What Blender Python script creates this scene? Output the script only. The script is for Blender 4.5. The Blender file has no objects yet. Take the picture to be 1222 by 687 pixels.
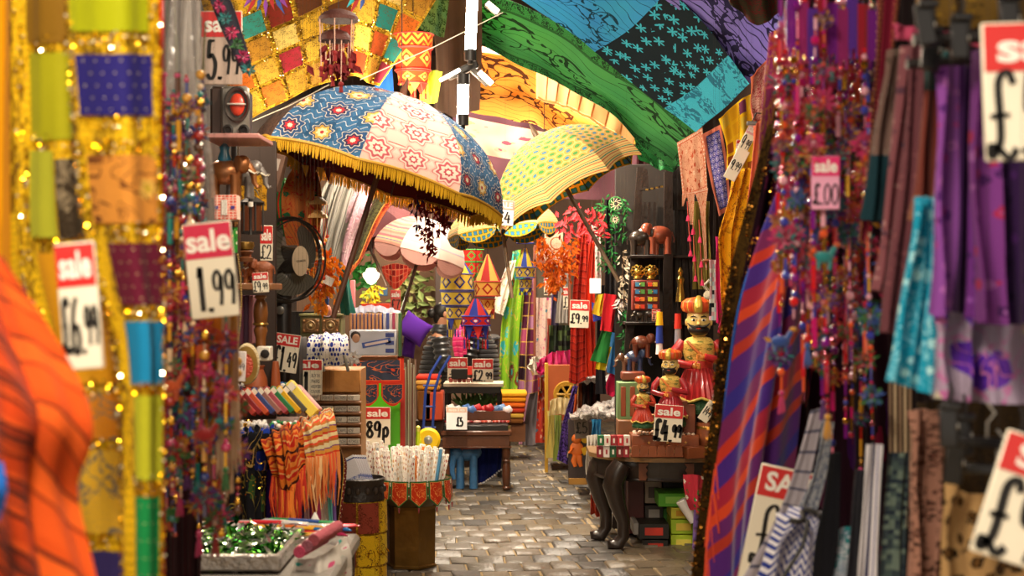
import bpy, bmesh, math, random
import numpy as np
from mathutils import Vector, Matrix, noise
PI = math.pi; R = math.radians
random.seed(7)
F = 1800.0; CX = 611.0; CY = 343.5; CZ = 1.70
col = bpy.context.scene.collection
scn = bpy.context.scene
# ---------------------------------------------------------------- camera, world, light
cam_d = bpy.data.cameras.new('camera'); cam = bpy.data.objects.new('camera', cam_d); col.objects.link(cam)
cam.location = (0, 0, CZ); cam.rotation_euler = (R(90), 0, 0)
cam_d.sensor_width = 36.0; cam_d.lens = 36.0 * F / 1222.0; cam_d.clip_start = 0.05; cam_d.clip_end = 80
cam_d.dof.use_dof = True; cam_d.dof.focus_distance = 9.2; cam_d.dof.aperture_fstop = 4.2
scn.camera = cam
w = bpy.data.worlds.new('world'); scn.world = w; w.use_nodes = True
bg = w.node_tree.nodes['Background']; bg.inputs[0].default_value = (1.0, .86, .70, 1); bg.inputs[1].default_value = 0.55
scn.view_settings.view_transform = 'Standard'; scn.view_settings.look = 'None'
scn.view_settings.gamma = 1.0; scn.view_settings.exposure = 0.62
def lamp(name, kind, loc, energy, color=(1, .85, .66), size=.1, size_y=None, rot=(0, 0, 0)):
    l = bpy.data.lights.new(name, kind); o = bpy.data.objects.new(name, l); col.objects.link(o)
    o.location = loc; o.rotation_euler = rot; l.energy = energy; l.color = color
    if kind == 'AREA':
        l.size = size
        if size_y: l.shape = 'RECTANGLE'; l.size_y = size_y
    else: l.shadow_soft_size = size
    return o
# added fill lamps along the alley, unseen above the frame
lamp('fill_lamp', 'AREA', (-.5, .7, 3.1), 74, size=.35, size_y=1.2)
lamp('fill_lamp', 'AREA', (-.1, 4.2, 3.3), 42, size=.3, size_y=1.4)
lamp('fill_lamp', 'AREA', (-.1, 7.0, 3.5), 26, size=.3, size_y=1.2)
lamp('fill_lamp', 'AREA', (-.3, 10.6, 4.1), 210, size=.4, size_y=1.6)
lamp('fill_lamp', 'AREA', (-.2, 14.2, 4.3), 240, size=.4, size_y=1.6)
# added fill bulbs, out of view behind parasols, goods and above the frame
FILL_BULBS = [((-.62, 8.5, 2.62), 75), ((.22, 10.25, 2.5), 70), ((-1.45, 6.6, 2.75), 28), ((1.75, 8.9, 3.2), 30), ((-.4, 5.5, 2.9), 34),
         ((.0, 12.0, 2.75), 26), ((-.9, 15.6, 2.6), 60), ((1.0, 4.4, 2.62), 9)]
for p, e in FILL_BULBS: lamp('fill_light', 'POINT', p, e, (1, .80, .58), .045)

# ---------------------------------------------------------------- helpers
def W(px, py, d): return Vector(((px - CX) / F * d, d, CZ - (py - CY) / F * d))
def S(px, d): return px * d / F
def H(h):
    c = [int(h[i:i+2], 16) / 255 for i in (0, 2, 4)]
    return tuple([x / 12.92 if x <= .04045 else ((x + .055) / 1.055) ** 2.4 for x in c] + [1.0])
class NT:
    def __init__(s, t): s.t = t
    def nd(s, typ, **k):
        n = s.t.nodes.new(typ)
        for a, b in k.items(): setattr(n, a, b)
        return n
    def set(s, inp, v):
        if isinstance(v, bpy.types.NodeSocket): s.t.links.new(v, inp)
        elif v is not None: inp.default_value = v
    def m(s, op, a, b=None, c=None):
        n = s.nd('ShaderNodeMath', operation=op); s.set(n.inputs[0], a)
        if b is not None: s.set(n.inputs[1], b)
        if c is not None: s.set(n.inputs[2], c)
        return n.outputs[0]
    def uv(s, su=1, sv=1, rot=0):
        tc = s.nd('ShaderNodeUVMap'); mp = s.nd('ShaderNodeMapping'); s.t.links.new(tc.outputs[0], mp.inputs[0])
        mp.inputs['Scale'].default_value = (su, sv, 1); mp.inputs['Rotation'].default_value = (0, 0, rot)
        sp = s.nd('ShaderNodeSeparateXYZ'); s.t.links.new(mp.outputs[0], sp.inputs[0])
        return sp.outputs[0], sp.outputs[1], mp.outputs[0]
    def obj(s, sc=1):
        tc = s.nd('ShaderNodeTexCoord'); mp = s.nd('ShaderNodeMapping'); s.t.links.new(tc.outputs['Object'], mp.inputs[0])
        mp.inputs['Scale'].default_value = (sc, sc, sc) if not isinstance(sc, tuple) else sc
        return mp.outputs[0]
    def noise(s, vec, sc=5, det=2, dist=0, out=0):
        n = s.nd('ShaderNodeTexNoise'); s.set(n.inputs['Vector'], vec); n.inputs['Scale'].default_value = sc
        n.inputs['Detail'].default_value = det; n.inputs['Distortion'].default_value = dist
        return n.outputs[out]
    def vor(s, vec, sc=5, feature='F1', out='Distance', rnd=1):
        n = s.nd('ShaderNodeTexVoronoi', feature=feature); s.set(n.inputs['Vector'], vec); n.inputs['Scale'].default_value = sc
        n.inputs['Randomness'].default_value = rnd
        return n.outputs[out]
    def wave(s, vec, sc=5, dist=2, kind='RINGS', det=2, dsc=1):
        n = s.nd('ShaderNodeTexWave', wave_type=kind); s.set(n.inputs['Vector'], vec); n.inputs['Scale'].default_value = sc
        n.inputs['Distortion'].default_value = dist; n.inputs['Detail'].default_value = det; n.inputs['Detail Scale'].default_value = dsc
        return n.outputs['Fac']
    def white(s, vec):
        n = s.nd('ShaderNodeTexWhiteNoise'); s.set(n.inputs['Vector'], vec); return n.outputs['Value']
    def vec(s, a, b, c=0.0):
        n = s.nd('ShaderNodeCombineXYZ'); s.set(n.inputs[0], a); s.set(n.inputs[1], b); s.set(n.inputs[2], c); return n.outputs[0]
    def mix(s, f, a, b, blend='MIX'):
        n = s.nd('ShaderNodeMix', data_type='RGBA', blend_type=blend); s.set(n.inputs[0], f)
        s.set(n.inputs[6], H(a) if isinstance(a, str) else a); s.set(n.inputs[7], H(b) if isinstance(b, str) else b)
        return n.outputs[2]
    def ramp(s, f, stops, interp='CONSTANT'):
        n = s.nd('ShaderNodeValToRGB'); cr = n.color_ramp; cr.interpolation = interp; s.set(n.inputs[0], f)
        stops = [(p, H(c) if isinstance(c, str) else c) for p, c in stops]
        cr.elements[0].position, cr.elements[0].color = stops[0]
        cr.elements[1].position, cr.elements[1].color = stops[1] if len(stops) > 1 else (1, stops[0][1])
        for p, c in stops[2:]: e = cr.elements.new(p); e.color = c
        return n.outputs[0]
    def lt(s, a, b): return s.m('LESS_THAN', a, b)
    def gt(s, a, b): return s.m('GREATER_THAN', a, b)
MATS = {}
def mat(name, c='808080', rough=.65, metal=0., bump=0., bs=120, var=.18, vs=6, sheen=0., emit=0., alpha=1., trans=0., coat=0., spec=.5, soft=0., uvb=False):
    """c: hex colour or fn(NT)->colour socket"""
    if name in MATS: return MATS[name]
    m = bpy.data.materials.new(name); m.use_nodes = True; t = m.node_tree; b = t.nodes['Principled BSDF']; n = NT(t)
    base = H(c) if isinstance(c, str) else c(n)
    if var:
        k = n.noise(n.obj(), vs, 3)
        k = n.m('MULTIPLY_ADD', k, var * 2, 1 - var)
        base = n.mix(1.0, base, n.vec(k, k, k), 'MULTIPLY')
    n.set(b.inputs['Base Color'], base)
    b.inputs['Roughness'].default_value = rough; b.inputs['Metallic'].default_value = metal
    b.inputs['Specular IOR Level'].default_value = spec
    if coat: b.inputs['Coat Weight'].default_value = coat; b.inputs['Coat Roughness'].default_value = .12
    if sheen: b.inputs['Sheen Weight'].default_value = sheen
    if trans: b.inputs['Transmission Weight'].default_value = trans
    if alpha < 1: b.inputs['Alpha'].default_value = alpha
    if emit: n.set(b.inputs['Emission Color'], H(c)); b.inputs['Emission Strength'].default_value = emit
    if bump:
        bp = n.nd('ShaderNodeBump'); bp.inputs['Strength'].default_value = bump; bp.inputs['Distance'].default_value = .01
        n.set(bp.inputs['Height'], n.noise(n.obj(), bs, 2)); t.links.new(bp.outputs[0], b.inputs['Normal'])
    if soft:
        tr = n.nd('ShaderNodeBsdfTranslucent'); n.set(tr.inputs[0], base); mx = n.nd('ShaderNodeMixShader'); mx.inputs[0].default_value = soft
        t.links.new(b.outputs[0], mx.inputs[1]); t.links.new(tr.outputs[0], mx.inputs[2]); t.links.new(mx.outputs[0], t.nodes['Material Output'].inputs[0])
    MATS[name] = m; return m
def P(c, rough=.6, **k):
    """plain coloured material, cached by its values"""
    return mat('paint_' + c + '_%d' % int(rough * 100) + ''.join('_%s%g' % (a, b) for a, b in sorted(k.items())), c, rough, **k)
def cloth_m(c, **k): k.setdefault('sheen', .08); k.setdefault('spec', .12); k.setdefault('bump', .25); k.setdefault('bs', 220); k.setdefault('soft', .18); return P(c, .85, **k)
# ---- pattern makers, all on the cloth's own UVs
def p_stripes(stops, n=6, axis='v', wob=.0, rot=0, ws=3):
    def f(t):
        u, v, vec = t.uv(1, 1, rot); a = v if axis == 'v' else u
        if wob: a = t.m('MULTIPLY_ADD', t.noise(vec, ws, 2), wob, a)
        return t.ramp(t.m('FRACT', t.m('MULTIPLY', a, n)), stops)
    return f
def cellr(t, nu, nv, off=0):
    u, v, vec = t.uv(nu, nv)
    if off: u = t.m('ADD', u, t.m('MULTIPLY', t.m('MODULO', t.m('FLOOR', v), 2), .5))
    fu = t.m('SUBTRACT', t.m('FRACT', u), .5); fv = t.m('SUBTRACT', t.m('FRACT', v), .5)
    r = t.m('SQRT', t.m('ADD', t.m('MULTIPLY', fu, fu), t.m('MULTIPLY', fv, fv)))
    return u, v, fu, fv, r, vec
def p_medal(bg, rings, nu=4, nv=6, petals=0, lines=None, off=0, alt=None, band=None):
    def f(t):
        u, v, fu, fv, r, vec = cellr(t, nu, nv, off)
        rr = r
        if petals:
            a = t.m('ARCTAN2', fv, fu); rr = t.m('MULTIPLY', r, t.m('MULTIPLY_ADD', t.m('COSINE', t.m('MULTIPLY', a, petals)), .14, 1))
        base = H(bg)
        if band: base = t.ramp(t.m('FRACT', t.m('ADD', v, .5)), band)
        if lines:
            w_ = t.m('ABSOLUTE', t.m('SINE', t.m('ADD', t.m('MULTIPLY', v, PI * 4), t.m('SINE', t.m('MULTIPLY', u, PI * 6)))))
            base = t.mix(t.lt(w_, .16), base, lines)
        c = t.ramp(rr, rings + [(.47, '000000')])
        if alt:
            c2 = t.ramp(rr, alt + [(.47, '000000')]); ck = t.m('MODULO', t.m('ADD', t.m('FLOOR', u), t.m('FLOOR', v)), 2); c = t.mix(t.gt(t.m('ABSOLUTE', ck), .5), c, c2)
        return t.mix(t.lt(rr, .46), base, c)
    return f
def p_dots(bg, fg, nu=20, nv=20, r0=.2, off=1, ck=0):
    def f(t):
        u, v, fu, fv, r, vec = cellr(t, nu, nv, off)
        if ck:
            w_ = t.white(t.vec(t.m('FLOOR', u), t.m('FLOOR', v))); return t.mix(t.lt(r, t.m('MULTIPLY', w_, r0 * 1.8)), bg, fg)
        return t.mix(t.lt(r, r0), bg, fg)
    return f
def p_stars(bg, fg):
    def f(t):
        u, v, vec = t.uv(13, 9); o = t.nd('ShaderNodeTexVoronoi'); t.set(o.inputs['Vector'], vec); o.inputs['Scale'].default_value = 1.0
        s1 = t.nd('ShaderNodeVectorMath', operation='SUBTRACT'); t.set(s1.inputs[0], vec); t.t.links.new(o.outputs['Position'], s1.inputs[1]); sp = t.nd('ShaderNodeSeparateXYZ'); t.t.links.new(s1.outputs[0], sp.inputs[0])
        a = t.m('ARCTAN2', sp.outputs[1], sp.outputs[0]); r = t.m('SQRT', t.m('ADD', t.m('MULTIPLY', sp.outputs[0], sp.outputs[0]), t.m('MULTIPLY', sp.outputs[1], sp.outputs[1])))
        return t.mix(t.lt(r, t.m('MULTIPLY_ADD', t.m('COSINE', t.m('MULTIPLY', a, 6)), .14, .22)), bg, fg)
    return f
def p_cells(cols, nu=5, nv=8, line=None, lw=.08, seed=0.):
    def f(t):
        u, v, fu, fv, r, vec = cellr(t, nu, nv)
        w_ = t.white(t.vec(t.m('FLOOR', u), t.m('FLOOR', v), seed)); k = len(cols)
        c = t.ramp(w_, [(i / k, x) for i, x in enumerate(cols)])
        if line:
            e = t.gt(t.m('MAXIMUM', t.m('ABSOLUTE', fu), t.m('ABSOLUTE', fv)), .5 - lw); c = t.mix(e, c, line)
        return c
    return f
def p_print(bg, fg, sc=6, dist=6, th=.12, su=1, sv=1, bg2=None, kind='RINGS', fine=18, dens=.07):
    """block-print line art: contour lines of a distorted ring field plus fine scrolls"""
    def f(t):
        u, v, vec = t.uv(su, sv)
        a = t.m('ABSOLUTE', t.m('SUBTRACT', t.wave(vec, sc, dist, kind, 2, 1.5), .5))
        b = t.m('ABSOLUTE', t.m('SUBTRACT', t.noise(vec, fine, 1, 1.2), .5))
        msk = t.m('MAXIMUM', t.lt(a, th), t.m('MULTIPLY', t.lt(b, dens), t.gt(t.noise(vec, fine * .25, 1), .47)))
        base = t.mix(t.noise(vec, 2.5, 2), bg, bg2 or bg)
        return t.mix(msk, base, fg)
    return f
def p_floral(bg, cols, sc=6, th=.32, su=1, sv=1, line=None):
    def f(t):
        u, v, vec = t.uv(su, sv)
        d = t.vor(vec, sc); cc = t.vor(vec, sc, out='Color'); sp = t.nd('ShaderNodeSeparateColor'); t.set(sp.inputs[0], cc)
        k = len(cols); dd = t.m('ADD', d, t.m('MULTIPLY', t.m('SUBTRACT', t.noise(vec, sc * 4, 1), .5), .35))
        c = t.mix(t.lt(dd, th), bg, t.ramp(sp.outputs[0], [(i / k, x) for i, x in enumerate(cols)]))
        c = t.mix(t.lt(dd, th * .35), c, cols[0])
        if line: c = t.mix(t.lt(t.m('ABSOLUTE', t.m('SUBTRACT', t.noise(vec, sc * 1.3, 1, 1.0), .5)), .018), c, line)
        return c
    return f
def p_leopard(bg, mid, dk, sc=14, su=1, sv=1):
    def f(t):
        u, v, vec = t.uv(su, sv); d = t.m('ADD', t.vor(vec, sc), t.m('MULTIPLY', t.m('SUBTRACT', t.noise(vec, sc * 3, 1), .5), .5))
        return t.ramp(d, [(0, mid), (.24, dk), (.40, bg)])
    return f
def p_zigzag(a, b, n=8, nz=6, amp=.5):
    def f(t):
        u, v, vec = t.uv(nz, n); z = t.m('MULTIPLY', t.m('ABSOLUTE', t.m('SUBTRACT', t.m('FRACT', u), .5)), amp * 4)
        return t.mix(t.lt(t.m('FRACT', t.m('ADD', v, z)), .5), a, b)
    return f
def p_border(inner, border, bu=.08, bv=.08, line='c8a040'):
    def f(t):
        u, v, vec = t.uv()
        eu = t.m('DIVIDE', t.m('SUBTRACT', .5, t.m('ABSOLUTE', t.m('SUBTRACT', u, .5))), max(bu, 1e-4))
        ev = t.m('DIVIDE', t.m('SUBTRACT', .5, t.m('ABSOLUTE', t.m('SUBTRACT', v, .5))), max(bv, 1e-4))
        e = t.m('MINIMUM', eu, ev)
        ci = inner(t) if callable(inner) else H(inner); cb = border(t) if callable(border) else H(border)
        c = t.mix(t.lt(e, 1.0), ci, cb)
        return t.mix(t.m('MULTIPLY', t.gt(e, .86), t.lt(e, 1.06)), c, line)
    return f
def p_bands(fns, cuts, axis='v'):
    """fns[i] used from cuts[i] upward"""
    def f(t):
        u, v, vec = t.uv(); a = v if axis == 'v' else u
        c = fns[0](t) if callable(fns[0]) else H(fns[0])
        for g, k in zip(fns[1:], cuts): c = t.mix(t.gt(a, k), c, g(t) if callable(g) else H(g))
        return c
    return f
def fabric(name, fn=None, rough=.85, **k):
    k.setdefault('sheen', .06); k.setdefault('spec', .12); k.setdefault('bump', .2); k.setdefault('bs', 220); k.setdefault('soft', .18); k.setdefault('var', .12)
    return mat(name, fn, rough, **k)
# ---- mesh builder
class MB:
    def __init__(s): s.v = []; s.f = []; s.mi = []; s.uv = []; s.smooth = True
    def add(s, vs, fs, mi=0, uvs=None, M=None):
        o = len(s.v)
        if M is not None: vs = [M @ Vector(p) for p in vs]
        s.v += [tuple(p) for p in vs]; s.f += [tuple(i + o for i in f) for f in fs]; s.mi += [mi] * len(fs)
        s.uv += list(uvs) if uvs is not None else [(p[0], p[2]) for p in s.v[o:]]
        return s
    def box(s, c, sz, rot=None, mi=0, bev=0, M=None):
        x, y, z = [a / 2 for a in sz]; c = Vector(c)
        if bev:
            b = min(bev, x * .9, y * .9, z * .9); vs = []; 
            for sx in (-1, 1):
                for sy in (-1, 1):
                    for sz_ in (-1, 1): vs += [(sx * x, sy * (y - b), sz_ * (z - b)), (sx * (x - b), sy * y, sz_ * (z - b)), (sx * (x - b), sy * (y - b), sz_ * z)]
            bm = bmesh.new(); [bm.verts.new(p) for p in vs]; bmesh.ops.convex_hull(bm, input=bm.verts); bm.verts.index_update()
            bmesh.ops.dissolve_limit(bm, angle_limit=.02, verts=bm.verts, edges=bm.edges)
            bm.verts.index_update(); vs = [v.co.copy() for v in bm.verts]; fs = [[v.index for v in f.verts] for f in bm.faces]; bm.free()
        else:
            vs = [(sx * x, sy * y, sz_ * z) for sx in (-1, 1) for sy in (-1, 1) for sz_ in (-1, 1)]
            fs = [(0, 1, 3, 2), (4, 6, 7, 5), (0, 4, 5, 1), (2, 3, 7, 6), (0, 2, 6, 4), (1, 5, 7, 3)]
        X = Matrix.Translation(c)
        if rot is not None: X = X @ (rot if isinstance(rot, Matrix) else eul(*rot))
        if M is not None: X = M @ X
        L = 2 * max(x, .001); Hh = 2 * max(z, .001)
        return s.add(vs, fs, mi, [((p[0] + x) / L, (p[2] + z) / Hh) for p in vs], X)
    def tube(s, pts, r, n=8, mi=0, caps=True, M=None, flat=1.0):
        pts = [Vector(p) for p in pts]; k = len(pts)
        rs = r if isinstance(r, (list, tuple)) else [r] * k
        vs = []; up = Vector((0, 0, 1)); prev = None
        for i, p in enumerate(pts):
            t = (pts[min(i + 1, k - 1)] - pts[max(i - 1, 0)])
            t = t.normalized() if t.length > 1e-9 else Vector((0, 0, 1))
            if prev is None:
                a = t.cross(up if abs(t.z) < .9 else Vector((0, 1, 0))).normalized()
            else:
                a = (prev - t * prev.dot(t)); a = a.normalized() if a.length > 1e-6 else t.orthogonal().normalized()
            prev = a; b = t.cross(a)
            for j in range(n):
                q = 2 * PI * j / n; vs.append(p + (a * math.cos(q) + b * math.sin(q) * flat) * rs[i])
        fs = [(i * n + j, i * n + (j + 1) % n, (i + 1) * n + (j + 1) % n, (i + 1) * n + j) for i in range(k - 1) for j in range(n)]
        uvs = [(j / n, i / max(1, k - 1)) for i in range(k) for j in range(n)]
        if caps: fs += [tuple(range(n - 1, -1, -1)), tuple(range((k - 1) * n, k * n))]
        return s.add(vs, fs, mi, uvs, M)
    def lathe(s, prof, n=16, c=(0, 0, 0), mi=0, M=None, a0=0, sx=1, sy=1):
        k = len(prof); c = Vector(c); vs = []; uvs = []
        for i, (r, z) in enumerate(prof):
            for j in range(n):
                q = a0 + 2 * PI * j / n; vs.append(c + Vector((r * sx * math.cos(q), r * sy * math.sin(q), z))); uvs.append((j / n, i / (k - 1)))
        fs = [(i * n + j, i * n + (j + 1) % n, (i + 1) * n + (j + 1) % n, (i + 1) * n + j) for i in range(k - 1) for j in range(n)]
        fs += [tuple(range(n - 1, -1, -1)), tuple(range((k - 1) * n, k * n))]
        return s.add(vs, fs, mi, uvs, M)
    def ball(s, c, r, n=10, m=6, mi=0, M=None, rot=None):
        r = (r, r, r) if not isinstance(r, (tuple, list)) else r; c = Vector(c); vs = [Vector((0, 0, -r[2]))]
        for i in range(1, m):
            a = -PI / 2 + PI * i / m
            vs += [Vector((r[0] * math.cos(a) * math.cos(2 * PI * j / n), r[1] * math.cos(a) * math.sin(2 * PI * j / n), r[2] * math.sin(a))) for j in range(n)]
        vs.append(Vector((0, 0, r[2]))); L = len(vs) - 1
        fs = [(0, 1 + (j + 1) % n, 1 + j) for j in range(n)]
        fs += [(1 + i * n + j, 1 + i * n + (j + 1) % n, 1 + (i + 1) * n + (j + 1) % n, 1 + (i + 1) * n + j) for i in range(m - 2) for j in range(n)]
        fs += [(L, 1 + (m - 2) * n + j, 1 + (m - 2) * n + (j + 1) % n) for j in range(n)]
        if rot is not None: vs = [eul(*rot) @ v for v in vs]
        vs = [v + c for v in vs]
        return s.add(vs, fs, mi, None, M)
    def prism(s, poly, y0, y1, mi=0, M=None):
        n = len(poly); vs = [(x, y0, z) for x, z in poly] + [(x, y1, z) for x, z in poly]
        fs = [tuple(range(n)), tuple(range(2 * n - 1, n - 1, -1))] + [(i, i + n, (i + 1) % n + n, (i + 1) % n) for i in range(n)]
        xs = [p[0] for p in poly]; zs = [p[1] for p in poly]; w_, h_ = max(xs) - min(xs) or 1, max(zs) - min(zs) or 1
        return s.add(vs, fs, mi, [((p[0] - min(xs)) / w_, (p[2] - min(zs)) / h_) for p in vs], M)
    def leaf(s, p, d, L, wd, mi=0, nrm=None):
        """a small folded leaf / feather / foil blade: 4 triangles with a crease"""
        p = Vector(p); d = Vector(d).normalized(); sd = d.cross(nrm or Vector((0, -1, .2))).normalized() * wd / 2; up = d.cross(sd).normalized() * wd * .25
        return s.add([p, p + d * L * .45 + sd, p + d * L, p + d * L * .45 - sd, p + d * L * .5 + up], [(0, 1, 4), (1, 2, 4), (2, 3, 4), (3, 0, 4)], mi, [(0, 0)] * 5)
    def build(s, name, m, parent=None, smooth=None, world=False, kind=None, label=None, auto=38):
        me = bpy.data.meshes.new(name); vs = s.v
        if world and parent is not None:
            l = parent.location; vs = [(a - l[0], b - l[1], c - l[2]) for a, b, c in vs]
        me.from_pydata(vs, [], s.f); ms = m if isinstance(m, (list, tuple)) else [m]
        for x in ms: me.materials.append(x)
        me.polygons.foreach_set('material_index', s.mi)
        uvl = me.uv_layers.new(name='UVMap'); li = np.empty(len(me.loops), dtype=np.int32); me.loops.foreach_get('vertex_index', li)
        uvl.data.foreach_set('uv', np.array(s.uv, dtype=np.float32)[li].ravel())
        sm = s.smooth if smooth is None else smooth
        if sm: me.shade_smooth(); me.set_sharp_from_angle(angle=R(auto))
        o = bpy.data.objects.new(name, me); col.objects.link(o)
        if parent is not None: o.parent = parent
        if kind: o['kind'] = kind
        if label: o['label'] = label
        return o
def eul(x, y, z):
    from mathutils import Euler
    return Euler((x, y, z)).to_matrix().to_4x4()
def T(o, label, cat, group=None, kind=None):
    o['label'] = label; o['category'] = cat
    if group: o['group'] = group
    if kind: o['kind'] = kind
    return o
def thing(name, label, cat, loc=(0, 0, 0), rot=(0, 0, 0), group=None, sc=1):
    o = bpy.data.objects.new(name, None); col.objects.link(o); o.location = loc; o.rotation_euler = rot; o.scale = (sc, sc, sc); o.empty_display_size = .05
    return T(o, label, cat, group)
def dup(o, loc=None, rot=None, label=None, sc=None, parent=None):
    c = o.copy(); col.objects.link(c)
    if parent is not None: c.parent = parent
    if loc is not None: c.location = loc
    if rot is not None: c.rotation_euler = rot
    if sc is not None: c.scale = (sc, sc, sc) if not isinstance(sc, tuple) else sc
    if label: c['label'] = label
    for ch in list(o.children): dup(ch, parent=c)
    return c
def struct(o): o['kind'] = 'structure'; return o
# ---- cloth surfaces
def basis(n, t):
    B = np.zeros((len(t), n))
    if n == 1: B[:, 0] = 1; return B
    for k, x in enumerate(t):
        x = min(max(x, 0), 1) * (n - 1); i = min(int(x), n - 2); f = x - i
        ws = (-.5*f**3+f*f-.5*f, 1.5*f**3-2.5*f*f+1, -1.5*f**3+2*f*f+.5*f, .5*f**3-.5*f*f)
        for q, wt in zip((i - 1, i, i + 1, i + 2), ws):
            if q < 0: B[k, 0] += 2 * wt; B[k, 1] -= wt
            elif q > n - 1: B[k, n-1] += 2 * wt; B[k, n-2] -= wt
            else: B[k, q] += wt
    return B
class Cloth:
    """rows: lists of (px, py, depth), top row first, left to right -> a draped surface in the world"""
    def __init__(s, rows, fold=(.012, 5, 0, .3), world=False):
        s.C = np.array([[tuple(p) if world else tuple(W(*p)) for p in r] for r in rows]); s.fold = fold
    def raw(s, us, vs):
        Bu = basis(s.C.shape[1], us); Bv = basis(s.C.shape[0], vs)
        return np.einsum('vi,ijk,uj->vuk', Bv, s.C, Bu)
    def pts(s, us, vs, off=0.):
        e = 1e-3; Pm = s.raw(us, vs)
        du = s.raw(np.clip(us + e, 0, 1), vs) - s.raw(np.clip(us - e, 0, 1), vs); dv = s.raw(us, np.clip(vs + e, 0, 1)) - s.raw(us, np.clip(vs - e, 0, 1))
        N = np.cross(du, dv); N /= np.maximum(np.linalg.norm(N, axis=2, keepdims=True), 1e-12); N = np.where(N[:, :, 1:2] > 0, -N, N)
        a, f, ph, k0 = s.fold; U, V = np.meshgrid(us, vs)
        D = a * (.62 * np.sin(2*PI*f*U + ph + .9*np.sin(2.1*V + ph)) + .38 * np.sin(2*PI*f*1.73*U + 2*ph + 1.3*np.sin(3.3*V))+ .12*np.sin(9*V + 5*U + ph)) * (k0 + (1 - k0) * V)
        return Pm + N * (D[:, :, None] + off)
    def at(s, u, v, off=0.): return Vector(s.pts(np.array([u]), np.array([v]), off)[0, 0])
    def mesh(s, name, m, parent=None, u0=0, u1=1, v0=0, v1=1, nu=40, nv=40, off=0., th=.004, hem=None, world=True, origin=None, kind=None, label=None, uvr=None):
        us = np.linspace(u0, u1, nu); vs = np.linspace(v0, v1, nv)
        if hem is None: A = s.pts(us, vs, off); B = s.pts(us, vs, off - th)
        else:
            A = np.zeros((nv, nu, 3)); B = np.zeros((nv, nu, 3))
            for j, u in enumerate(us):
                vv = v0 + (vs - v0) * hem((u - u0) / (u1 - u0)); A[:, j] = s.pts(np.array([u]), vv, off)[:, 0]; B[:, j] = s.pts(np.array([u]), vv, off - th)[:, 0]
        V = np.concatenate([A.reshape(-1, 3), B.reshape(-1, 3)]); K = nu * nv
        if parent is not None: o3 = np.array(parent.location)
        else: o3 = A[nv // 2, nu // 2].copy()
        V = V - o3
        idx = np.arange(K).reshape(nv, nu); q = np.stack([idx[:-1, :-1], idx[1:, :-1], idx[1:, 1:], idx[:-1, 1:]], -1).reshape(-1, 4)
        fs = q.tolist() + (q[:, ::-1] + K).tolist()
        loop = list(idx[0, :]) + list(idx[1:, -1]) + list(idx[-1, -2::-1]) + list(idx[-2:0:-1, 0])
        for a, b in zip(loop, loop[1:] + loop[:1]): fs.append((int(a), int(b), int(b + K), int(a + K)))
        me = bpy.data.meshes.new(name); me.from_pydata(V.tolist(), [], fs)
        me.materials.append(m); uvl = me.uv_layers.new(name='UVMap')
        UU, VV = np.meshgrid(np.linspace(0, 1, nu), np.linspace(1, 0, nv)); uv = np.stack([UU, VV], -1).reshape(-1, 2)
        if uvr: uv = uv * [uvr[1] - uvr[0], uvr[3] - uvr[2]] + [uvr[0], uvr[2]]
        uv = np.concatenate([uv, uv]).astype(np.float32)
        li = np.empty(len(me.loops), dtype=np.int32); me.loops.foreach_get('vertex_index', li); uvl.data.foreach_set('uv', uv[li].ravel())
        me.shade_smooth(); me.set_sharp_from_angle(angle=R(60))
        o = bpy.data.objects.new(name, me); col.objects.link(o)
        if parent is not None: o.parent = parent
        else: o.location = o3
        if kind: o['kind'] = kind
        if label: o['label'] = label
        return o
def drape(name, label, cat, rows, m, fold=(.012, 5, 0, .3), group=None, nu=40, nv=40, **k):
    c = Cloth(rows, fold); o = c.mesh(name, m, nu=nu, nv=nv, **k); T(o, label, cat, group);
    return o, c
def kid(o, parent):
    """re-parent a mesh built in world space under a located (unrotated) thing"""
    o.parent = parent; o.location = Vector(o.location) - Vector(parent.location); return o
def fringe(c, name, m, parent, L=.06, n=60, v=1.0, u0=0, u1=1, wd=.006, dirv=(0, 0, -1), along='u', jit=.25):
    b = MB(); rnd = random.Random(n)
    for i in range(n):
        t = u0 + (u1 - u0) * (i + .5) / n; p = c.at(t, v) if along == 'u' else c.at(v, t)
        d = Vector(dirv) + Vector((rnd.uniform(-jit, jit), rnd.uniform(-jit, jit), 0)) * .5; l = L * rnd.uniform(.8, 1.15)
        b.tube([p, p + d * l * .5 + Vector((0, rnd.uniform(-.004, .004), 0)), p + d * l], [wd * .5, wd * .6, wd * .3], 4)
    return b.build(name, m, parent, world=True, kind='stuff')
def sequins(c, name, m, parent, boxes, n=200, r=.004, off=.003, seed=1):
    """tiny tilted sequin discs over rectangles (u0,u1,v0,v1) of a cloth"""
    rnd = random.Random(seed); b = MB(); ar = [max(1e-5, (q[1] - q[0]) * (q[3] - q[2])) for q in boxes]; tot = sum(ar)
    nm = len(m) if isinstance(m, (list, tuple)) else 1
    for q, a in zip(boxes, ar):
        k = max(1, int(n * a / tot))
        for i in range(k):
            p = c.at(rnd.uniform(q[0], q[1]), rnd.uniform(q[2], q[3]), off); rr = r * rnd.uniform(.6, 1.3)
            nrm = Vector((rnd.gauss(0, .45), -1, rnd.gauss(0, .45))).normalized(); a1 = nrm.orthogonal().normalized() * rr; b1 = nrm.cross(a1)
            b.add([p + a1 * math.cos(t) + b1 * math.sin(t) for t in (0, PI/3, 2*PI/3, PI, 4*PI/3, 5*PI/3)], [(0, 1, 2, 3, 4, 5)], rnd.randrange(nm), [(0, 0)] * 6)
    return b.build(name, m, parent, world=True, kind='stuff', smooth=False)
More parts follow.
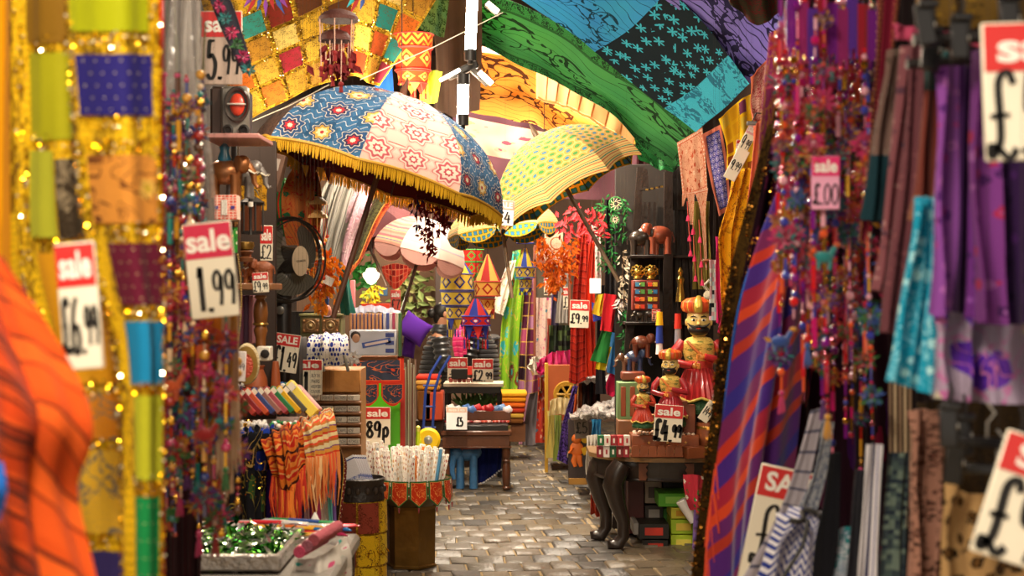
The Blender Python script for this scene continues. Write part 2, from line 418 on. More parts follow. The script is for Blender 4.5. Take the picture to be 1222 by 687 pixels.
# ---- lettering
TXT = {}
def text_geo(s, bold=.02, shear=0):
    if (s, bold, shear) in TXT: return TXT[(s, bold, shear)]
    cu = bpy.data.curves.new('lettering', 'FONT'); cu.body = s; cu.offset = bold; cu.shear = shear; cu.resolution_u = 3
    o = bpy.data.objects.new('lettering', cu); me = bpy.data.meshes.new_from_object(o)
    vs = [tuple(v.co) for v in me.vertices]; fs = [tuple(p.vertices) for p in me.polygons]
    bpy.data.objects.remove(o); bpy.data.curves.remove(cu); bpy.data.meshes.remove(me)
    x0 = min(v[0] for v in vs); x1 = max(v[0] for v in vs); y0 = min(v[1] for v in vs); y1 = max(v[1] for v in vs)
    vs = [((v[0] - x0) / (x1 - x0), (v[1] - y0) / (y1 - y0)) for v in vs]; TXT[(s, bold, shear)] = (vs, fs); return vs, fs
def put_text(b, s, x0, x1, z0, z1, y, mi=0, bold=.02, shear=0, M=None):
    """lettering fitted in the box x0..x1, z0..z1, facing -y"""
    vs, fs = text_geo(s, bold, shear)
    V = [(x0 + (x1 - x0) * a, y, z0 + (z1 - z0) * c) for a, c in vs]
    return b.add(V, fs, mi, None, M)
GL = {'0': [[(.5, 1), (.15, .8), (.05, .4), (.25, .03), (.6, .05), (.85, .4), (.8, .8), (.5, 1)]],
 '1': [[(.3, .75), (.5, .98), (.48, .5), (.46, 0)]], 
 '2': [[(.1, .75), (.3, .98), (.7, .95), (.75, .65), (.4, .3), (.05, .03), (.45, .06), (.9, .0)]],
 '4': [[(.45, 1), (.25, .65), (.05, .35), (.5, .38), (.95, .4)], [(.65, .75), (.62, .35), (.6, 0)]],
 '5': [[(.8, .98), (.5, .97), (.3, .95), (.22, .55), (.5, .62), (.85, .4), (.7, .08), (.35, 0), (.05, .12)]],
 '6': [[(.75, 1), (.35, .75), (.1, .35), (.2, .05), (.6, 0), (.85, .25), (.65, .5), (.25, .42)]],
 '7': [[(.05, .93), (.5, .95), (.9, .95), (.6, .5), (.4, 0)]],
 '8': [[(.8, .85), (.45, 1), (.15, .8), (.45, .55), (.85, .25), (.5, 0), (.1, .2), (.4, .5), (.8, .8)]],
 '9': [[(.8, .8), (.5, 1), (.12, .8), (.2, .5), (.6, .5), (.82, .85), (.8, .4), (.65, 0)]],
 '.': [[(.4, .05), (.5, .0), (.55, .06)]],
 'p': [[(.25, .6), (.22, .2), (.18, -.35)], [(.25, .5), (.6, .65), (.85, .35), (.6, .05), (.25, .15)]],
 '£': [[(.9, .85), (.7, 1), (.4, .88), (.42, .5), (.4, .2), (.12, .02), (.1, .16), (.4, .1), (.7, .0), (.95, .12)], [(.1, .48), (.4, .5), (.75, .5)]],
 'L': [[(.2, .95), (.2, .5), (.2, .05), (.5, .05), (.85, .05)]]}
def ribbon(b, pts, wd, y, mi=0, M=None, sub=5):
    C = np.array(pts, dtype=float); t = np.linspace(0, 1, (len(pts) - 1) * sub + 1); Q = basis(len(pts), t) @ C; L = []; 
    for i in range(len(Q)):
        d = Q[min(i + 1, len(Q) - 1)] - Q[max(i - 1, 0)]; d = d / (np.linalg.norm(d) + 1e-9); n_ = np.array([-d[1], d[0]])
        k = wd * (.55 + .45 * abs(d[1]))
        L += [Q[i] + n_ * k / 2, Q[i] - n_ * k / 2]
    b.add([(p[0], y, p[1]) for p in L], [(2*i, 2*i+1, 2*i+3, 2*i+2) for i in range(len(Q) - 1)], mi, None, M)
def put_hand(b, s, x0, x1, z0, z1, y, wd=.01, mi=0, M=None, small=None):
    """hand-painted price; characters after the dot are drawn smaller"""
    ws = []; after = False
    for ch in s:
        k = .35 if ch == '.' else (.55 if ch == '1' else 1.0)
        ws.append(k * (small if (after and small) else 1)); after = after or ch == '.'
    tot = sum(ws) + .12 * (len(ws) - 1); x = x0; un = (x1 - x0) / tot; after = False
    for ch, k in zip(s, ws):
        h_ = (z1 - z0) * (small if (after and small) else 1); zb = z0 + ((z1 - z0) - h_) * .45; cw = k * un
        for st in GL[ch]: ribbon(b, [(x + a * cw, zb + c * h_) for a, c in st], wd * (.7 if (after and small) else 1), y, mi, M)
        x += cw + .12 * un; after = after or ch == '.'
CARD = lambda: P('efe6cf', .5, var=.06, coat=.3); RED = lambda: P('cf2a28', .45, var=.08, coat=.3); INK = lambda: P('14110f', .5, var=0); WH = lambda: P('f6efe4', .5, var=0)
def sign(label, px, py, d, w_, h_, roll=0, yaw=0, pitch=0, head='sale', price='£9.99', hf=.27, hcol=None, small=.62, extra=None, pbox=(.06, .94, .1, .88), pw=.055, group=None, hy=None, ccol=None, hbox=(.1, .9), tag='sale_sign'):
    """a price card: board, red header, printed header lettering, hand-painted price"""
    w_, h_ = S(w_, d), S(h_, d)
    t = thing(tag, label, 'sign', W(px, py, d), (R(pitch), R(roll), R(yaw)), group)
    b = MB(); b.box((0, 0, 0), (w_, .006, h_), bev=.002); b.build('card', ccol or CARD(), t)
    hh = h_ * hf; 
    if hf > 0:
        b = MB(); b.box((0, -.0036, h_/2 - hh/2 - h_*.015), (w_*.97, .001, hh)); b.build('header', hcol or RED(), t)
        b = MB(); put_text(b, head, -w_/2 + w_*hbox[0], -w_/2 + w_*hbox[1], h_/2 - hh*.86, h_/2 - hh*.2, -.0048, bold=.03); b.build('header_lettering', WH(), t)
    b = MB(); ph = h_ * (1 - hf)
    put_hand(b, price, -w_/2 + w_*pbox[0], -w_/2 + w_*pbox[1], -h_/2 + ph*pbox[2], -h_/2 + ph*pbox[3], -.0045, wd=w_*pw*1.6, small=small)
    if extra:
        for (s_, a, b_, c_, d_) in extra: put_text(b, s_, -w_/2 + w_*a, -w_/2 + w_*b_, -h_/2 + h_*c_, -h_/2 + h_*d_, -.0045, bold=.005)
    b.build('price_lettering', INK(), t)
    return t
# ---------------------------------------------------------------- structure
DARK = lambda: P('2a1c14', .85, bump=.3)
YAW = R(5)
def slab(name, c, sz, m): b = MB(); b.box((0, 0, 0), sz); o = b.build(name, m, smooth=False); o.location = c; return struct(o)
slab('floor', (0, 10, -.055), (5.2, 22, .08), P('8a7450', .9, bump=.5, bs=40))
slab('wall_left', (-2.5, 9.5, 2.3), (.1, 20, 4.8), mat('brick_paint_left', lambda t: p_cells(['5a4030', '4a3226', '6a4a36', '523a2e'], 30, 30, '2a1e16', .08)(t), .85))
slab('wall_right', (2.5, 9.5, 2.3), (.1, 20, 4.8), P('3a281e', .85, bump=.3))
slab('wall_back', (0, 19.4, 2.3), (5, .1, 4.8), P('6e5444', .85, bump=.2))
slab('ceiling', (0, 10.2, 4.72), (5.1, 18.6, .08), P('2c211b', .9, bump=.2))
for i, y in enumerate((6, 9.2, 12.4, 15.6)): slab('trim_%d' % (i + 1), (0, y, 4.58), (4.9, .12, .18), P('3b2a20', .7))
# partition of the shop at the turn of the alley
o = slab('wall_partition', (-1.5, 17.2, 1.7), (2.0, .08, 3.6), P('6a4e3a', .85, bump=.2))
# stone setts, laid across an alley that swings slightly left
SM = [P(c, .42, bump=.7, bs=35, var=.3, vs=14) for c in ('5c554c', '665c50', '4c4844', '6e6250', '575048')]
svar = []
for i in range(14):
    b = MB(); rnd = random.Random(i); w_, l_, h_ = .166, .246, .05
    b.box((0, 0, 0), (w_, l_, h_), bev=.008)
    b.v = [(x + rnd.uniform(-.006, .006), y + rnd.uniform(-.008, .008), z + rnd.uniform(-.003, .003)) for x, y, z in b.v]
    svar.append(b.build('sett', SM[i % 5], smooth=True, auto=50))
FL = bpy.data.objects['floor']; cand = []
for j in range(45):
    for i in range(-15, 20):
        yy = 8.5 + j * .25; xx = i * .175 + (j % 2) * .087 + random.uniform(-.006, .006)
        x = xx * math.cos(YAW) - (yy - 8) * math.sin(YAW); y = (yy - 8) * math.cos(YAW) + xx * math.sin(YAW) + 8
        px = CX + x / y * F; py = CY + CZ / y * F
        if abs(x) < 2.4 and y < 19.2: cand.append((x, y, px, py))
vis = [c for c in cand if 505 < c[2] < 850 and 520 < c[3] < 700]
vis.sort(key=lambda c: c[1]); near = vis[:290]; nset = set(near)
def sett_x(c, k): return (c[0], c[1], -.03 + random.uniform(-.004, .005)), (random.uniform(-.02, .02), random.uniform(-.025, .025), YAW + random.uniform(-.03, .03))
for k, c in enumerate(near):
    o = svar[k % 14] if k < 14 else svar[(k * 5 + k // 9) % 14].copy()
    if k >= 14: col.objects.link(o)
    l, r_ = sett_x(c, k); o.location = l; o.rotation_euler = r_; o.parent = FL; o.matrix_parent_inverse = Matrix.Translation(-FL.location)
rest = MB()
for k, c in enumerate(cand):
    if c in nset: continue
    l, r_ = sett_x(c, k); z = .02
    rest.box((l[0], l[1], l[2]), (.163, .242, .05), rot=(r_[0], r_[1], r_[2]), mi=k % 5, bev=.01)
o = rest.build('setts', SM, FL, world=True, kind='stuff')
mt = MB()
for x0 in (.83, .98):
    for j in range(60):
        yy = 8.4 + j * .18; x = x0 * math.cos(YAW) - (yy - 8) * math.sin(YAW) + .004 * math.sin(j * .8); y = (yy - 8) + x0 * math.sin(YAW) + 8
        mt.box((x, y, -.013), (.035, .17, .012), rot=(0, 0, YAW + .03 * math.sin(j * 2.2)), bev=.003)
mt.build('mortar_line', P('a08c6c', .7, bump=.6, bs=50), FL, world=True, kind='stuff')

# ---------------------------------------------------------------- lamps
def tube_light(label, px, py, py2, d, hid):
    """fluorescent tube lamp standing on end: tube, two sockets, a bracket arm"""
    a = W(px + hid, py, d); b_ = W(px, py2, d); t = thing('tube_lamp', label, 'lamp', b_)
    b = MB(); b.tube([a - b_, Vector((0, 0, 0))], .030, 14); b.build('tube', mat('tube_glow', 'fff4e0', .3, emit=95, var=0), t)
    for p in (a - b_, Vector((0, 0, 0))):
        b = MB(); b.tube([p - Vector((0, 0, .03)), p + Vector((0, 0, .03))], .034, 12); b.tube([p - Vector((0, 0, .05)), p - Vector((0, 0, .03))], .015, 8); b.build('socket', P('2b2724', .4), t)
    b = MB(); b.box(((a - b_).x / 2, .07, (a - b_).z / 2), (.05, .05, (a - b_).z * 1.05), bev=.008); b.box((0, .04, .02), (.03, .1, .03)); b.build('bracket', P('3a3430', .4), t)
    return t
tube_light('larger glowing fluorescent tube hanging at the top centre of the alley', 561, -12, 66, 8.3, 3)
tube_light('shorter glowing fluorescent tube just below the larger tube', 552, 95, 143, 8.3, 1)
t = thing('lamp_bracket', 'black angled lamp bracket between the two glowing tubes', 'bracket', W(552, 84, 8.5))
b = MB(); b.box((0, 0, 0), (.19, .05, .045), rot=(0, -.42, 0), bev=.01); b.build('arm', P('26221f', .4), t)
b = MB(); b.box((.09, 0, -.03), (.15, .04, .035), rot=(0, .75, 0), bev=.006); b.build('cross_arm', P('4a433b', .4), t)
b = MB(); b.box((.13, -.02, -.045), (.10, .01, .03), rot=(0, .75, 0), bev=.003); b.build('diffuser', mat('diffuser_glow', 'fff0d8', .3, emit=9, var=0), t); b = MB(); b.box((-.07, -.03, -.03), (.13, .01, .02), rot=(0, -.5, 0), bev=.003); b.build('diffuser', mat('diffuser_glow'), t)
t = thing('lamp_bracket', 'metal lamp end clamp beside the top of the larger tube', 'bracket', W(588, 10, 8.5))
b = MB(); b.box((0, 0, 0), (.1, .05, .04), rot=(0, .7, 0), bev=.008); b.build('arm', P('5a5248', .4), t)
b = MB(); b.box((0, -.032, .0), (.08, .008, .028), rot=(0, .7, 0), bev=.003); b.build('diffuser', mat('diffuser_glow'), t)
for i, (p, e) in enumerate(FILL_BULBS):  # bulb and cord shapes for the added fill lights
    t = thing('fill_bulb', 'added bare bulb on a cord, out of view, as fill light above the stalls', 'lamp', (p[0], p[1], p[2] + .12), group='added fill bulbs above the stalls')
    b = MB(); b.lathe([(.0, -.03), (.03, -.02), (.036, .01), (.02, .045), (.014, .06)], 12); b.build('bulb', mat('bulb_glow', 'ffe0b0', .3, emit=6, var=0), t)
    b = MB(); b.tube([(0, 0, .06), (0, 0, .1)], .016, 8); b.tube([(0, 0, .1), (0, 0, max(.3, 4.6 - p[2] - .15))], .003, 5); b.build('cord', P('1b1715', .5), t)
t = thing('globe_lamp', 'small glowing shell shaped lamp in the shop behind', 'lamp', W(443, 329, 13.2))
b = MB(); b.lathe([(.01, -.075), (.035, -.06), (.07, -.01), (.075, .02), (.05, .035), (.04, .06), (.015, .07)], 12); b.build('shade', mat('shade_glow', 'fff3c8', .3, emit=3, var=0), t)
b = MB(); b.tube([(0, 0, .07), (0, 0, .9)], .004, 5); b.build('cord', P('1b1715', .5), t)
lamp('globe_light', 'POINT', W(443, 352, 13.0), 14, (1, .85, .6), .05)
# wire stays
for (a, b_, lb) in ((W(296, 147, 6.9), W(393, 101, 6.9), 'thin white cord stretched across the brown parasol panel'), (W(430, 95, 7.2), W(600, 15, 8.0), 'thin pale cord rising from the parasol towards the tubes')):
    b = MB(); b.tube([a, (a + b_) / 2 - Vector((0, 0, .01)), b_], .0025, 5); T(b.build('cord', P('d8cdb8', .6)), lb, 'cord')

# ---------------------------------------------------------------- parasols
def parasol(label, px, py, d, rad, hgt, roll, pitch, mats, phase=0., under=None, fr=None, pole=1.2, pcol='4a3428', scal=0., valance=None, spin=0, group=None, pb=None):
    c = W(px, py, d); t = thing('parasol', label, 'parasol', c, (0, 0, 0)); n = len(mats)
    Mx = eul(0, R(roll), 0) @ eul(R(pitch), 0, 0)
    def pt(ph, tt, off=0.):
        k = (ph - phase) / (2 * PI / n); f = abs(k - math.floor(k) - .5) * 2   # 1 at rib, 0 mid panel
        ch = math.cos(PI / n); fr_ = ch / math.cos((1 - (1 - (k - math.floor(k)) * 2 if (k - math.floor(k)) < .5 else (k - math.floor(k)) * 2 - 1)) * 0) if 0 else (1 - (1 - ch) * (1 - f * f) * .8)
        r_ = rad * math.sin(tt * PI / 2 * .93) / math.sin(PI / 2 * .93) * fr_ * (1 - .03 * (1 - f) * tt)
        z = hgt * (math.cos(tt * PI / 2 * .93) - math.cos(PI / 2 * .93)) / (1 - math.cos(PI / 2 * .93)) + (1 - f * f) * scal * tt ** 4 - .03 * hgt * (1 - f) * math.sin(tt * PI)
        return Vector((math.cos(ph) * (r_ - off), math.sin(ph) * (r_ - off), z - off * .6))
    nu, nv = 12, 16
    for i in range(n):
        b = MB(); a0 = phase + i * 2 * PI / n
        for off in (0, .004):
            vs = []; uvs = []
            for q in range(nv + 1):
                tt = q / nv
                for p in range(nu + 1):
                    vs.append(Mx @ pt(a0 + (p / nu) * 2 * PI / n * .9999, tt, off)); uvs.append((.5 + (p / nu - .5) * max(tt, .02), 1 - tt))
            fs = [(q*(nu+1)+p, q*(nu+1)+p+1, (q+1)*(nu+1)+p+1, (q+1)*(nu+1)+p) for q in range(nv) for p in range(nu)]
            b.add(vs, fs if off == 0 else [f[::-1] for f in fs], 0 if off == 0 else 1, uvs)
        b.build('panel', [mats[i], under or mats[i]], t)
    b = MB()
    for i in range(n):
        a0 = phase + i * 2 * PI / n; b.tube([Mx @ pt(a0, q / 8, .007) for q in range(9)], .004, 5); b.tube([Mx @ pt(a0, .55, .007), Mx @ Vector((0, 0, hgt * .45))], .003, 4)
    b.build('ribs', P('3a2c24', .5), t)
    b = MB(); b.tube([Mx @ Vector((0, 0, hgt * 1.12)), Mx @ Vector((0, 0, -pole))], .014, 10); b.build('pole', P(pcol, .5), t)
    b = MB(); b.lathe([(.02, hgt * .98), (.018, hgt * 1.06), (.006, hgt * 1.2)], 8, M=Mx); b.build('ferrule', P(pcol, .4), t)
    if fr:
        b = MB(); rnd = random.Random(3); N_ = 420
        for i in range(N_):
            a = 2 * PI * i / N_; p = Mx @ pt(a, 1.0, 0); L = fr * rnd.uniform(.8, 1.15)
            dn = Vector((rnd.uniform(-.12, .12), rnd.uniform(-.12, .12), -1)) + (Mx @ Vector((0, 0, -1))) * .5; dn.normalize()
            b.tube([p, p + dn * L * .5, p + dn * L], [.0035, .0045, .0025], 4)
        b.build('fringe', P('d9a91e', .7), t, kind='stuff')
        b = MB(); b.tube([Mx @ pt(2 * PI * i / 96, 1.0, -.002) for i in range(97)], .008, 6); b.build('trim', P('c8962a', .6), t)
    if valance:
        for i in range(n):
            b = MB(); a0 = phase + i * 2 * PI / n; vs = []; uvs = []; m_ = 14
            for off in (.004, .009):
                for q in range(5):
                    for p in range(m_ + 1):
                        f = p / m_; e = pt(a0 + f * 2 * PI / n * .999, 1.0, off); L = valance[1] * math.sqrt(max(0, math.sin(PI * f))) * q / 4
                        vs.append(Mx @ (e + Vector((-e.x * .25, -e.y * .25, -1)) * L)); uvs.append((f, 1 - q / 4))
            fs = [(q*(m_+1)+p, q*(m_+1)+p+1, (q+1)*(m_+1)+p+1, (q+1)*(m_+1)+p) for q in range(4) for p in range(m_)]; K = 5 * (m_ + 1)
            b.add(vs, fs + [tuple(x + K for x in f[::-1]) for f in fs], 0, uvs); b.build('scallop', valance[0], t)
    return t
ub = fabric('parasol_blue', p_medal('3a6a96', [(0, 'e8dfc0'), (.07, 'b03038'), (.15, '3a3050'), (.22, 'd8cfc0'), (.25, '2d4f7c'), (.36, 'c8c0b0'), (.39, '35608c')], 3, 4.5, 8, 'd5d8d8', 0, [(0, 'b83a40'), (.06, 'f0e0b0'), (.16, 'd8a850'), (.25, '2d4870'), (.30, 'd0ccc0'), (.33, '2d5880')]), rough=.8)
up = fabric('parasol_pink', p_medal('e8b0a4', [(0, 'fff0e0'), (.06, 'c8505a'), (.12, 'f8e0d0'), (.22, 'cc6068'), (.30, 'f6ddd0'), (.36, 'd88480'), (.40, 'f0c0b4')], 3, 4.5, 8, None, 0, None, [(0, 'f3d8cc'), (.16, 'd89888'), (.22, 'f6e2d6'), (.3, 'c87870'), (.34, 'f0cfc2')]), rough=.8)
ubr = fabric('parasol_brown', p_print('5a4034', '3a2822', 5, 8, .08, bg2='6e5040'), rough=.8)
mar = cloth_m('5c1f22')
parasol('large blue and pink embroidered parasol with a gold fringe, tilted right', 449, 214, 7.5, .655, .44, 17, -3, [ub, ubr, ubr, ubr, ubr, ub, up, ub] if 0 else [ubr, ub, up, ub, ubr, ubr, ub, ubr], phase=-PI/2 - .05 - 2 * PI / 8 * 2, under=mar, fr=.058, pole=.72, pcol='6a4636', scal=.02)
uy = fabric('parasol_yellow', p_bands([p_stripes([(0, 'e8c47c'), (.2, 'c8603c'), (.32, 'e8c47c'), (.5, '3a8a70'), (.62, 'e6c078'), (.8, 'd08850'), (.9, 'ecd090')], 13), p_medal('e6c47c', [(0, '4a8ab0'), (.25, 'd8a850')], 8, 16, 0, None, 1, [(0, '58a058'), (.28, 'd8a850')])], [.22]), rough=.8)
uyu = fabric('parasol_scallop', p_medal('d8a838', [(0, '3a78b0'), (.28, '3a7a30'), (.40, 'd8a030')], 7, 12, 4, None, 1), rough=.8)
parasol('yellow printed parasol tilted left with a blue and green spotted lining', 681, 234, 9.6, .53, .44, -29.5, -1, [uy] * 8, phase=-PI/2 - .3, under=uyu, pole=.62, pcol='7a6450', scal=.035)
uyv = fabric('scallop_edge', p_medal('d8a838', [(0, '3a78b0'), (.28, '3a7a30'), (.40, 'd8a030')], 7, 2, 4, None, 1), rough=.8)
parasol('small yellow parasol with green scallops half hidden between the two big ones', 600, 276, 11.2, .42, .25, -8, -3, [uy] * 8, phase=-PI/2 - .1, under=uyu, pole=.5, pcol='7a6450', valance=(uyv, .09), scal=.01)
upk = fabric('parasol_rose', p_stripes([(0, 'c88878'), (.2, 'e0a888'), (.35, '6a7aa0'), (.42, 'e8b890'), (.6, 'b87078'), (.8, 'd8a090')], 5), rough=.8)
uwh = fabric('parasol_white', p_stripes([(0, 'd8c4b8'), (.6, 'c8a8a4'), (.66, 'a8b0c8'), (.72, 'd8c8bc')], 4), rough=.8)
usc = fabric('parasol_check', p_medal('e6b0a0', [(0, '9a4a5a'), (.15, 'e8c0a8'), (.3, '8a4858')], 9, 5, 0, None, 1), rough=.8)
parasol('distant pink and white parasol with checked scallops', 500, 306, 12.6, .42, .33, 17, -4, [upk, upk, uwh, uwh, upk, upk, upk, upk], phase=-PI/2 - .35 - PI/2, under=usc, pole=.5, valance=(usc, .10), scal=.01)
parasol('dark maroon parasol behind the pink one, tilted far left', 440, 292, 13.4, .5, .32, -24, -2, [cloth_m('5e3438'), cloth_m('6e3a3c')] * 4, under=cloth_m('4a2226'), pole=.4)
parasol('dark brown parasol deep in the stall behind the fringed one', 490, 262, 14.6, .62, .36, 8, -2, [cloth_m('4c2c28'), cloth_m('5a3230')] * 4, under=cloth_m('3a2020'), pole=.4)

# ---------------------------------------------------------------- cloths overhead
rows = [[(235, -20, 8.8), (320, -65, 8.9), (430, -105, 9.0), (570, -85, 9.0)], [(258, 66, 8.7), (343, 28, 8.8), (432, -4, 8.9), (505, 25, 8.9)], [(290, 150, 8.6), (362, 108, 8.7), (425, 92, 8.7), (452, 105, 8.7)]]
cz = Cloth(rows, (.03, 2, 0, .5)); gold = fabric('gold_sari', p_print('c8981c', '8a6410', 10, 3, .1, bg2='e0b838'), .5)
O1 = T(cz.mesh('patchwork_cloth', gold, nu=60, nv=50), 'golden patchwork cloth of square sari pieces hung overhead', 'cloth')
pc = ['8a2c22', 'c8401c', 'e8b830', '1f7a70', '2f9a80', 'd8a040', 'b83040', 'e6c860', '6a3a1c', 'c89030', 'e87828', '9a5a20', 'f0d070', '3aa090', 'd8a838', 'b85020', 'a83048', 'e0b040']
rnd = random.Random(11); NU, NV = 8, 6
for i in range(NU):
    for j in range(NV):
        c = pc[(i * 7 + j * 11 + rnd.randrange(3)) % len(pc)] if rnd.random() < .72 else rnd.choice(['e6bc40', 'd8a838', 'e8c858', 'c89030'])
        m_ = fabric('sari_' + c, p_print(c, '5a3a18', 7, 5, .05, fine=12, dens=.03), .6)
        g = .09; o = cz.mesh('patch', m_, O1, (i + g) / NU, (i + 1 - g) / NU, (j + g) / NV, (j + 1 - g) / NV, 6, 6, off=.006, th=.003)
goldthread = mat('gold_thread', 'f0c040', .25, metal=1, var=0)
sequins(cz, 'sequins', [goldthread, mat('pale_sequin', 'ffe8a0', .2, metal=1, var=0)], O1, [(i / NU - .015, i / NU + .015, 0, 1) for i in range(1, NU)] + [(0, 1, j / NV - .015, j / NV + .015) for j in range(1, NV)], 1500, .004, .008)
green1 = fabric('tapestry_green', p_border(p_print('5aa04e', '1f3a22', 1.6, 5, .035, 1.3, 1, bg2='3a8a5a', fine=7, dens=.045), p_print('3f8f4a', '1c3320', 12, 3, .2, 5, 1), .03, .16, '2a5a30'), .85, soft=.3)
tealm = fabric('tapestry_teal', p_bands([p_print('3aa0b0', '1a3a48', 2, 5, .05, 1.5, 1, bg2='3a7ac8', fine=9, dens=.04), p_stars('1c2428', '40a8b8'), p_print('48b0c0', '2a6a80', 8, 5, .05, 2, 2, bg2='3aa8c0', fine=9)], [.42, .80], 'u'), .85, soft=.3)
purp = fabric('tapestry_purple', p_print('7a6ab0', '2c2848', 2.2, 4, .12, 1, 1, bg2='8a80c0', fine=8), .85, soft=.3)
drape('tapestry', 'green block printed tapestry arching down under the blue one', 'tapestry', [[(550, -20, 9.9), (640, 15, 9.7), (735, 75, 9.5), (835, 158, 9.3)], [(555, 25, 10.1), (640, 58, 9.9), (732, 115, 9.7), (822, 182, 9.5)], [(560, 52, 10.0), (640, 84, 9.8), (735, 142, 9.6), (803, 206, 9.4)]], green1, (.035, 2, 0, .6), nu=70, nv=40)
drape('tapestry', 'dark green tapestry end hanging at the top of the carved rack', 'tapestry', [[(752, 138, 9.9), (795, 165, 9.8), (835, 160, 9.7)], [(758, 165, 9.9), (795, 190, 9.8), (828, 185, 9.7)], [(765, 190, 9.9), (790, 204, 9.8), (812, 198, 9.7)]], fabric('tapestry_dkgreen', p_print('2f8a48', '16301c', 9, 5, .15), .85), (.03, 2, 1, .6))
drape('tapestry', 'turquoise tapestry with black starry field arching to the right wall', 'tapestry', [[(690, -75, 9.3), (780, -30, 9.2), (850, 42, 9.0), (895, 100, 8.8)], [(650, -35, 9.5), (735, 18, 9.4), (808, 80, 9.2), (864, 131, 9.0)], [(600, -15, 9.6), (690, 46, 9.5), (765, 108, 9.3), (832, 158, 9.1)]], tealm, (.03, 2, 2, .6), nu=70, nv=40)
drape('tapestry', 'lilac tapestry with dark mandala print at the top right', 'tapestry', [[(850, -110, 8.9), (920, -45, 8.8), (975, 30, 8.7)], [(790, -60, 9.1), (870, -5, 9.0), (932, 62, 8.8)], [(745, -40, 9.3), (832, 30, 9.1), (893, 100, 9.0)]], purp, (.03, 2, 4, .5), nu=50)
orm = fabric('tapestry_orange', p_print('d07a28', '4a2814', 1.6, 6, .04, 1.2, 1, bg2='d8a048', fine=6, dens=.05), .85, soft=.3)
drape('tapestry', 'orange tapestry with brown drawn figures behind the tubes', 'tapestry', [[(545, 60, 10.5), (620, 72, 10.4), (690, 108, 10.3), (770, 170, 10.2)], [(550, 100, 10.7), (610, 112, 10.6), (670, 138, 10.5), (720, 175, 10.4)], [(545, 132, 10.6), (605, 140, 10.5), (655, 158, 10.4), (700, 178, 10.3)]], orm, (.03, 2, 1, .6), nu=50)
drape('striped_cloth', 'blue and red striped cloth above the orange tapestry', 'cloth', [[(560, 48, 10.6), (610, 58, 10.6), (665, 80, 10.5)], [(565, 66, 10.5), (615, 76, 10.5), (660, 100, 10.4)]], fabric('stripe_bluered', p_stripes([(0, 'b86a50'), (.5, '5a6a90')], 5, wob=.15), .85), (.02, 2, 1, .6))
qz = Cloth([[(640, 82, 10.3), (700, 92, 10.2), (765, 135, 10.1)], [(640, 118, 10.2), (690, 135, 10.1), (755, 176, 10.0)]], (.012, 5, 0, .6))
O = T(qz.mesh('quilted_cloth', fabric('peach_quilt', lambda t: H('e0a870'), .85), nu=50, nv=14), 'peach quilted cloth in the arch below the green tapestry', 'cloth')
for i in range(8):
    for j in range(1): qz.mesh('quilt_panel', fabric('peach_quilt'), O, (i + .06) / 8, (i + .94) / 8, .05, .95, 5, 8, off=.018, th=.006)
drape('cloth_sheet', 'dim pink flowered cloth behind the top of the yellow parasol', 'cloth', [[(550, 138, 11.2), (610, 150, 11.2), (690, 165, 11.1)], [(555, 178, 11.2), (610, 190, 11.2), (660, 190, 11.1)]], fabric('pink_floral_dim', p_floral('b89080', ['c83a4a', '8a9a60', 'a88070'], 5), .85), (.03, 2, 0, .5))
drape('cloth_sheet', 'dark mauve cloth sagging behind the orange tapestry', 'cloth', [[(540, 118, 11.6), (640, 140, 11.5), (760, 185, 11.4)], [(545, 230, 11.7), (640, 235, 11.6), (760, 240, 11.5)]], cloth_m('5c3a44'), (.05, 3, 0, .5))
drape('cloth_sheet', 'brown ceiling cloth hanging beside the larger tube', 'cloth', [[(505, -30, 9.6), (545, -30, 9.6), (575, -30, 9.6)], [(520, 60, 9.7), (545, 70, 9.7), (575, 60, 9.7)], [(518, 130, 9.8), (545, 140, 9.8), (572, 130, 9.8)]], cloth_m('6a5448'), (.04, 2, 0, .5))
drape('cloth_sheet', 'small lime and teal printed cloth tucked behind the gold patchwork edge', 'cloth', [[(495, -20, 9.3), (520, -10, 9.3), (536, 0, 9.3)], [(492, 30, 9.3), (515, 40, 9.3), (530, 45, 9.3)]], fabric('lime_print', p_print('8aa850', '20482c', 8, 5, .1, bg2='4aa08a'), .8), (.02, 2, 0, .5))
drape('cloth_sheet', 'bright lime cloth hanging beside the orange lantern', 'cloth', [[(512, 84, 9.0), (520, 84, 9.0), (528, 86, 9.0)], [(502, 122, 9.0), (512, 124, 9.0), (522, 122, 9.0)]], cloth_m('c8d83a'), (.01, 2, 0, .5), nu=12, nv=12)
drape('cloth_sheet', 'bright blue cloth between the gold patchwork and the orange lantern', 'cloth', [[(455, 74, 9.2), (468, 78, 9.2)], [(446, 108, 9.2), (470, 112, 9.2)]], cloth_m('2a6ac8'), (.01, 2, 0, .5), nu=12, nv=12)
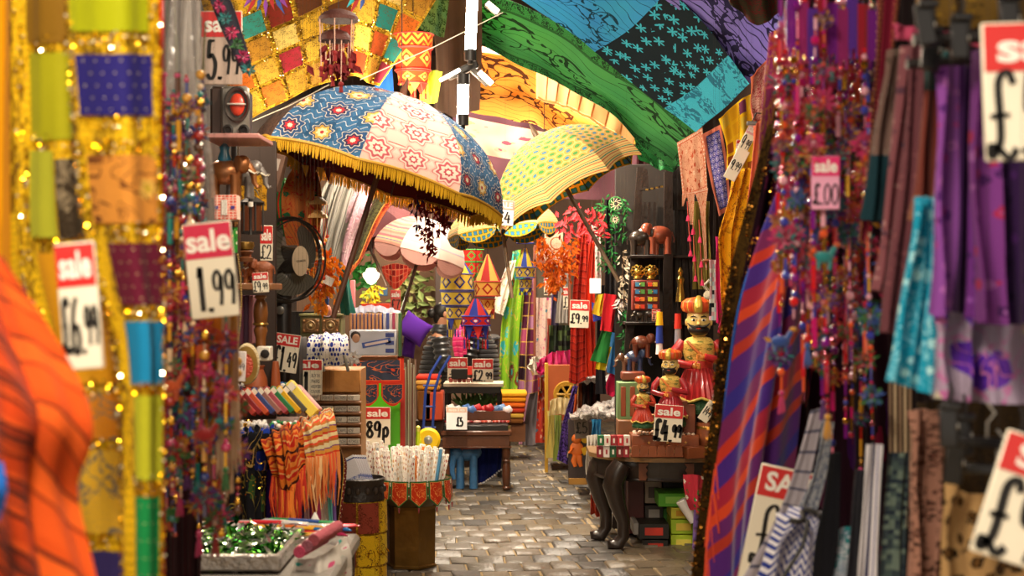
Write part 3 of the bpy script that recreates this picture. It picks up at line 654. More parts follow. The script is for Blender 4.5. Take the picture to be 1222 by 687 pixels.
# ---------------------------------------------------------------- shared builders for goods
def boxat(name, label, cat, x0, y0, x1, y1, d, dep, m, rot=(0, 0, 0), group=None, bev=.004, parent=None):
    """a bevelled box whose front fills the pixel rectangle at depth d"""
    c = W((x0 + x1) / 2, (y0 + y1) / 2, d + dep / 2); b = MB(); b.box((0, 0, 0), (S(x1 - x0, d), dep, S(y1 - y0, d)), bev=bev)
    o = b.build(name, m, parent); o.location = c - (parent.location if parent is not None else Vector()); o.rotation_euler = rot
    if cat: T(o, label, cat, group)
    return o
def part_box(t, name, c, sz, m, rot=None, bev=.003, **k):
    b = MB(); b.box((0, 0, 0), sz, bev=bev); o = b.build(name, m, t, **k); o.location = c
    if rot: o.rotation_euler = rot
    return o
def fluff(b, c, r, n, rnd, nm, L=.03, wd=.008, down=0.):
    for i in range(n):
        d = Vector((rnd.gauss(0, 1), rnd.gauss(0, 1), rnd.gauss(0, 1) - down)).normalized()
        b.leaf(Vector(c) + d * r * rnd.uniform(.2, .7), d, L * rnd.uniform(.6, 1.3), wd, rnd.randrange(nm))
def bead_string(px, y0, y1, d, pal, label, group, seed=0, bead=.006, dens=1., pom=3, creat=2, tass=True, sway=.01):
    rnd = random.Random(seed); top = W(px, y0, d); bot = W(px, y1, d); L = top.z - bot.z; ph = rnd.uniform(0, 6)
    def at(t): return Vector((sway * math.sin(3 * t * L + ph), sway * math.cos(2.3 * t * L + ph), -L * t))
    b = MB(); b.tube([at(i / 10) for i in range(11)], .0012, 4); o = T(b.build('bead_string', P('4a2a20', .7)), label, 'bead string', group); o.location = top
    b = MB(); z = 0.; nm = len(pal)
    while z < L:
        s_ = bead * rnd.choice((.5, .6, .8, 1, 1.5)); k = rnd.choice((1, 1, 1, 2.2, 3)) ; p = at(min(1, z / L))
        if k > 1: b.tube([p - Vector((0, 0, s_ * k)), p + Vector((0, 0, s_ * k))], s_ * .55, 6, rnd.randrange(nm))
        else: b.ball(p, s_, 7, 5, rnd.randrange(nm))
        z += s_ * (k + 1.4) / dens
    b.build('beads', pal, o, kind='stuff')
    for i in range(pom):
        b = MB(); p = at(rnd.uniform(.05, .95)); r_ = rnd.uniform(.014, .024); fluff(b, p, r_, 90, rnd, 2, r_ * .9, .006); q = rnd.randrange(nm); b.build('pompom', [YARN[(q + i) % len(YARN)], YARN[(q + i + 1) % len(YARN)]], o)
    for i in range(creat):   # little stuffed animals: body, head, four legs, beak or muzzle
        b = MB(); p = at(rnd.uniform(.1, .95)); s_ = rnd.uniform(.014, .021); sx = rnd.choice((-1, 1))
        b.ball(p, (s_ * 1.25, s_ * .7, s_ * .8), 9, 6); b.tube([p + Vector((sx * s_ * .8, 0, s_ * .3)), p + Vector((sx * s_ * 1.4, 0, s_ * 1.3))], [s_ * .4, s_ * .3], 7)
        b.ball(p + Vector((sx * s_ * 1.6, 0, s_ * 1.5)), (s_ * .5, s_ * .35, s_ * .35), 8, 5, 1)
        for a in (-.7, .7):
            for e in (-.4, .4): b.tube([p + Vector((a * s_, e * s_, -.4 * s_)), p + Vector((a * s_, e * s_, -1.5 * s_))], [s_ * .25, s_ * .15], 5)
        b.leaf(p + Vector((-sx * s_, 0, 0)), (-sx, 0, .5), s_ * 1.3, s_ * .7, 1)
        q = rnd.randrange(len(YARN)); b.build('stuffed_animal', [YARN[q], YARN[(q + 3) % len(YARN)]], o)
    if tass:
        b = MB()
        for i in range(14): a = i * PI / 7; e = at(1); b.tube([e, e + Vector((.005 * math.cos(a), .005 * math.sin(a), -.015)), e + Vector((.008 * math.cos(a), .008 * math.sin(a), -.035 - rnd.random() * .012))], .0013, 4)
        b.ball(at(1), .007, 8, 5); b.build('tassel', YARN[rnd.randrange(len(YARN))], o)
    return o
YARN = [P(c, .9, sheen=.5) for c in ('b01858', 'b84a18', '2a4a90', '2f6a30', '9a1a1a', 'b8801c', '5a2270', '1a7878', 'c02a60')]
def glass(c): return P(c, .12, coat=1, var=.0)
BEADS_L = [glass(c) for c in ('3a1c50', 'b0281a', 'e0a030', '2a3a8a', 'c83a6a', 'e8c8a0', '5a3010', '20807a')] + [mat('gold_bead', 'f0b848', .2, metal=1, var=0)]
BEADS_R = [glass(c) for c in ('a01838', 'c01a68', '7a1a80', 'e05a30', 'e8a8b8', '3a40a0', 'd02028')] + [mat('pink_bead', 'ff90b0', .15, metal=1, var=0), mat('gold_bead')]
def elephant(loc, s, m, label, group=None, face=1, blanket=None, roty=0):
    t = thing('elephant_figure', label, 'figurine', loc, (0, 0, roty), group, s); f = face
    b = MB(); b.ball((0, 0, .62), (.42, .27, .30), 14, 9); b.ball((f * .42, 0, .80), (.20, .19, .22), 12, 8)
    b.tube([(f * .55, 0, .78), (f * .68, 0, .60), (f * .70, 0, .38), (f * .78, 0, .26), (f * .86, 0, .30)], [.10, .085, .065, .045, .035], 9)
    b.tube([(-f * .40, 0, .72), (-f * .48, 0, .5), (-f * .47, 0, .38)], [.03, .02, .03], 5)
    b.build('body', m, t)
    for x in (-.24, .26):
        for y in (-.14, .14):
            b = MB(); b.tube([(x, y, .55), (x, y, .25), (x, y, .0)], [.13, .10, .115], 10); b.build('leg', m, t)
    for y in (-1, 1):
        b = MB(); b.ball((f * .34, y * .20, .80), (.13, .03, .2), 10, 6, rot=(0, 0, f * y * .5)); b.build('ear', m, t)
        b = MB(); b.tube([(f * .58, y * .09, .66), (f * .72, y * .1, .58), (f * .80, y * .1, .64)], [.028, .02, .006], 6); b.build('tusk', P('efe6cf', .4), t)
    if blanket:
        b = MB(); b.lathe([(.30, -.02), (.305, .1), (.24, .24), (.1, .305), (.0, .315)], 14, (0, 0, .63), sx=.9, sy=.93); b.build('blanket', blanket, t)
    return t
def feather_cluster(name, label, cat, pts, m2, n=40, r=.03, L=.05, wd=.02, seed=1, group=None, down=1., core=None):
    """hanging garland of feathers: a stalk with feather blades"""
    p0 = Vector(pts[0]); b = MB(); b.tube([Vector(p) - p0 for p in pts], .002, 4); o = b.build(name, core or P('5a3a20', .8)); o.location = p0; T(o, label, cat, group)
    rnd = random.Random(seed); f = MB(); k = len(pts)
    for i in range(n):
        t = rnd.random() * (k - 1); a = int(t); p = Vector(pts[a]).lerp(Vector(pts[min(a + 1, k - 1)]), t - a) - p0
        d = Vector((rnd.gauss(0, .8), rnd.gauss(0, .6), -down + rnd.gauss(0, .5))); f.leaf(p + Vector((rnd.gauss(0, r), rnd.gauss(0, r), rnd.gauss(0, r * .5))), d, L * rnd.uniform(.6, 1.3), wd * rnd.uniform(.7, 1.3), rnd.randrange(len(m2)))
    f.build('feathers', m2, o, kind='stuff'); return o

# ================================================================ LEFT FOREGROUND
org = fabric('shawl_orange', p_bands([p_stripes([(0, 'b83c10'), (.30, '3a140c'), (.37, 'c84814'), (.46, '4a1a10'), (.50, 'b84012'), (.58, '5a2010'), (.70, '8a2c10'), (.84, '2c100c'), (.90, 'cc4c18')], 6.5, wob=.03, rot=.35), p_stripes([(0, 'd05018'), (.4, '8a3010'), (.46, 'd85a1c'), (.8, '5a2010'), (.86, 'c84a14')], 5, wob=.03, rot=.35)], [.66], 'u'), bump=.5, bs=300)
drape('shawl', 'orange woven shawl with dark brown stripes at the lower left edge', 'shawl', [[(-90, 290, 2.0), (-45, 300, 1.97), (4, 306, 1.95)], [(-90, 400, 1.95), (-10, 395, 1.88), (62, 402, 1.9)], [(-90, 500, 1.9), (20, 485, 1.8), (108, 508, 1.85)], [(-90, 590, 1.88), (20, 580, 1.8), (86, 590, 1.87)], [(-90, 720, 1.86), (30, 720, 1.78), (116, 720, 1.84)]], org, (.022, 2.2, .6, .6), nu=60, nv=80)
drape('shawl', 'bright blue cloth peeping out at the left edge under the orange shawl', 'cloth', [[(-40, 540, 1.72), (3, 550, 1.72)], [(-40, 580, 1.70), (8, 585, 1.70)], [(-40, 630, 1.72), (0, 620, 1.72)]], cloth_m('1a5aa8'), (.006, 1, 0, 1), nu=16, nv=20)
gs = fabric('gold_band', p_print('e8b408', '8a6408', 14, 3, .08, bg2='f8d020'), .45, bump=.5)
gseq = [mat('gold_sequin', 'ffd030', .18, metal=1, var=0), mat('gold_sequin2', 'e8a810', .25, metal=1, var=0), mat('silver_sequin', 'fff0c8', .12, metal=1, var=0)]
def long_scarf(label, rows, patches, seqn, seed, fold=(.006, 2, 0, 1), base=gs):
    c = Cloth(rows, fold); o = T(c.mesh('patchwork_scarf', base, nu=30, nv=90), label, 'scarf')
    cols = []
    for (u0, u1, y0, y1, hexc, extra) in patches:
        v0, v1 = (y0 + 10) / 720, (y1 + 10) / 720
        m_ = fabric('patch_' + hexc + ('_' + extra if extra else ''), {'': lambda t: p_print(hexc, hexc, 3, 3, .01)(t), 'dots': p_dots(hexc, 'd8c890', 6, 5, .06), 'leaf': p_floral(hexc, ['c0a030', '8a5020', 'e0b050'], 2.2, .3, line='6a3a18'), 'doodle': p_print(hexc, '8a7a60', 3, 5, .06, fine=5)}[extra], .7)
        c.mesh('patch', m_, o, u0, u1, v0, v1, 12, 16, off=.004, th=.002)
        cols += [(u0, u1, max(0, v0 - .028), v0), (u0, u1, v1, min(1, v1 + .02))]
    cols += [(0, .12, 0, 1), (.9, 1, 0, 1)]
    sequins(c, 'sequins', gseq, o, cols, seqn, .0021, .004, seed)
    return o, c
long_scarf('plain amber scarf with a sequinned gold edge at the far left', [[(-60, -10, 2.5), (-10, -10, 2.45), (26, -10, 2.5)], [(-60, 350, 2.5), (-10, 350, 2.45), (27, 350, 2.5)], [(-60, 710, 2.5), (0, 710, 2.45), (40, 710, 2.5)]], [(.0, .80, -10, 700, 'f0a408', '')], 300, 1)
long_scarf('gold edged patchwork scarf with lime, brown and yellow patches, the further one', [[(22, -10, 2.42), (58, -10, 2.38), (102, -10, 2.42)], [(24, 150, 2.42), (62, 150, 2.38), (100, 150, 2.42)], [(26, 300, 2.42), (72, 300, 2.38), (125, 300, 2.42)], [(62, 450, 2.42), (110, 450, 2.38), (158, 450, 2.42)], [(78, 580, 2.42), (120, 580, 2.38), (165, 580, 2.42)], [(88, 710, 2.42), (125, 710, 2.38), (165, 710, 2.42)]],
  [(.14, .78, -10, 45, '8a6418', ''), (.16, .84, 55, 150, 'a8a418', ''), (.14, .50, 162, 262, 'b0b030', ''), (.52, .96, 172, 265, '2c2012', 'doodle'), (.2, .86, 280, 430, 'd89818', ''), (.2, .86, 442, 503, 'e08c18', 'doodle'), (.12, .84, 517, 628, 'e8b830', 'doodle'), (.12, .84, 652, 700, '3a3068', '')], 1100, 2, (.012, 1.5, 1, 1))
o, c = long_scarf('gold edged patchwork scarf with navy, orange leaf, maroon and teal patches, nearest', [[(78, -10, 2.25), (130, -10, 2.2), (190, -10, 2.25)], [(90, 150, 2.25), (140, 150, 2.2), (191, 150, 2.25)], [(104, 280, 2.25), (150, 280, 2.2), (193, 280, 2.25)], [(136, 400, 2.25), (168, 400, 2.2), (194, 400, 2.25)], [(148, 520, 2.25), (170, 520, 2.2), (192, 520, 2.25)], [(150, 710, 2.25), (170, 710, 2.2), (190, 710, 2.25)]],
  [(.10, .88, -10, 32, 'a8ac10', ''), (.12, .90, 56, 122, '2a2470', 'dots'), (.14, .92, 170, 262, 'd08a38', 'leaf'), (.26, .98, 290, 378, '641830', 'dots'), (.26, .98, 402, 498, '1a86b8', ''), (.35, .95, 514, 610, 'b8b828', ''), (.35, .9, 625, 700, '1a8a48', 'dots')], 1600, 3)
drape('scarf_edge', 'narrow red cloth edge beside the nearest patchwork scarf', 'cloth', [[(184, -10, 2.32), (194, -10, 2.32)], [(186, 300, 2.32), (197, 300, 2.32)], [(180, 710, 2.32), (196, 710, 2.32)]], cloth_m('c02818'), (.004, 1, 0, 1), nu=8, nv=30)
sign('tall red and white sale card at £6.99 pinned on the yellow scarves', 95, 365, 2.12, 50, 152, roll=-5, yaw=-8, head='sale', price='£6.99', hf=.33, pbox=(.04, .96, .2, .85), pw=.07, small=.7)
sign('sale card at £1.99 hanging in front of the left bead strings', 252, 322, 3.05, 58, 114, roll=-6, head='sale', price='1.99', hf=.36, pbox=(.2, .97, .12, .85), pw=.07, small=.78, hcol=P('d01848', .45, coat=.3), hbox=(-.25 + .3, .96))
sign('sale card at 5.99 at the top left above the loudspeaker', 264, 57, 5.2, 50, 88, head='sale', price='5.99', hf=.34, pbox=(.16, .94, .12, .92), pw=.06, small=.75, ccol=P('c8b0a0', .5))
for i in range(28):
    rr = random.Random(i + 40); x = 196 + 44 * rr.random() if i % 5 < 3 else 240 + 42 * rr.random(); 
    bead_string(x, (rr.choice((90, 120, 160, 200)) if x < 240 else rr.choice((372, 380, 400))), rr.choice((500, 560, 590, 610, 640)), 3.15 + .35 * rr.random(), BEADS_L, 'beaded string with pompoms and tiny stuffed animals in the left hanging cluster', 'left bead strings', i, bead=.0072, tass=i % 3 == 0, pom=4, creat=1 if i % 2 else 0)
cel = mat('cellophane', 'd0c8c0', .08, alpha=.32, bump=.9, bs=25, spec=1, var=0)
drape('cellophane_sheet', 'crinkled clear cellophane sleeve hanging behind the left bead strings', 'wrap', [[(190, -20, 3.65), (220, -20, 3.6), (232, -20, 3.65)], [(190, 80, 3.65), (215, 80, 3.55), (234, 80, 3.65)], [(195, 200, 3.65), (225, 200, 3.6), (252, 200, 3.65)], [(200, 330, 3.65), (230, 330, 3.6), (258, 330, 3.65)]], cel, (.03, 3, 1, .7), nu=50, nv=70)
t = thing('feather_bunch', 'bunch of dark reeds standing inside the cellophane sleeve', 'reeds', W(215, 330, 3.75))
rnd = random.Random(5)
for i in range(16):
    b = MB(); x = rnd.uniform(-.05, .05); b.tube([(x * .4, 0, 0), (x, .02, .35), (x * 1.4, rnd.uniform(-.02, .03), rnd.uniform(.55, .75))], [.004, .005, .002], 5); b.build('reed', P(rnd.choice(('3a4a20', '4a3020', '2a2420', '6a6a30')), .6), t)
drape('backing_cloth', 'dark wine cloth behind the left bead strings', 'cloth', [[(186, -20, 3.9), (215, -20, 3.9), (236, -20, 3.9)], [(186, 340, 3.9), (215, 340, 3.9), (250, 340, 3.9)], [(186, 700, 3.9), (215, 700, 3.9), (240, 700, 3.9)]], cloth_m('3a1a20'), (.02, 3, 1, .7), nu=30, nv=30)
# pale yarn tassels (long strands) right of the beads
for k, (x0, x1, y0, y1, c_) in enumerate(((258, 284, 376, 570, 'c8a888'), (244, 262, 376, 500, 'd89028'), (262, 282, 372, 440, 'a87820'))):
    b = MB(); rnd = random.Random(k)
    for i in range(26):
        x = x0 + (x1 - x0) * i / 25; p = W(x, y0, 3.3 + rnd.uniform(-.02, .02)); q = W(x + rnd.uniform(-3, 3), y1 + rnd.uniform(-25, 25), 3.3 + rnd.uniform(-.02, .02))
        b.tube([p, p.lerp(q, .5) + Vector((rnd.uniform(-.004, .004), 0, 0)), q], .0022, 4)
    o = b.build('yarn_tassel', P(c_, .8), kind='stuff'); T(o, ('long pale beige yarn strands hanging under the £1.99 card', 'short orange yarn strands under the £1.99 card', 'short mustard yarn strands right under the £1.99 card')[k], 'tassel')
drape('pennant_cloth', 'grey blue cloth with pink pompoms crossing the top left corner', 'cloth', [[(240, -30, 5.0), (262, -30, 5.0)], [(262, 30, 5.0), (280, 12, 5.0)], [(290, 88, 5.0), (300, 75, 5.0)]], cloth_m('3c3c48'), (.004, 1, 0, 1), nu=8, nv=30)
t = bpy.data.objects['pennant_cloth']
for i in range(6):
    b = MB(); p = W(262 + i * 7, 8 + i * 15, 4.97); fluff(b, p, .012, 50, random.Random(i), 1, .02, .006); b.build('pompom', YARN[(0, 7, 8, 3, 0, 7)[i]], t, world=True)

# ---- front left stall: table with a tray of green foil sachets
zt = .85
t = thing('stall_table', 'low display table with white wrapped top at the bottom left', 'table', (-.93, 4.84, 0))
part_box(t, 'tabletop', (0, 0, zt - .03), (.80, .84, .05), P('8a847c', .4, bump=.4, bs=60), bev=.012)
for sx in (-1, 1):
    for sy in (-1, 1): part_box(t, 'leg', (sx * .36, sy * .37, (zt - .055) / 2), (.05, .05, zt - .055), P('4a3020', .6))
t = thing('foil_tray', 'silver rimmed tray heaped with green foil sachets', 'tray', (-.95, 4.76, zt))
b = MB(); b.box((0, 0, .008), (.50, .5, .012), bev=.004)
for (c_, s_) in (((0, -.25, .03), (.52, .02, .05)), ((0, .25, .03), (.52, .02, .05)), ((-.25, 0, .03), (.02, .5, .05)), ((.25, 0, .03), (.02, .5, .05))): b.box(c_, s_, bev=.006)
b.build('tray', P('a8a098', .3, metal=.5, bump=.8, bs=40), t, smooth=True, kind=None)
b = MB(); rnd = random.Random(9)
foil = [mat('foil_' + c, c, .16, metal=.9, var=0) for c in ('3a8a2a', '7ac040', 'e8f0d8', '1f5a1c', 'c8e8a0', 'e0e0e0')]
for i in range(1500):
    x, y = rnd.uniform(-.24, .24), rnd.uniform(-.24, .24); z = .02 + rnd.random() * (.08 - .5 * max(abs(x), abs(y)) ** 1.6)
    b.leaf((x, y, z), (rnd.gauss(0, 1), rnd.gauss(0, .6), rnd.gauss(0, .45)), rnd.uniform(.03, .055), rnd.uniform(.012, .022), rnd.randrange(6), nrm=(rnd.gauss(0, .3), -.5, 1))
b.build('foil_sachets', foil, t, kind='stuff')
for i in range(26):
    rr = random.Random(i + 70); c_ = rr.choice(('d8dce0', 'c83038', '2a70b0', 'f0ece4', 'e8e4e0', 'b02850', '40a060', 'e06a30'))
    b = MB(); b.tube([(-.13, 0, 0), (-.11, 0, .003), (.11, 0, .003), (.13, 0, 0)], [.004, .011, .011, .004], 7, flat=.6); b.tube([(-.05, 0, .0035), (.06, 0, .0035)], .0115, 7, 1, flat=.62)
    o = b.build('foil_tube', [mat('wrap_' + c_, c_, .2, metal=.3, var=0), mat('wrap_band_' + c_, rr.choice(('c83038', '2a4a90', 'f0ece4', 'd8a030')), .3, var=0)]); o.location = (-1.0 + rr.uniform(-.1, .36), 5.12 + rr.uniform(-.1, .16), zt + .02 + .02 * rr.random()); o.rotation_euler = (0, rr.uniform(-.06, .06), rr.uniform(-.7, .3))
    T(o, 'slim foil wrapped henna tube lying behind the green sachets', 'tube', 'foil tubes behind the green sachets')
for i, (x, c_) in enumerate(((374, 'c84a6a'), (383, '9a5a68'), (391, 'a8505a'))):
    o_ = W(x, 652 - i * 7, 4.62); b = MB(); b.tube([(-.03, -.1, 0), (.02, .1, .01)], [.018, .019], 14)
    for q in range(5): b.tube([(-.03 + .05 * q / 5 + .0, -.1 + .2 * q / 5 + .02, .002 * q), (-.03 + .05 * q / 5 + .002, -.1 + .2 * q / 5 + .035, .002 * q)], .0195, 14, 1)
    o = b.build('knitted_roll', [P(c_, .9, bump=.6), P('e8c8c0', .9)]); o.location = o_ ; T(o, ('pink and white knitted roll at the table corner, front one', 'mauve knitted roll at the table corner, middle one', 'red knitted roll at the table corner, rear one')[i], 'knitwear')
drape('table_cover', 'white and pink lace cloth over the right corner of the front table', 'cloth', [[(352, 668, 4.6), (385, 662, 4.6), (412, 640, 4.9)], [(350, 690, 4.58), (388, 686, 4.55), (418, 670, 4.9)], [(350, 730, 4.58), (388, 730, 4.55), (416, 730, 4.9)]], fabric('lace', p_floral('d8d0c4', ['e05a8a', '4ab0a0', 'f0e8e0'], 5), .8), (.012, 3, 0, .5), nu=24, nv=24)
# ================================================================ LEFT MIDDLE: shelf with loudspeaker and carvings (depth about 6)
wood = lambda c='6a3e22', r=.5: P(c, r, bump=.4, bs=18, var=.3, vs=9)
brass = mat('brass', 'b08a48', .3, metal=.9, var=.25, vs=30)
dk = P('1d1917', .45)
t = thing('loudspeaker', 'grey and black stereo loudspeaker with an oval red horn on the pink shelf', 'loudspeaker', W(277, 163, 6.0)); Z = S(1, 6.0)
part_box(t, 'cabinet', (-.02 , .10, 30 * Z), (40 * Z, .22, 60 * Z), P('3a2a24', .5), bev=.01)
b = MB(); b.box((4 * Z, -.01, 30 * Z), (34 * Z, .03, 60 * Z), bev=.012); b.build('front_panel', P('8c8880', .3, metal=.4), t)
b = MB(); b.lathe([(.062, 0), (.066, .012), (.060, .02), (.050, .012), (.046, -.004)], 24, M=Matrix.Translation((8 * Z, -.03, 37 * Z)) @ eul(R(90), 0, 0), sx=.78, sy=1.1); b.build('horn_rim', P('55524e', .25, metal=.5), t)
b = MB(); b.ball((8 * Z, -.035, 37 * Z), (.03, .012, .045), 14, 8); b.build('horn', P('c8402a', .3), t)
part_box(t, 'horn_bar', (8 * Z, -.052, 37 * Z), (.075, .01, .007), P('d8d4cc', .3))
for x in (-3, 16):
    b = MB(); b.lathe([(.020, 0), (.022, .012), (.014, .014), (.012, .002)], 14, M=Matrix.Translation((x * Z, -.025, 7 * Z)) @ eul(R(90), 0, 0)); b.build('port', dk, t)
boxat('shelf_board', 'pink edged shelf board under the loudspeaker', 'shelf', 250, 164, 319, 170, 5.85, .34, P('b8807a', .5))
boxat('display_board', 'dark brown board standing behind the left shelves of carvings', 'board', 232, 168, 330, 500, 6.95, .03, P('2c1d16', .7))
boxat('upright_post', 'dark shelf post left of the lantern', 'post', 276, 172, 284, 345, 6.3, .05, dk)
e1 = elephant(W(268, 237, 6.0), .17, P('9a6238', .3, metal=.6), 'bronze elephant carving under the blue topped urn on the left shelf', face=1)
elephant(W(286, 236, 6.08), .15, P('7a7470', .35, metal=.3), 'grey metal elephant beside the bronze elephant carving', face=1)
t = thing('elephant_urn', 'small blue glazed pot standing on the bronze elephant', 'pot', W(268, 195, 6.0))
b = MB(); b.lathe([(.022, 0), (.028, .02), (.018, .05), (.022, .065), (.006, .08)], 16); b.build('pot', P('2a7a9a', .25, coat=.5), t)
b = MB(); b.lathe([(.024, -.008), (.030, 0), (.024, .006)], 16); b.build('foot', P('c8803a', .3, metal=.7), t)
t = boxat('incense_box', 'pink brick patterned paper box with a white panel on the left shelf', 'box', 257, 233, 285, 263, 5.9, .08, fabric('brickpaper', p_cells(['e88070', 'e06a5a', 'f09080'], 6, 9, 'f6d8c8', .1), .6, sheen=0, soft=0))
b = MB(); b.box((-.002, -.0425, 0), (.022, .003, .06)); b.build('white_panel', WH(), t)
for x in (-.034, .03): b = MB(); b.box((x, -.0425, 0), (.014, .003, .012)); b.build('purple_mark', P('4a3a90', .5), t)
t = boxat('picture_card', 'green picture card with a brown frame behind the £1.99 card', 'picture', 266, 262, 287, 306, 6.0, .02, P('4a3020', .5))
b = MB(); b.box((0, -.012, -.008), (.05, .004, .10)); b.build('picture', fabric('green_picture', p_floral('3a9a3a', ['e8d860', '207030', 'f0f0d0'], 5), .5, soft=0), t)
b = MB(); b.box((0, -.012, .055), (.055, .004, .018)); b.build('frame_border', fabric('carved_border', p_cells(['a87a48', '5a3a20'], 8, 2), .5, soft=0), t)
drape('wrapped_fabric', 'mustard yellow wrapped fabric parcel behind the thin black stand', 'fabric', [[(290, 208, 6.6), (304, 205, 6.55), (318, 207, 6.6)], [(288, 252, 6.6), (304, 250, 6.52), (316, 251, 6.6)]], fabric('mustard_print', p_print('d8a020', '6a4810', 6, 4, .12), .6), (.01, 3, 0, 1), nu=20, nv=20)
t = thing('incense_stand', 'thin black turned stand with a white ring beside the brick patterned box', 'stand', W(299, 280, 6.2))
b = MB(); b.lathe([(.01, 0), (.006, .02), (.007, .12), (.010, .135), (.006, .15), (.005, .22), (.012, .225), (.003, .26)], 10); b.build('stem', dk, t)
b = MB(); b.lathe([(.011, .115), (.011, .135)], 10); b.build('ring', WH(), t)
t = boxat('cardboard_box', 'tilted cardboard box with a square f emblem behind the parasol fringe', 'box', 306, 182, 338, 226, 7.0, .10, P('8a6a5a', .7), rot=(0, R(14), 0))
b = MB(); b.box((.0, -.054, .035), (.09, .004, .055)); b.build('label', P('d8c8bc', .6), t)
b = MB(); b.box((-.008, -.058, .040), (.034, .003, .034)); b.build('emblem', P('5a4a48', .6), t)
b = MB(); put_text(b, 'f', -.014, .0, .027, .054, -.0605, bold=.05); b.build('emblem_letter', WH(), t)
b = MB()
for k in range(3): b.box((.0, -.055, -.01 - k * .02), (.085 - .02 * k, .003, .006))
b.build('printed_bars', P('5a4440', .6), t)
# lantern
t = thing('lantern', 'black framed lantern with brown panes below the mustard parcel', 'lantern', W(300, 279, 6.5)); 
b = MB(); b.lathe([(.0, .0), (.052, .0), (.052, .012), (.0, .012)], 6); b.build('base', dk, t); b = MB(); b.lathe([(.052, .125), (.057, .135), (.03, .155), (.008, .165)], 6)
b.build('roof', dk, t)
for i in range(6): a = i * PI / 3; b = MB(); b.tube([(.05 * math.cos(a), .05 * math.sin(a), .01), (.05 * math.cos(a), .05 * math.sin(a), .13)], .004, 5); b.build('bar', dk, t)
b = MB(); b.lathe([(.044, .012), (.044, .125)], 6); b.build('pane', P('6a3a24', .2, alpha=.8), t)
b = MB(); b.tube([(.03 * math.cos(a), 0, .165 + .03 * math.sin(a)) for a in [k * PI / 10 for k in range(11)]], .003, 5); b.build('handle', dk, t)
t = thing('brass_bowl', 'round brass incense bowl on a wooden foot', 'bowl', W(293, 299, 6.1))
b = MB(); b.lathe([(.012, 0), (.03, .006), (.036, .02), (.034, .034), (.026, .036), (.03, .032), (.03, .018)], 18); b.build('bowl', brass, t)
b = MB(); b.lathe([(.03, -.045), (.034, -.03), (.014, -.022), (.034, -.004), (.03, 0)], 14); b.build('foot', wood(), t)
boxat('shelf_board', 'wooden shelf board under the carved animals on the left', 'shelf', 276, 338, 331, 346, 6.1, .3, wood('8a5c38'))
elephant(W(314, 338, 6.15), .10, wood('8a4a28'), 'small carved wooden animal behind the £9.99 mini card', face=-1)
elephant(W(300, 338, 6.2), .085, wood('c0703a'), 'orange carved wooden animal on the left shelf, the smaller one', face=1)
sign('tiny sale card at £9.99 hanging on the left carved animal shelf', 311, 337, 6.0, 19, 24, roll=-4, price='£9.99', hf=.36, pw=.04)
sign('red and white sale card half hidden behind the brass bowl', 318, 290, 6.7, 15, 42, price='£2', hf=.5, head='sale', pw=.07)
for k, (x, y0, y1, rr) in enumerate(((311, 352, 424, 8.5), (295, 295, 340, 5))):
    t = thing('wooden_baluster', ('turned wooden candle column with a brass collar', 'thin reddish wooden column under the brass bowl')[k], 'candlestick', W(x, y1, 6.2)); L = S(y1 - y0, 6.2); r_ = S(rr, 6.2)
    b = MB(); b.lathe([(r_ * a, L * z) for a, z in ((1.1, 0), (1.15, .06), (.7, .1), (.75, .3), (1.0, .42), (.75, .5), (.9, .52), (1.05, .7), (.9, .85), (.6, .93), (.9, .97), (.8, 1))], 16); b.build('column', wood('7a4a22' if k == 0 else '8a4428', .3), t)
    for z in (.50, .08): b = MB(); b.lathe([(r_ * 1.0, L * z), (r_ * 1.12, L * (z + .02)), (r_ * 1.0, L * (z + .045))], 16); b.build('collar', brass, t)
    b = MB(); b.lathe([(r_ * 1.5, -.02), (r_ * 1.6, -.01), (r_ * 1.2, .0)], 16); b.build('foot', dk, t)
t = boxat('speaker_box', 'small white box with a black disc under the turned wooden column', 'box', 308, 413, 324, 430, 6.1, .08, P('e8e0d0', .5))
b = MB(); b.lathe([(.018, 0), (.018, .006), (.006, .008)], 14, M=Matrix.Translation((.008, -.042, .0)) @ eul(R(90), 0, 0)); b.build('disc', dk, t)
for k, (x0, x1, c_) in enumerate(((288, 294, '8a4a6a'), (294, 300, '5a3a5a'), (300, 304, 'a86a7a'))): boxat('notebook', ('mauve notebook standing on the left lower shelf', 'dark purple notebook beside the mauve one', 'rose notebook beside the turned column')[k], 'book', x0, 352, x1, 410, 6.35, .14, P(c_, .6))
# bead bag with chain and tag
t = thing('beaded_bag', 'cream oval beaded bag with red ornament hanging on a chain', 'bag', W(295, 458, 5.9)); Z = S(1, 5.9)
b = MB(); b.ball((0, 0, 24 * Z), (15 * Z, .025, 25 * Z), 20, 12); b.build('body', P('d8c498', .5, bump=1., bs=160), t)
b = MB(); b.lathe([(8 * Z, 0), (8.5 * Z, .004), (4 * Z, .008)], 16, M=Matrix.Translation((0, -.024, 22 * Z)) @ eul(R(90), 0, 0), sy=1.7); b.build('ornament', P('c85038', .4, bump=.8, bs=100), t)
b = MB(); b.lathe([(13 * Z, 0), (14 * Z, .004), (10 * Z, .006)], 20, M=Matrix.Translation((0, -.020, 23 * Z)) @ eul(R(90), 0, 0), sy=1.6); b.build('bead_ring', brass, t)
b = MB(); n_ = 40
for i in range(n_):
    f = i / (n_ - 1); p = Vector(((-12 + 5 * math.sin(f * 3)) * Z, 0, (44 + f * 110) * Z)); b.ball(p, .0045, 6, 4)
b.build('chain', P('c8a868', .4, metal=.6), t, kind='stuff')
sign('small white tag marked 1.99 hanging left of the beaded bag', 286, 437, 5.7, 15, 36, hf=0, price='1.99', small=.8, pbox=(.08, .92, .35, .62), pw=.045, ccol=P('e8dcd8', .5), roll=2, tag='price_tag')

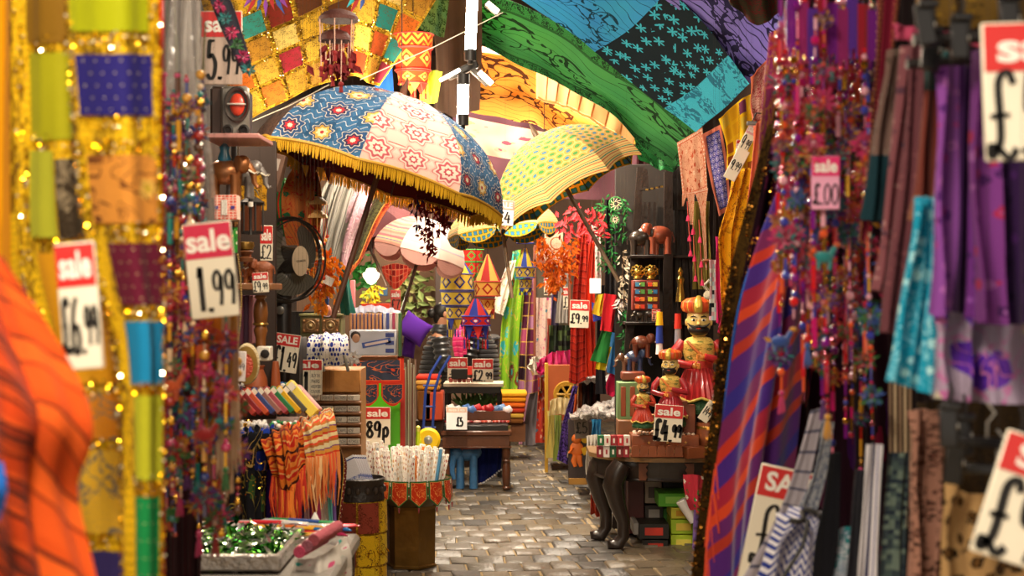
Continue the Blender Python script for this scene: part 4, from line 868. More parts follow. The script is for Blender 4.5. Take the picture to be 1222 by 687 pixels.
# ================================================================ fan
t = thing('electric_fan', 'black standing fan with a cream hub label, tilted upward', 'fan', W(338, 398, 7.6)); d = 7.6; Zf = S(1, d)
Mf = Matrix.Translation((6 * Zf, 0, 88 * Zf)) @ eul(R(4), R(-6), R(48)) @ eul(R(90), 0, 0)   # local z towards the viewer
RF = 50 * Zf
b = MB()
b.tube([Mf @ Vector((RF * math.cos(a), RF * math.sin(a), 0)) for a in [k * PI / 24 for k in range(49)]], .010, 8)
b.tube([Mf @ Vector((RF * .96 * math.cos(a), RF * .96 * math.sin(a), .05)) for a in [k * PI / 24 for k in range(49)]], .005, 6); b.build('guard_rim', dk, t)
b = MB()
for i in range(44):
    a = i * PI / 22; u = Vector((math.cos(a + .25), math.sin(a + .25), 0)); v0 = Vector((math.cos(a), math.sin(a), 0))
    b.tube([Mf @ (v0 * .06 + Vector((0, 0, .085))), Mf @ (u * RF * .6 + Vector((0, 0, .08))), Mf @ (u * RF * .97 + Vector((0, 0, .03)))], .0009, 4)
b.build('guard_wires', dk, t, kind='stuff')
for k in range(3):
    b = MB(); vs = []; a0 = k * 2 * PI / 3 + .5
    for i in range(7):
        for j in range(7):
            r_ = .05 + (RF * .86 - .05) * i / 6; w_ = (.5 + .95 * math.sin(i / 6 * 2.2)) * (j / 6 - .5) * 1.25
            vs.append(Mf @ Vector((r_ * math.cos(a0 + w_), r_ * math.sin(a0 + w_), .02 + (j / 6 - .5) * .06)))
    fs = [(i*7+j, i*7+j+1, (i+1)*7+j+1, (i+1)*7+j) for i in range(6) for j in range(6)]; b.add(vs, fs, 0); K = 0
    b.add([p - (Mf.to_3x3() @ Vector((0, 0, .003))) for p in vs], [f[::-1] for f in fs], 0); b.build('blade', P('5c5a52', .3, coat=.3), t)
b = MB(); b.lathe([(.0, .0), (.062, .0), (.066, .03), (.060, .088), (.0, .092)], 24, M=Mf @ Matrix.Translation((0, 0, 0))); b.build('hub', dk, t)
b = MB(); b.lathe([(.056, .0925), (.056, .095), (.0, .096)], 24, M=Mf, sx=.95, sy=1.35); b.build('hub_label', P('cbb79c', .5), t)
b = MB(); put_text(b, 'COLMAXX', -.03, .03, -.004, .006, 0, bold=.02, M=Mf @ Matrix.Translation((0, 0, .098)) @ eul(R(-90), 0, 0)); b.build('hub_lettering', INK(), t)
b = MB(); b.lathe([(.0, -.14), (.05, -.13), (.07, -.06), (.065, .0)], 18, M=Mf); b.build('motor', dk, t)
b = MB(); b.tube([(0, .06, 78 * Zf), (-3 * Zf, .04, 45 * Zf), (-2 * Zf, .03, 15 * Zf), (0, .03, -.9)], [.035, .05, .045, .02], 12, flat=.6); b.build('neck', P('221e1c', .3, coat=.2), t)
b = MB(); b.lathe([(.02, 0), (.022, .012), (.01, .016)], 14, M=Matrix.Translation((-3 * Zf, -.01, 28 * Zf)) @ eul(R(90), 0, 0)); b.build('knob', P('6a6660', .3, metal=.5), t)
b = MB(); b.lathe([(.2, -.93), (.21, -.92), (.19, -.9), (.03, -.87)], 24, (0, .03, 0)); b.build('base', dk, t)
boxat('carton', 'black glossy carton behind the fan stand', 'box', 343, 371, 402, 402, 9.05, .3, P('1a1715', .25, coat=.3))
boxat('carton', 'black lower carton under the glossy one behind the £1.49 card', 'box', 330, 402, 362, 470, 8.0, .3, P('201b19', .5))

# ================================================================ puppet toran, gilded figures, cloths behind the fan
mirror = fabric('elephant_toran', p_floral('b87038', ['c8a050', '2a6a48', 'a83028', 'c88848'], 5, .3, 1, 1.6, line='b83028'), .8)
drape('embroidered_hanging', 'embroidered hanging in orange, green and red with gold work above the fan', 'hanging', [[(352, 200, 8.0), (366, 196, 7.95), (378, 205, 8.0)], [(338, 235, 7.9), (362, 230, 7.85), (382, 245, 7.9)], [(345, 290, 7.95), (364, 300, 7.9), (378, 305, 7.95)]], mirror, (.03, 3, 0, .6), nu=40, nv=40)
drape('draped_scarf', 'green and red scarf hanging above the fan at its upper left', 'scarf', [[(332, 215, 8.1), (345, 212, 8.1)], [(325, 240, 8.0), (345, 245, 8.0)], [(332, 275, 8.1), (342, 285, 8.1)]], fabric('greenred', p_stripes([(0, '2a6a3a'), (.6, 'c03028'), (.8, '3a8a4a')], 2, axis='u'), .8), (.015, 2, 0, .6), nu=20, nv=24)
for i in range(2):
    t = thing('puppet_canopy', ('cream tiered puppet mobile with beaded strings, the upper one', 'gilded little puppet shrine hanging under the upper mobile')[i], 'mobile', W((378, 374)[i], (250, 300)[i], 7.9)); Z = S(1, 7.9)
    for k in range(2):
        b = MB(); b.lathe([(.004, .02), (.03, .012), (.055, -.01), (.06, -.025), (.05, -.024), (.02, .0)], 14, (0, 0, .05 - .07 * k)); b.build('cap', P('e8b870', .45, bump=.5), t)
    for k in range(9):
        a = k * 2 * PI / 9; q = Vector((.055 * math.cos(a), .055 * math.sin(a), .0)); b = MB(); b.tube([q + Vector((0, 0, .03)), q * .95 - Vector((0, 0, .06)), q - Vector((0, 0, .13 + .02 * (k % 3)))], .002, 4); b.ball(q - Vector((0, 0, .14 + .02 * (k % 3))), .010, 6, 4); b.build('beaded_string', (P('d84a28', .8), P('f0b858', .5))[k % 2], t)
    b = MB(); b.tube([(0, 0, .05), (0, 0, .35)], .002, 4); b.build('cord', dk, t)
drape('shop_cloth', 'silver grey pleated cloth hanging behind the fringed parasol pole, the left one', 'cloth', [[(392, 212, 9.0), (410, 208, 9.0), (430, 214, 9.0)], [(378, 245, 9.0), (398, 245, 8.95), (420, 250, 9.0)], [(366, 300, 9.0), (385, 305, 8.95), (404, 310, 9.0)], [(372, 345, 9.0), (388, 348, 8.95), (402, 350, 9.0)]], fabric('silver_pleat', p_stripes([(0, '8c8a84'), (.4, '5e5c58'), (.55, '9a9890'), (.8, '6a6862')], 5, axis='u', wob=.1), .6), (.03, 4, 0, .8), nu=50, nv=40)
drape('shop_cloth', 'pale pink plush cloth to the right of the silver one', 'cloth', [[(420, 206, 9.1), (436, 210, 9.1), (446, 222, 9.1)], [(412, 245, 9.0), (428, 240, 8.95), (440, 250, 9.0)], [(400, 290, 9.1), (412, 290, 9.0), (420, 292, 9.1)], [(392, 335, 9.1), (402, 335, 9.1), (410, 335, 9.1)]], P('a8808e', .95, bump=1.0, bs=60, sheen=.5, vs=30), (.03, 2, 1, .8), nu=40, nv=40)
drape('shop_cloth', 'olive cloth with ragged orange border hanging right of the pink plush cloth', 'cloth', [[(440, 225, 9.3), (462, 222, 9.3), (480, 228, 9.3)], [(424, 270, 9.3), (440, 265, 9.3), (455, 262, 9.3)], [(402, 330, 9.3), (415, 330, 9.3), (432, 310, 9.3)]], fabric('olive_orange', p_border(p_print('5a5a38', '3a3020', 3, 5, .1), p_print('d87a38', 'a83828', 8, 5, .2), .25, .1, 'e0a050'), .85), (.03, 3, 0, .7), nu=40, nv=40)
ofea = [P(c, .8, soft=.3) for c in ('d87a10', 'c85a08', 'd88c20')]
for k, (a, b_) in enumerate((((376, 312), (380, 368)), ((388, 300), (384, 372)), ((396, 308), (392, 345)), ((382, 296), (376, 340)))):
    feather_cluster('feather_garland', ('orange feather garland hanging beside the fan, nearest the guard', 'orange feather garland beside the fan, longest one', 'orange feather garland beside the fan, farthest right', 'short orange feather garland touching the fan guard')[k], 'garland', [W(a[0], a[1], 8.1), W((a[0] + b_[0]) / 2 + 3, (a[1] + b_[1]) / 2, 8.1), W(b_[0], b_[1], 8.1)], ofea, 70, .022, .05, .02, k + 3)
boxat('hanging_label', 'white folded paper label among the orange feathers', 'label', 386, 330, 398, 340, 7.9, .004, WH(), rot=(0, R(25), 0), bev=.001)
t = thing('glass_bottle', 'blue necked pink bottle hanging beside the orange feathers', 'bottle', W(390, 378, 8.2))
b = MB(); b.lathe([(.01, 0), (.024, .008), (.028, .03), (.02, .055), (.009, .065)], 14); b.build('body', P('d89080', .3, coat=.3), t)
b = MB(); b.lathe([(.011, .064), (.013, .12), (.012, .19), (.006, .2)], 14); b.build('neck', P('3a70d0', .25, coat=.4), t)
boxat('rolled_poster', 'pink rolled paper standing behind the teal cloth', 'roll', 418, 334, 424, 376, 8.9, .03, P('e08088', .6))
drape('folded_parasol', 'folded teal cloth hanging under the parasol pole', 'cloth', [[(406, 318, 8.7), (411, 320, 8.68), (414, 322, 8.7)], [(406, 345, 8.7), (413, 347, 8.66), (419, 349, 8.7)], [(408, 376, 8.7), (416, 376, 8.66), (424, 375, 8.7)]], cloth_m('2a6a62'), (.012, 2, 0, .6), nu=20, nv=24)

# ================================================================ green chest, dotted bag, cartons of incense, wooden display
t = boxat('chest_of_drawers', 'small old green chest with carved drawers', 'chest', 361, 376, 410, 427, 8.6, .2, P('6a6a42', .6, bump=.5, bs=30))
w_ = S(49, 8.6); h_ = S(51, 8.6)
part_box(t, 'top', (0, 0, h_ / 2 + .004), (w_ * 1.06, .22, .014), P('7c7a4e', .55))
for i in range(2):
    for j in range(2):
        dr = part_box(t, 'drawer', ((i - .5) * w_ * .48, -.102, h_ * (.27 - .42 * j)), (w_ * .42, .02, h_ * .33), P('7a5a34', .55, bump=.6, bs=30))
        b = MB(); b.lathe([(.030, 0), (.026, .005), (.018, .003), (.008, .008)], 12, M=Matrix.Translation((0, -.010, 0)) @ eul(R(90), 0, 0)); b.build('rosette', P('8a6c40', .5), dr)
        b = MB(); b.ball((0, -.024, 0), .008, 10, 6); b.build('knob', P('d8c898', .3, metal=.5), dr)
        for sx in (-1, 1):
            for sz in (-1, 1): b = MB(); b.ball((sx * w_ * .16, -.010, sz * h_ * .11), .007, 7, 4); b.build('stud', P('a87848', .5), dr)
dot = fabric('dotted_cloth', p_dots('f4f0ec', '2a3a9a', 13, 9, .30, 1, ck=1), .6)
t = thing('dotted_bag', 'white cloth bag with blue dots lying on the wooden display', 'bag', W(391, 434, 8.3))
cb = Cloth([[(372, 400, 8.46), (392, 397, 8.44), (412, 398, 8.46)], [(368, 405, 8.34), (392, 403, 8.3), (415, 404, 8.34)], [(366, 420, 8.30), (392, 420, 8.24), (416, 420, 8.30)], [(365, 434, 8.34), (392, 437, 8.3), (417, 434, 8.34)]], (.008, 3, 0, 1))
cb.mesh('cloth_body', dot, t, nu=40, nv=30, th=.01)
for x in (382, 411): b = MB(); p = W(x, 424, 8.2) - t.location; b.tube([p, p + Vector((.012, -.02, -.04)), p + Vector((.022, -.01, -.085))], [.010, .010, .009], 8); b.build('handle', P('7a7468', .6), t)
b = MB(); fluff(b, W(422, 426, 8.35) - t.location, .03, 60, random.Random(2), 1, .03, .02); b.build('crumpled_tissue', P('e8e4e0', .3), t)
for i in range(9):
    x0 = 418 + i * 4.4; o = boxat('incense_packet', 'upright tan incense packet with a blue edge in the row on the clear package', 'packet', x0, 374, x0 + 4.1, 393, 8.5, .08, fabric('incense_card', p_bands(['c88a58', 'e0aa78', '3a4a90'], [.15, .8], 'u'), .5, soft=0, sheen=0), group='row of tan incense packets', bev=.002)
for i in range(6):
    c_ = ('d8d4d8', '4a5aa0', 'e8e0e0', 'c0486a', 'e8d8c8', '4a7a4a')[i]; x0 = 458 + i * 3.6
    boxat('incense_packet', ('silver', 'blue', 'white', 'rose', 'cream', 'green')[i] + ' incense packet standing right of the tan row', 'packet', x0, 373, x0 + 3.3, 425 if i > 3 else 394, 8.5, .08, P(c_, .45), bev=.002)
t = boxat('wrapped_package', 'clear wrapped box with a blue printed stripe and a portrait', 'package', 418, 393, 474, 424, 8.35, .1, P('c8ccd8', .35, coat=.4), bev=.008)
w_ = S(56, 8.35); h_ = S(31, 8.35)
b = MB(); b.box((.02, -.053, .0), (w_ * .62, .003, .030), rot=(0, R(-11), 0)); b.build('blue_label', P('3a5ab0', .3, coat=.5), t)
b = MB(); b.box((.02, -.056, .0), (w_ * .50, .003, .014), rot=(0, R(-11), 0)); b.build('label_strip', P('e8d4d0', .3, coat=.5), t)
b = MB(); b.ball((-w_ * .36, -.052, h_ * .18), (.022, .004, .026), 12, 6); b.build('portrait_face', P('c89878', .5), t)
b = MB(); b.ball((-w_ * .37, -.050, h_ * .27), (.028, .004, .026), 12, 6); b.build('portrait_hair', P('2a1c18', .5), t)
for k in range(3): b = MB(); b.box((w_ * (.36 + .0), -.053, h_ * (-.3 + .3 * k)), (w_ * .18, .003, .022)); b.build('blue_square', P('3a4a98', .4), t)
boxat('package_lid', 'flat red bordered display lid under the clear package', 'tray', 418, 424, 474, 429, 8.45, .12, P('a87048', .5))
drape('plastic_wrap', 'loose clear film standing up behind the packets', 'wrap', [[(416, 368, 8.75), (445, 364, 8.72), (478, 370, 8.75)], [(416, 374, 8.7), (445, 372, 8.7), (478, 374, 8.7)]], P('c8d0e8', .1, alpha=.5), (.01, 5, 0, 1), nu=30, nv=6)
# wooden display with drawers of labels
ww = wood('9a6a38', .5)
t = thing('label_cabinet', 'wooden cabinet with rows of handwritten white labels', 'cabinet', W(400, 560, 8.9)); cx = t.location.x
def wpx(t, name, x0, y0, x1, y1, yf, dep, m, **k):
    a = W((x0 + x1) / 2, (y0 + y1) / 2, yf); b = MB(); b.box((0, 0, 0), (S(x1 - x0, yf), dep, S(y1 - y0, yf)), bev=.004); o = b.build(name, m, t, **k); o.location = a + Vector((0, dep / 2, 0)) - t.location; return o
wpx(t, 'carcass', 364, 440, 431, 560, 8.9, .3, ww)
wpx(t, 'front_board', 366, 441, 430, 468, 8.86, .03, wood('b47c40'))
nm = ['JASMINE', 'SANDALWOOD', 'NAG CHAMPA', 'ROSE', 'VANILLA', 'MUSK', 'LAVENDER', 'PATCHOULI', 'AMBER', 'OPIUM', 'CEDAR', 'FRANKINC']; 
for r_ in range(5):
    y0 = 471 + r_ * 13.0; wpx(t, 'ledge', 366, y0 + 8, 430, y0 + 11, 8.82, .08, wood('7a4e28'))
    for c_ in range(4):
        x0 = 367 + c_ * 15.8; lb = wpx(t, 'paper_label', x0, y0, x0 + 15, y0 + 7, 8.84, .006, P('e6dccb', .6)); wl = S(13, 8.84)
        s_ = nm[(r_ * 4 + c_) % 12]; b = MB(); put_text(b, s_, -wl / 2, -wl / 2 + wl * min(1, len(s_) / 8), -.010, .010, -.0035, bold=.0, shear=.3); b.build('lettering', INK(), lb)
sign('tall card headed SALE at £1.49 in front of the black carton', 341, 421, 7.35, 31, 46, roll=8, head='SALE', price='£1.49', hf=.30, small=.62, pbox=(.05, .95, .05, .95), pw=.06)
sign('wider sale card at £1 partly behind the £1.49 card', 366, 450, 8.15, 37, 42, head='sale', price='£1', hf=.28, pbox=(.04, .58, .08, .92), pw=.07, extra=[('BUY IN', .66, .92, .5, .6), ('PAIRS', .66, .92, .34, .44), ('ASSORTED', .64, .96, .2, .28), ('COLOURS', .64, .94, .06, .14)])
# pots under the candlestick
for k, (x, y1, y0, r_) in enumerate(((306, 465, 436, 14), (329, 470, 431, 6))):
    t = thing('clay_vase', ('wide terracotta vase behind the beaded bag', 'slim terracotta cone beside the wide vase')[k], 'vase', W(x, y1, 6.9)); Z = S(1, 6.9); L = (y1 - y0) * Z
    b = MB(); b.lathe([(r_ * Z * a, L * z) for a, z in (((.7, 0), (1.0, .15), (.9, .5), (.6, .85), (.75, 1), (.6, 1)) if k == 0 else ((1, 0), (1.05, .1), (.8, .7), (.6, 1), (.3, 1.0)))], 16); b.build('body', P('a0522c', .5), t)
# ================================================================ table with pencils boxes and draped scarves (depth 6.8)
t = thing('market_table', 'table draped with cloths that carries the slanted coloured boxes', 'table', W(325, 520, 7.0)); t.location.z = 0; zt = W(0, 513, 6.6).z; 
part_box(t, 'tabletop', (-.06, .0, zt - .02), (.50, .6, .04), wood())
for sx in (-1, 1):
    for sy in (-1, 1): part_box(t, 'leg', (sx * .2 - .06, sy * .24, (zt - .04) / 2), (.05, .05, zt - .04), wood())
bc = ('b04038', '8a2a30', 'c85a3a', '3a4a80', '9a6a60', 'a8505a', '2f7a4a', 'd8a820', '50504a', 'f0d85a', 'e8b0b0')
for i, c_ in enumerate(bc):
    x = 283 + i * 7.6; y = 482 - i * .4; p = W(x + 9, y, 6.75 + .0 * i)
    L = .16 if c_ != 'f0d85a' else .20; th = .026 if c_ != 'f0d85a' else .05
    b = MB(); b.box((0, 0, 0), (th, .035, L), bev=.003); t2 = b.build('slanted_box', P(c_, .45)); t2.location = p + Vector((0, 0, .01)); t2.rotation_euler = (R(-18), R(-47), R(-6))
    T(t2, ('brick red', 'wine red', 'orange red', 'navy', 'taupe', 'rose', 'green', 'amber', 'grey', 'wide yellow', 'pale pink')[i] + ' slanted narrow box in the row on the draped table', 'box')
    b = MB(); b.box((0, -.0185, L * .35), (th * .9, .002, L * .18)); b.build('label', P('f0e4d0', .5), t2)
b = MB(); rnd = random.Random(4)
tr = thing('trinket_tray', 'tray of white and coloured glass baubles behind the slanted boxes', 'tray', W(308, 466, 6.95))
part_box(tr, 'tray', (0, .02, -.02), (.30, .2, .02), P('e0dcd4', .5))
bl = [glass(c) for c in ('e8e4e0', 'f0ece4', '2a8a50', 'd83a30', '2a6ab0', 'f0e8d8')]
for i in range(70): x = rnd.uniform(-.14, .16); b.ball((x, rnd.uniform(-.06, .1), rnd.uniform(-.005, .03)), rnd.uniform(.009, .014), 8, 5, rnd.choice((0, 1, 5, 0, 1, 2, 3, 4)))
b.build('baubles', bl, tr, kind='stuff')
for k, (px, n_, cols) in enumerate(((300, 34, (0, 1, 5, 5)), (336, 16, (2, 2, 0, 5)))):
    tr = thing('trinket_dish', ('dish of clear and gold trinkets in front of the slanted boxes', 'black dish of green glass balls in front of the slanted boxes')[k], 'dish', W(px, 511, 6.55))
    b = MB(); b.box((0, 0, 0), (.15 if k == 0 else .12, .12, .012), bev=.005); b.build('dish', (P('d8d0c0', .3), dk)[k], tr)
    for i in range(n_):
        b = MB(); b.ball((rnd.uniform(-.065, .065), rnd.uniform(-.05, .05), .012 + rnd.uniform(0, .014)), rnd.uniform(.009, .013), 9, 6); b.build('trinket', (bl + [mat('gold_bead')])[rnd.choice(cols) if k else rnd.choice((0, 1, 5, 6))], tr)
peac = fabric('peacock_cloth', p_bands([p_floral('1a1a20', ['2a4a2a', '7a3a2a', '3a5a2a'], 4, .25, line='8a7a38'), p_floral('12141c', ['1a3aa0', '2848b8', '16267a'], 3.0, .42, line='b09050')], [.38]), .75)
drape('table_cover', 'black cloth with blue and green embroidery over the front of the draped table', 'cloth', [[(278, 516, 6.6), (305, 514, 6.55), (332, 514, 6.6)], [(278, 518, 6.5), (305, 516, 6.42), (330, 516, 6.5)], [(276, 570, 6.5), (303, 570, 6.42), (326, 570, 6.5)], [(278, 640, 6.5), (303, 640, 6.4), (322, 636, 6.5)]], peac, (.02, 3, 0, .8), nu=50, nv=50)
seq = Cloth([[(280, 530, 6.38), (320, 530, 6.38)], [(280, 600, 6.38), (320, 600, 6.38)]], (0, 1, 0, 0)); sequins(seq, 'sequins', [goldthread], bpy.data.objects['table_cover.001'], [(.1, .9, .1, .9)], 60, .003, .0, 4)
drape('table_cover', 'purple cloth edge between the black embroidered cloth and the orange scarf', 'cloth', [[(322, 516, 6.5), (330, 516, 6.48)], [(318, 580, 6.5), (328, 580, 6.46)], [(320, 640, 6.5), (330, 640, 6.46)]], cloth_m('3a2070'), (.01, 1, 0, 1), nu=10, nv=20)
sc1 = fabric('scarf_flame', p_stripes([(0, 'd04818'), (.15, 'e08838'), (.3, 'a02818'), (.42, 'd86a20'), (.55, '4a2014'), (.66, 'e0782a'), (.8, 'c83020'), (.92, 'e8a860')], 3, wob=.3, ws=5), .85)
o, c = drape('fringed_scarf', 'flame coloured scarf with long fringe over the table front', 'scarf', [[(308, 522, 6.7), (335, 508, 6.75), (356, 505, 6.8)], [(312, 527, 6.42), (338, 514, 6.38), (360, 508, 6.42)], [(322, 550, 6.36), (342, 548, 6.3), (362, 535, 6.36)], [(328, 566, 6.36), (344, 590, 6.3), (364, 556, 6.36)]], sc1, (.014, 4, 0, .8), nu=50, nv=40)
b = MB(); rnd = random.Random(8); fm = [P(x, .85) for x in ('e05a28', 'c83020', 'f08a30', 'b82a1a')]
for i in range(70):
    p = c.at((i + .5) / 70, 1.0 - .02); L = rnd.uniform(.14, .22); b.tube([p, p + Vector((rnd.uniform(-.01, .01), -.01, -L * .5)), p + Vector((rnd.uniform(-.015, .015), 0, -L))], [.004, .0045, .0015], 5, rnd.randrange(4))
b.build('fringe', fm, o, world=True, kind='stuff')
sc2 = fabric('scarf_cream', p_stripes([(0, 'f0d8a0'), (.2, 'd84a30'), (.3, 'e8a848'), (.5, '8a4a8a'), (.56, 'f0e0b0'), (.75, 'c87a38'), (.88, 'e85a38')], 3, wob=.1, ws=6), .85)
o, c = drape('fringed_scarf', 'cream and orange scarf with pale fringe at the table corner', 'scarf', [[(345, 508, 6.9), (372, 492, 7.0), (398, 488, 7.1)], [(352, 512, 6.5), (378, 500, 6.55), (398, 496, 6.7)], [(360, 530, 6.45), (382, 522, 6.5), (400, 515, 6.65)], [(364, 548, 6.45), (384, 545, 6.5), (402, 540, 6.65)]], sc2, (.014, 4, 1, .8), nu=50, nv=40)
b = MB(); fm2 = [P(x, .85) for x in ('f0c890', 'e08a48', 'e05a30', 'f0a8a0')]
for i in range(60):
    u = (i + .5) / 60; p = c.at(u, .98); L = rnd.uniform(.12, .24) ; b.tube([p, p + Vector((rnd.uniform(-.01, .01), -.01, -L * .5)), p + Vector((rnd.uniform(-.015, .015), 0, -L))], [.0045, .0045, .0015], 5, min(3, int(u * 2) + rnd.randrange(2)))
b.build('fringe', fm2, o, world=True, kind='stuff')
rag = [P(x, .85) for x in ('e0d8d0', 'c8a8b8', 'd04a8a', '5aa8a0', 'a03a6a', 'd8d0c0', '7a5aa0', 'c8383a')]
for k in range(11):
    x = 352 + k * 4.6; dd = 6.75 + .02 * (k % 3); drape('ribbon_strand', 'narrow hanging ribbon strand below the fringed scarves', 'ribbon', [[(x, 545, dd), (x + 4.5, 545, dd)], [(x - 2, 600, dd), (x + 3, 600, dd)], [(x + random.uniform(-4, 2), 632 + (k * 7) % 18, dd), (x + 5, 634 + (k * 7) % 18, dd)]], rag[(k * 3) % 8], (.006, 1, k, 1), nu=6, nv=16, group='ribbon strands under the fringed scarves')
drape('edge_cloth', 'dark cloth with a beaded border hanging right of the ribbon strands', 'cloth', [[(398, 510, 7.0), (408, 540, 7.0)], [(398, 560, 7.0), (414, 560, 7.0)], [(396, 640, 7.0), (404, 640, 7.0)]], fabric('dark_border', p_border('2a1a1a', p_dots('7a2a2a', 'd8c8a0', 3, 40, .2), .25, .02), .8), (.01, 1, 0, 1), nu=14, nv=30)
t = thing('paper_cone', 'white paper cone standing on the front table', 'paper', W(376, 640, 5.3)); b = MB(); b.lathe([(.045, 0), (.03, .04), (.004, .085)], 14, sx=.8, sy=.4); b.build('cone', WH(), t)
# ================================================================ patchwork drum with carved tray, incense basket, green board
def p_diamond(bg, fg, dot=None, nu=6, nv=1):
    def f(t):
        u, v, fu, fv, r, vec = cellr(t, nu, nv); q = t.m('ADD', t.m('ABSOLUTE', fu), t.m('ABSOLUTE', fv))
        c = t.mix(t.lt(q, .42), bg, fg); c = t.mix(t.lt(q, .26), c, bg)
        if dot: c = t.mix(t.lt(r, .12), c, dot)
        return c
    return f
def ring_patch(b, c, r0, r1, z0, z1, a0, a1, off=0, n=6, m=6, wob=0, mi=0):
    vs = []; uvs = []
    for j in range(m + 1):
        for i in range(n + 1):
            a = a0 + (a1 - a0) * i / n; f = j / m; r_ = r0 + (r1 - r0) * f + off + wob * math.sin(a * 9) * (1 - f)
            vs.append((c[0] + r_ * math.cos(a), c[1] + r_ * math.sin(a), z0 + (z1 - z0) * f)); uvs.append((i / n, f))
    b.add(vs, [(j*(n+1)+i, j*(n+1)+i+1, (j+1)*(n+1)+i+1, (j+1)*(n+1)+i) for j in range(m) for i in range(n)], mi, uvs)
t = thing('cloth_covered_drum', 'round drum wrapped in yellow and red patchwork sari cloth', 'drum', (W(430, 0, 8.35).x, 8.35, 0))
zt = W(0, 597, 8.3).z; b = MB(); b.lathe([(.145, 0), (.142, zt * .5), (.132, zt)], 28); b.build('cloth_base', gold, t)
pcs = ['9a4434', 'e0b418', 'a85040', 'e8c020', 'd09818', '8a3a2c', 'e8c828', 'c07828']
for j in range(3):
    for i in range(7):
        a0 = -PI + i * 2 * PI / 7 - .2; b = MB(); z0 = zt * (j / 3 + .015); ring_patch(b, (0, 0), .146, .142, z0, z0 + zt * .31, a0, a0 + 2 * PI / 7 - .08, off=.004, n=10)
        c_ = pcs[(i * 3 + j * 5) % 8]; b.build('patch', fabric('drum_' + c_, p_print(c_, '5a2a18', 4, 5, .04, fine=8, dens=.04), .7), t)
b = MB(); rnd = random.Random(5)
for i in range(60): a = rnd.uniform(-PI, 0); b.leaf((.146 * math.cos(a), .146 * math.sin(a), rnd.uniform(.0, .03) if i % 2 else rnd.uniform(.25, .27)), (math.cos(a), math.sin(a), -1), .03, .006)
b.build('frayed_threads', goldthread, t, kind='stuff')
t = thing('carved_tray', 'black carved round tray on top of the patchwork drum', 'tray', (W(430, 0, 8.35).x, 8.35, zt))
b = MB(); b.lathe([(.10, 0), (.135, 0), (.132, .03), (.126, .055), (.132, .10), (.138, .118), (.128, .124), (.118, .10), (.11, .02)], 32); b.build('bowl', P('241d1a', .45, bump=.5, bs=60), t)
for i in range(16): a = -PI + i * PI / 8; b = MB(); b.ball((.131 * math.cos(a), .131 * math.sin(a), .06), (.014, .014, .02), 8, 5); b.build('carved_leaf', P('3a302a', .4), t)
for i in range(6):
    o = boxat('paper_packet', 'white paper sachet with blue stripes leaning in the carved tray', 'packet', 404 + i * 2.5, 545, 430 + i * 2.5, 584, 8.3 + i * .015, .003, fabric('sachet', p_bands(['e8e4e8', p_print('3a5ab0', 'e8e4e8', 6, 3, .2), 'e8e4e8', '3a4a90', 'f0ecec'], [.08, .34, .88, .92], 'v'), .4, sheen=0, soft=0), rot=(R(-25), R(-26 + i), 0), group='striped sachets in the carved tray', bev=.001)
bx_, by_ = W(490, 0, 9.15).x, 9.25
t = thing('hexagonal_planter', 'six sided brown brass planter standing on the setts', 'planter', (bx_, by_, 0))
zb = W(0, 606, 9.1).z; b = MB(); b.lathe([(.150, 0), (.152, .012), (.146, .02), (.150, zb - .02), (.155, zb)], 6, a0=-PI / 2 + .35); b.smooth = False; b.build('body', mat('old_brass', '7a5a26', .38, metal=.65, bump=.5, bs=14, var=.4, vs=7), t)
b = MB(); b.lathe([(.155, 0), (.157, .012), (.150, .014)], 6, a0=-PI / 2 + .35); b.build('foot', mat('old_brass'), t, smooth=False)
zr = W(0, 574, 9.1).z
t = thing('basket', 'wide basket on the planter, hung round with orange embroidered flaps', 'basket', (bx_, by_, zb))
b = MB(); b.lathe([(.14, 0), (.19, .05), (.225, zr - zb), (.215, zr - zb), (.18, .06), (.1, .02)], 28); b.build('bowl', P('5a4a24', .5, metal=.3), t)
tm = fabric('toran_orange', p_border(p_floral('c83a1a', ['e87830', 'a82a18', 'd8602a'], 2.6, .3, line='f0a050'), '3a6a3a', .10, .07, 'e8b060'), .85)
tm2 = fabric('toran_lattice', p_cells(['3a7a3a', 'e8e0c0', '8a2a20'], 3, 12, '2a4a2a'), .85)
for i in range(13):
    a0 = -PI - .35 + i * 2 * PI / 13; b = MB(); vs = []; uvs = []; n = 8; m = 8; aw = 2 * PI / 13 * (.94 if i % 2 or 1 else .2)
    for off in (0, .006):
        for j in range(m + 1):
            for q in range(n + 1):
                f = q / n; L = .155 * (.66 + .34 * (1 - abs(2 * f - 1))); a = a0 + aw * f; r_ = .232 + off + .006 * math.sin(f * PI) + .01 * j / m
                vs.append((r_ * math.cos(a), r_ * math.sin(a), (zr - zb) + .008 - L * j / m)); uvs.append((f, 1 - j / m))
    fs = [(j*(n+1)+q, j*(n+1)+q+1, (j+1)*(n+1)+q+1, (j+1)*(n+1)+q) for j in range(m) for q in range(n)]; K = (n + 1) * (m + 1)
    b.add(vs, fs[::1] + [tuple(x + K for x in f_[::-1]) for f_ in fs], 0, uvs); b.build('flap', tm, t)
    b = MB(); a = a0 + aw / 2; p = Vector((.248 * math.cos(a), .248 * math.sin(a), zr - zb - .15)); b.tube([p, p - Vector((0, 0, .03))], [.006, .003], 6); b.build('tassel', YARN[4], t)
    b = MB(); a = a0 + aw; p = Vector((.238 * math.cos(a), .238 * math.sin(a), zr - zb)); b.tube([p, p - Vector((0, 0, .1))], .008, 6, flat=.5); b.build('green_band', tm2, t)
pk = [fabric('packet_%d' % i, p_dots('faf6ee', c_, 2, 9, .20, 1, ck=1), .45, sheen=0, soft=.05) for i, c_ in enumerate(('b85a48', 'e0b070', '8a3030', 'd8d0b8', '6a8a9a'))] + [P('e88838', .45), P('5aa0d0', .45)]
rnd = random.Random(21); pks = []
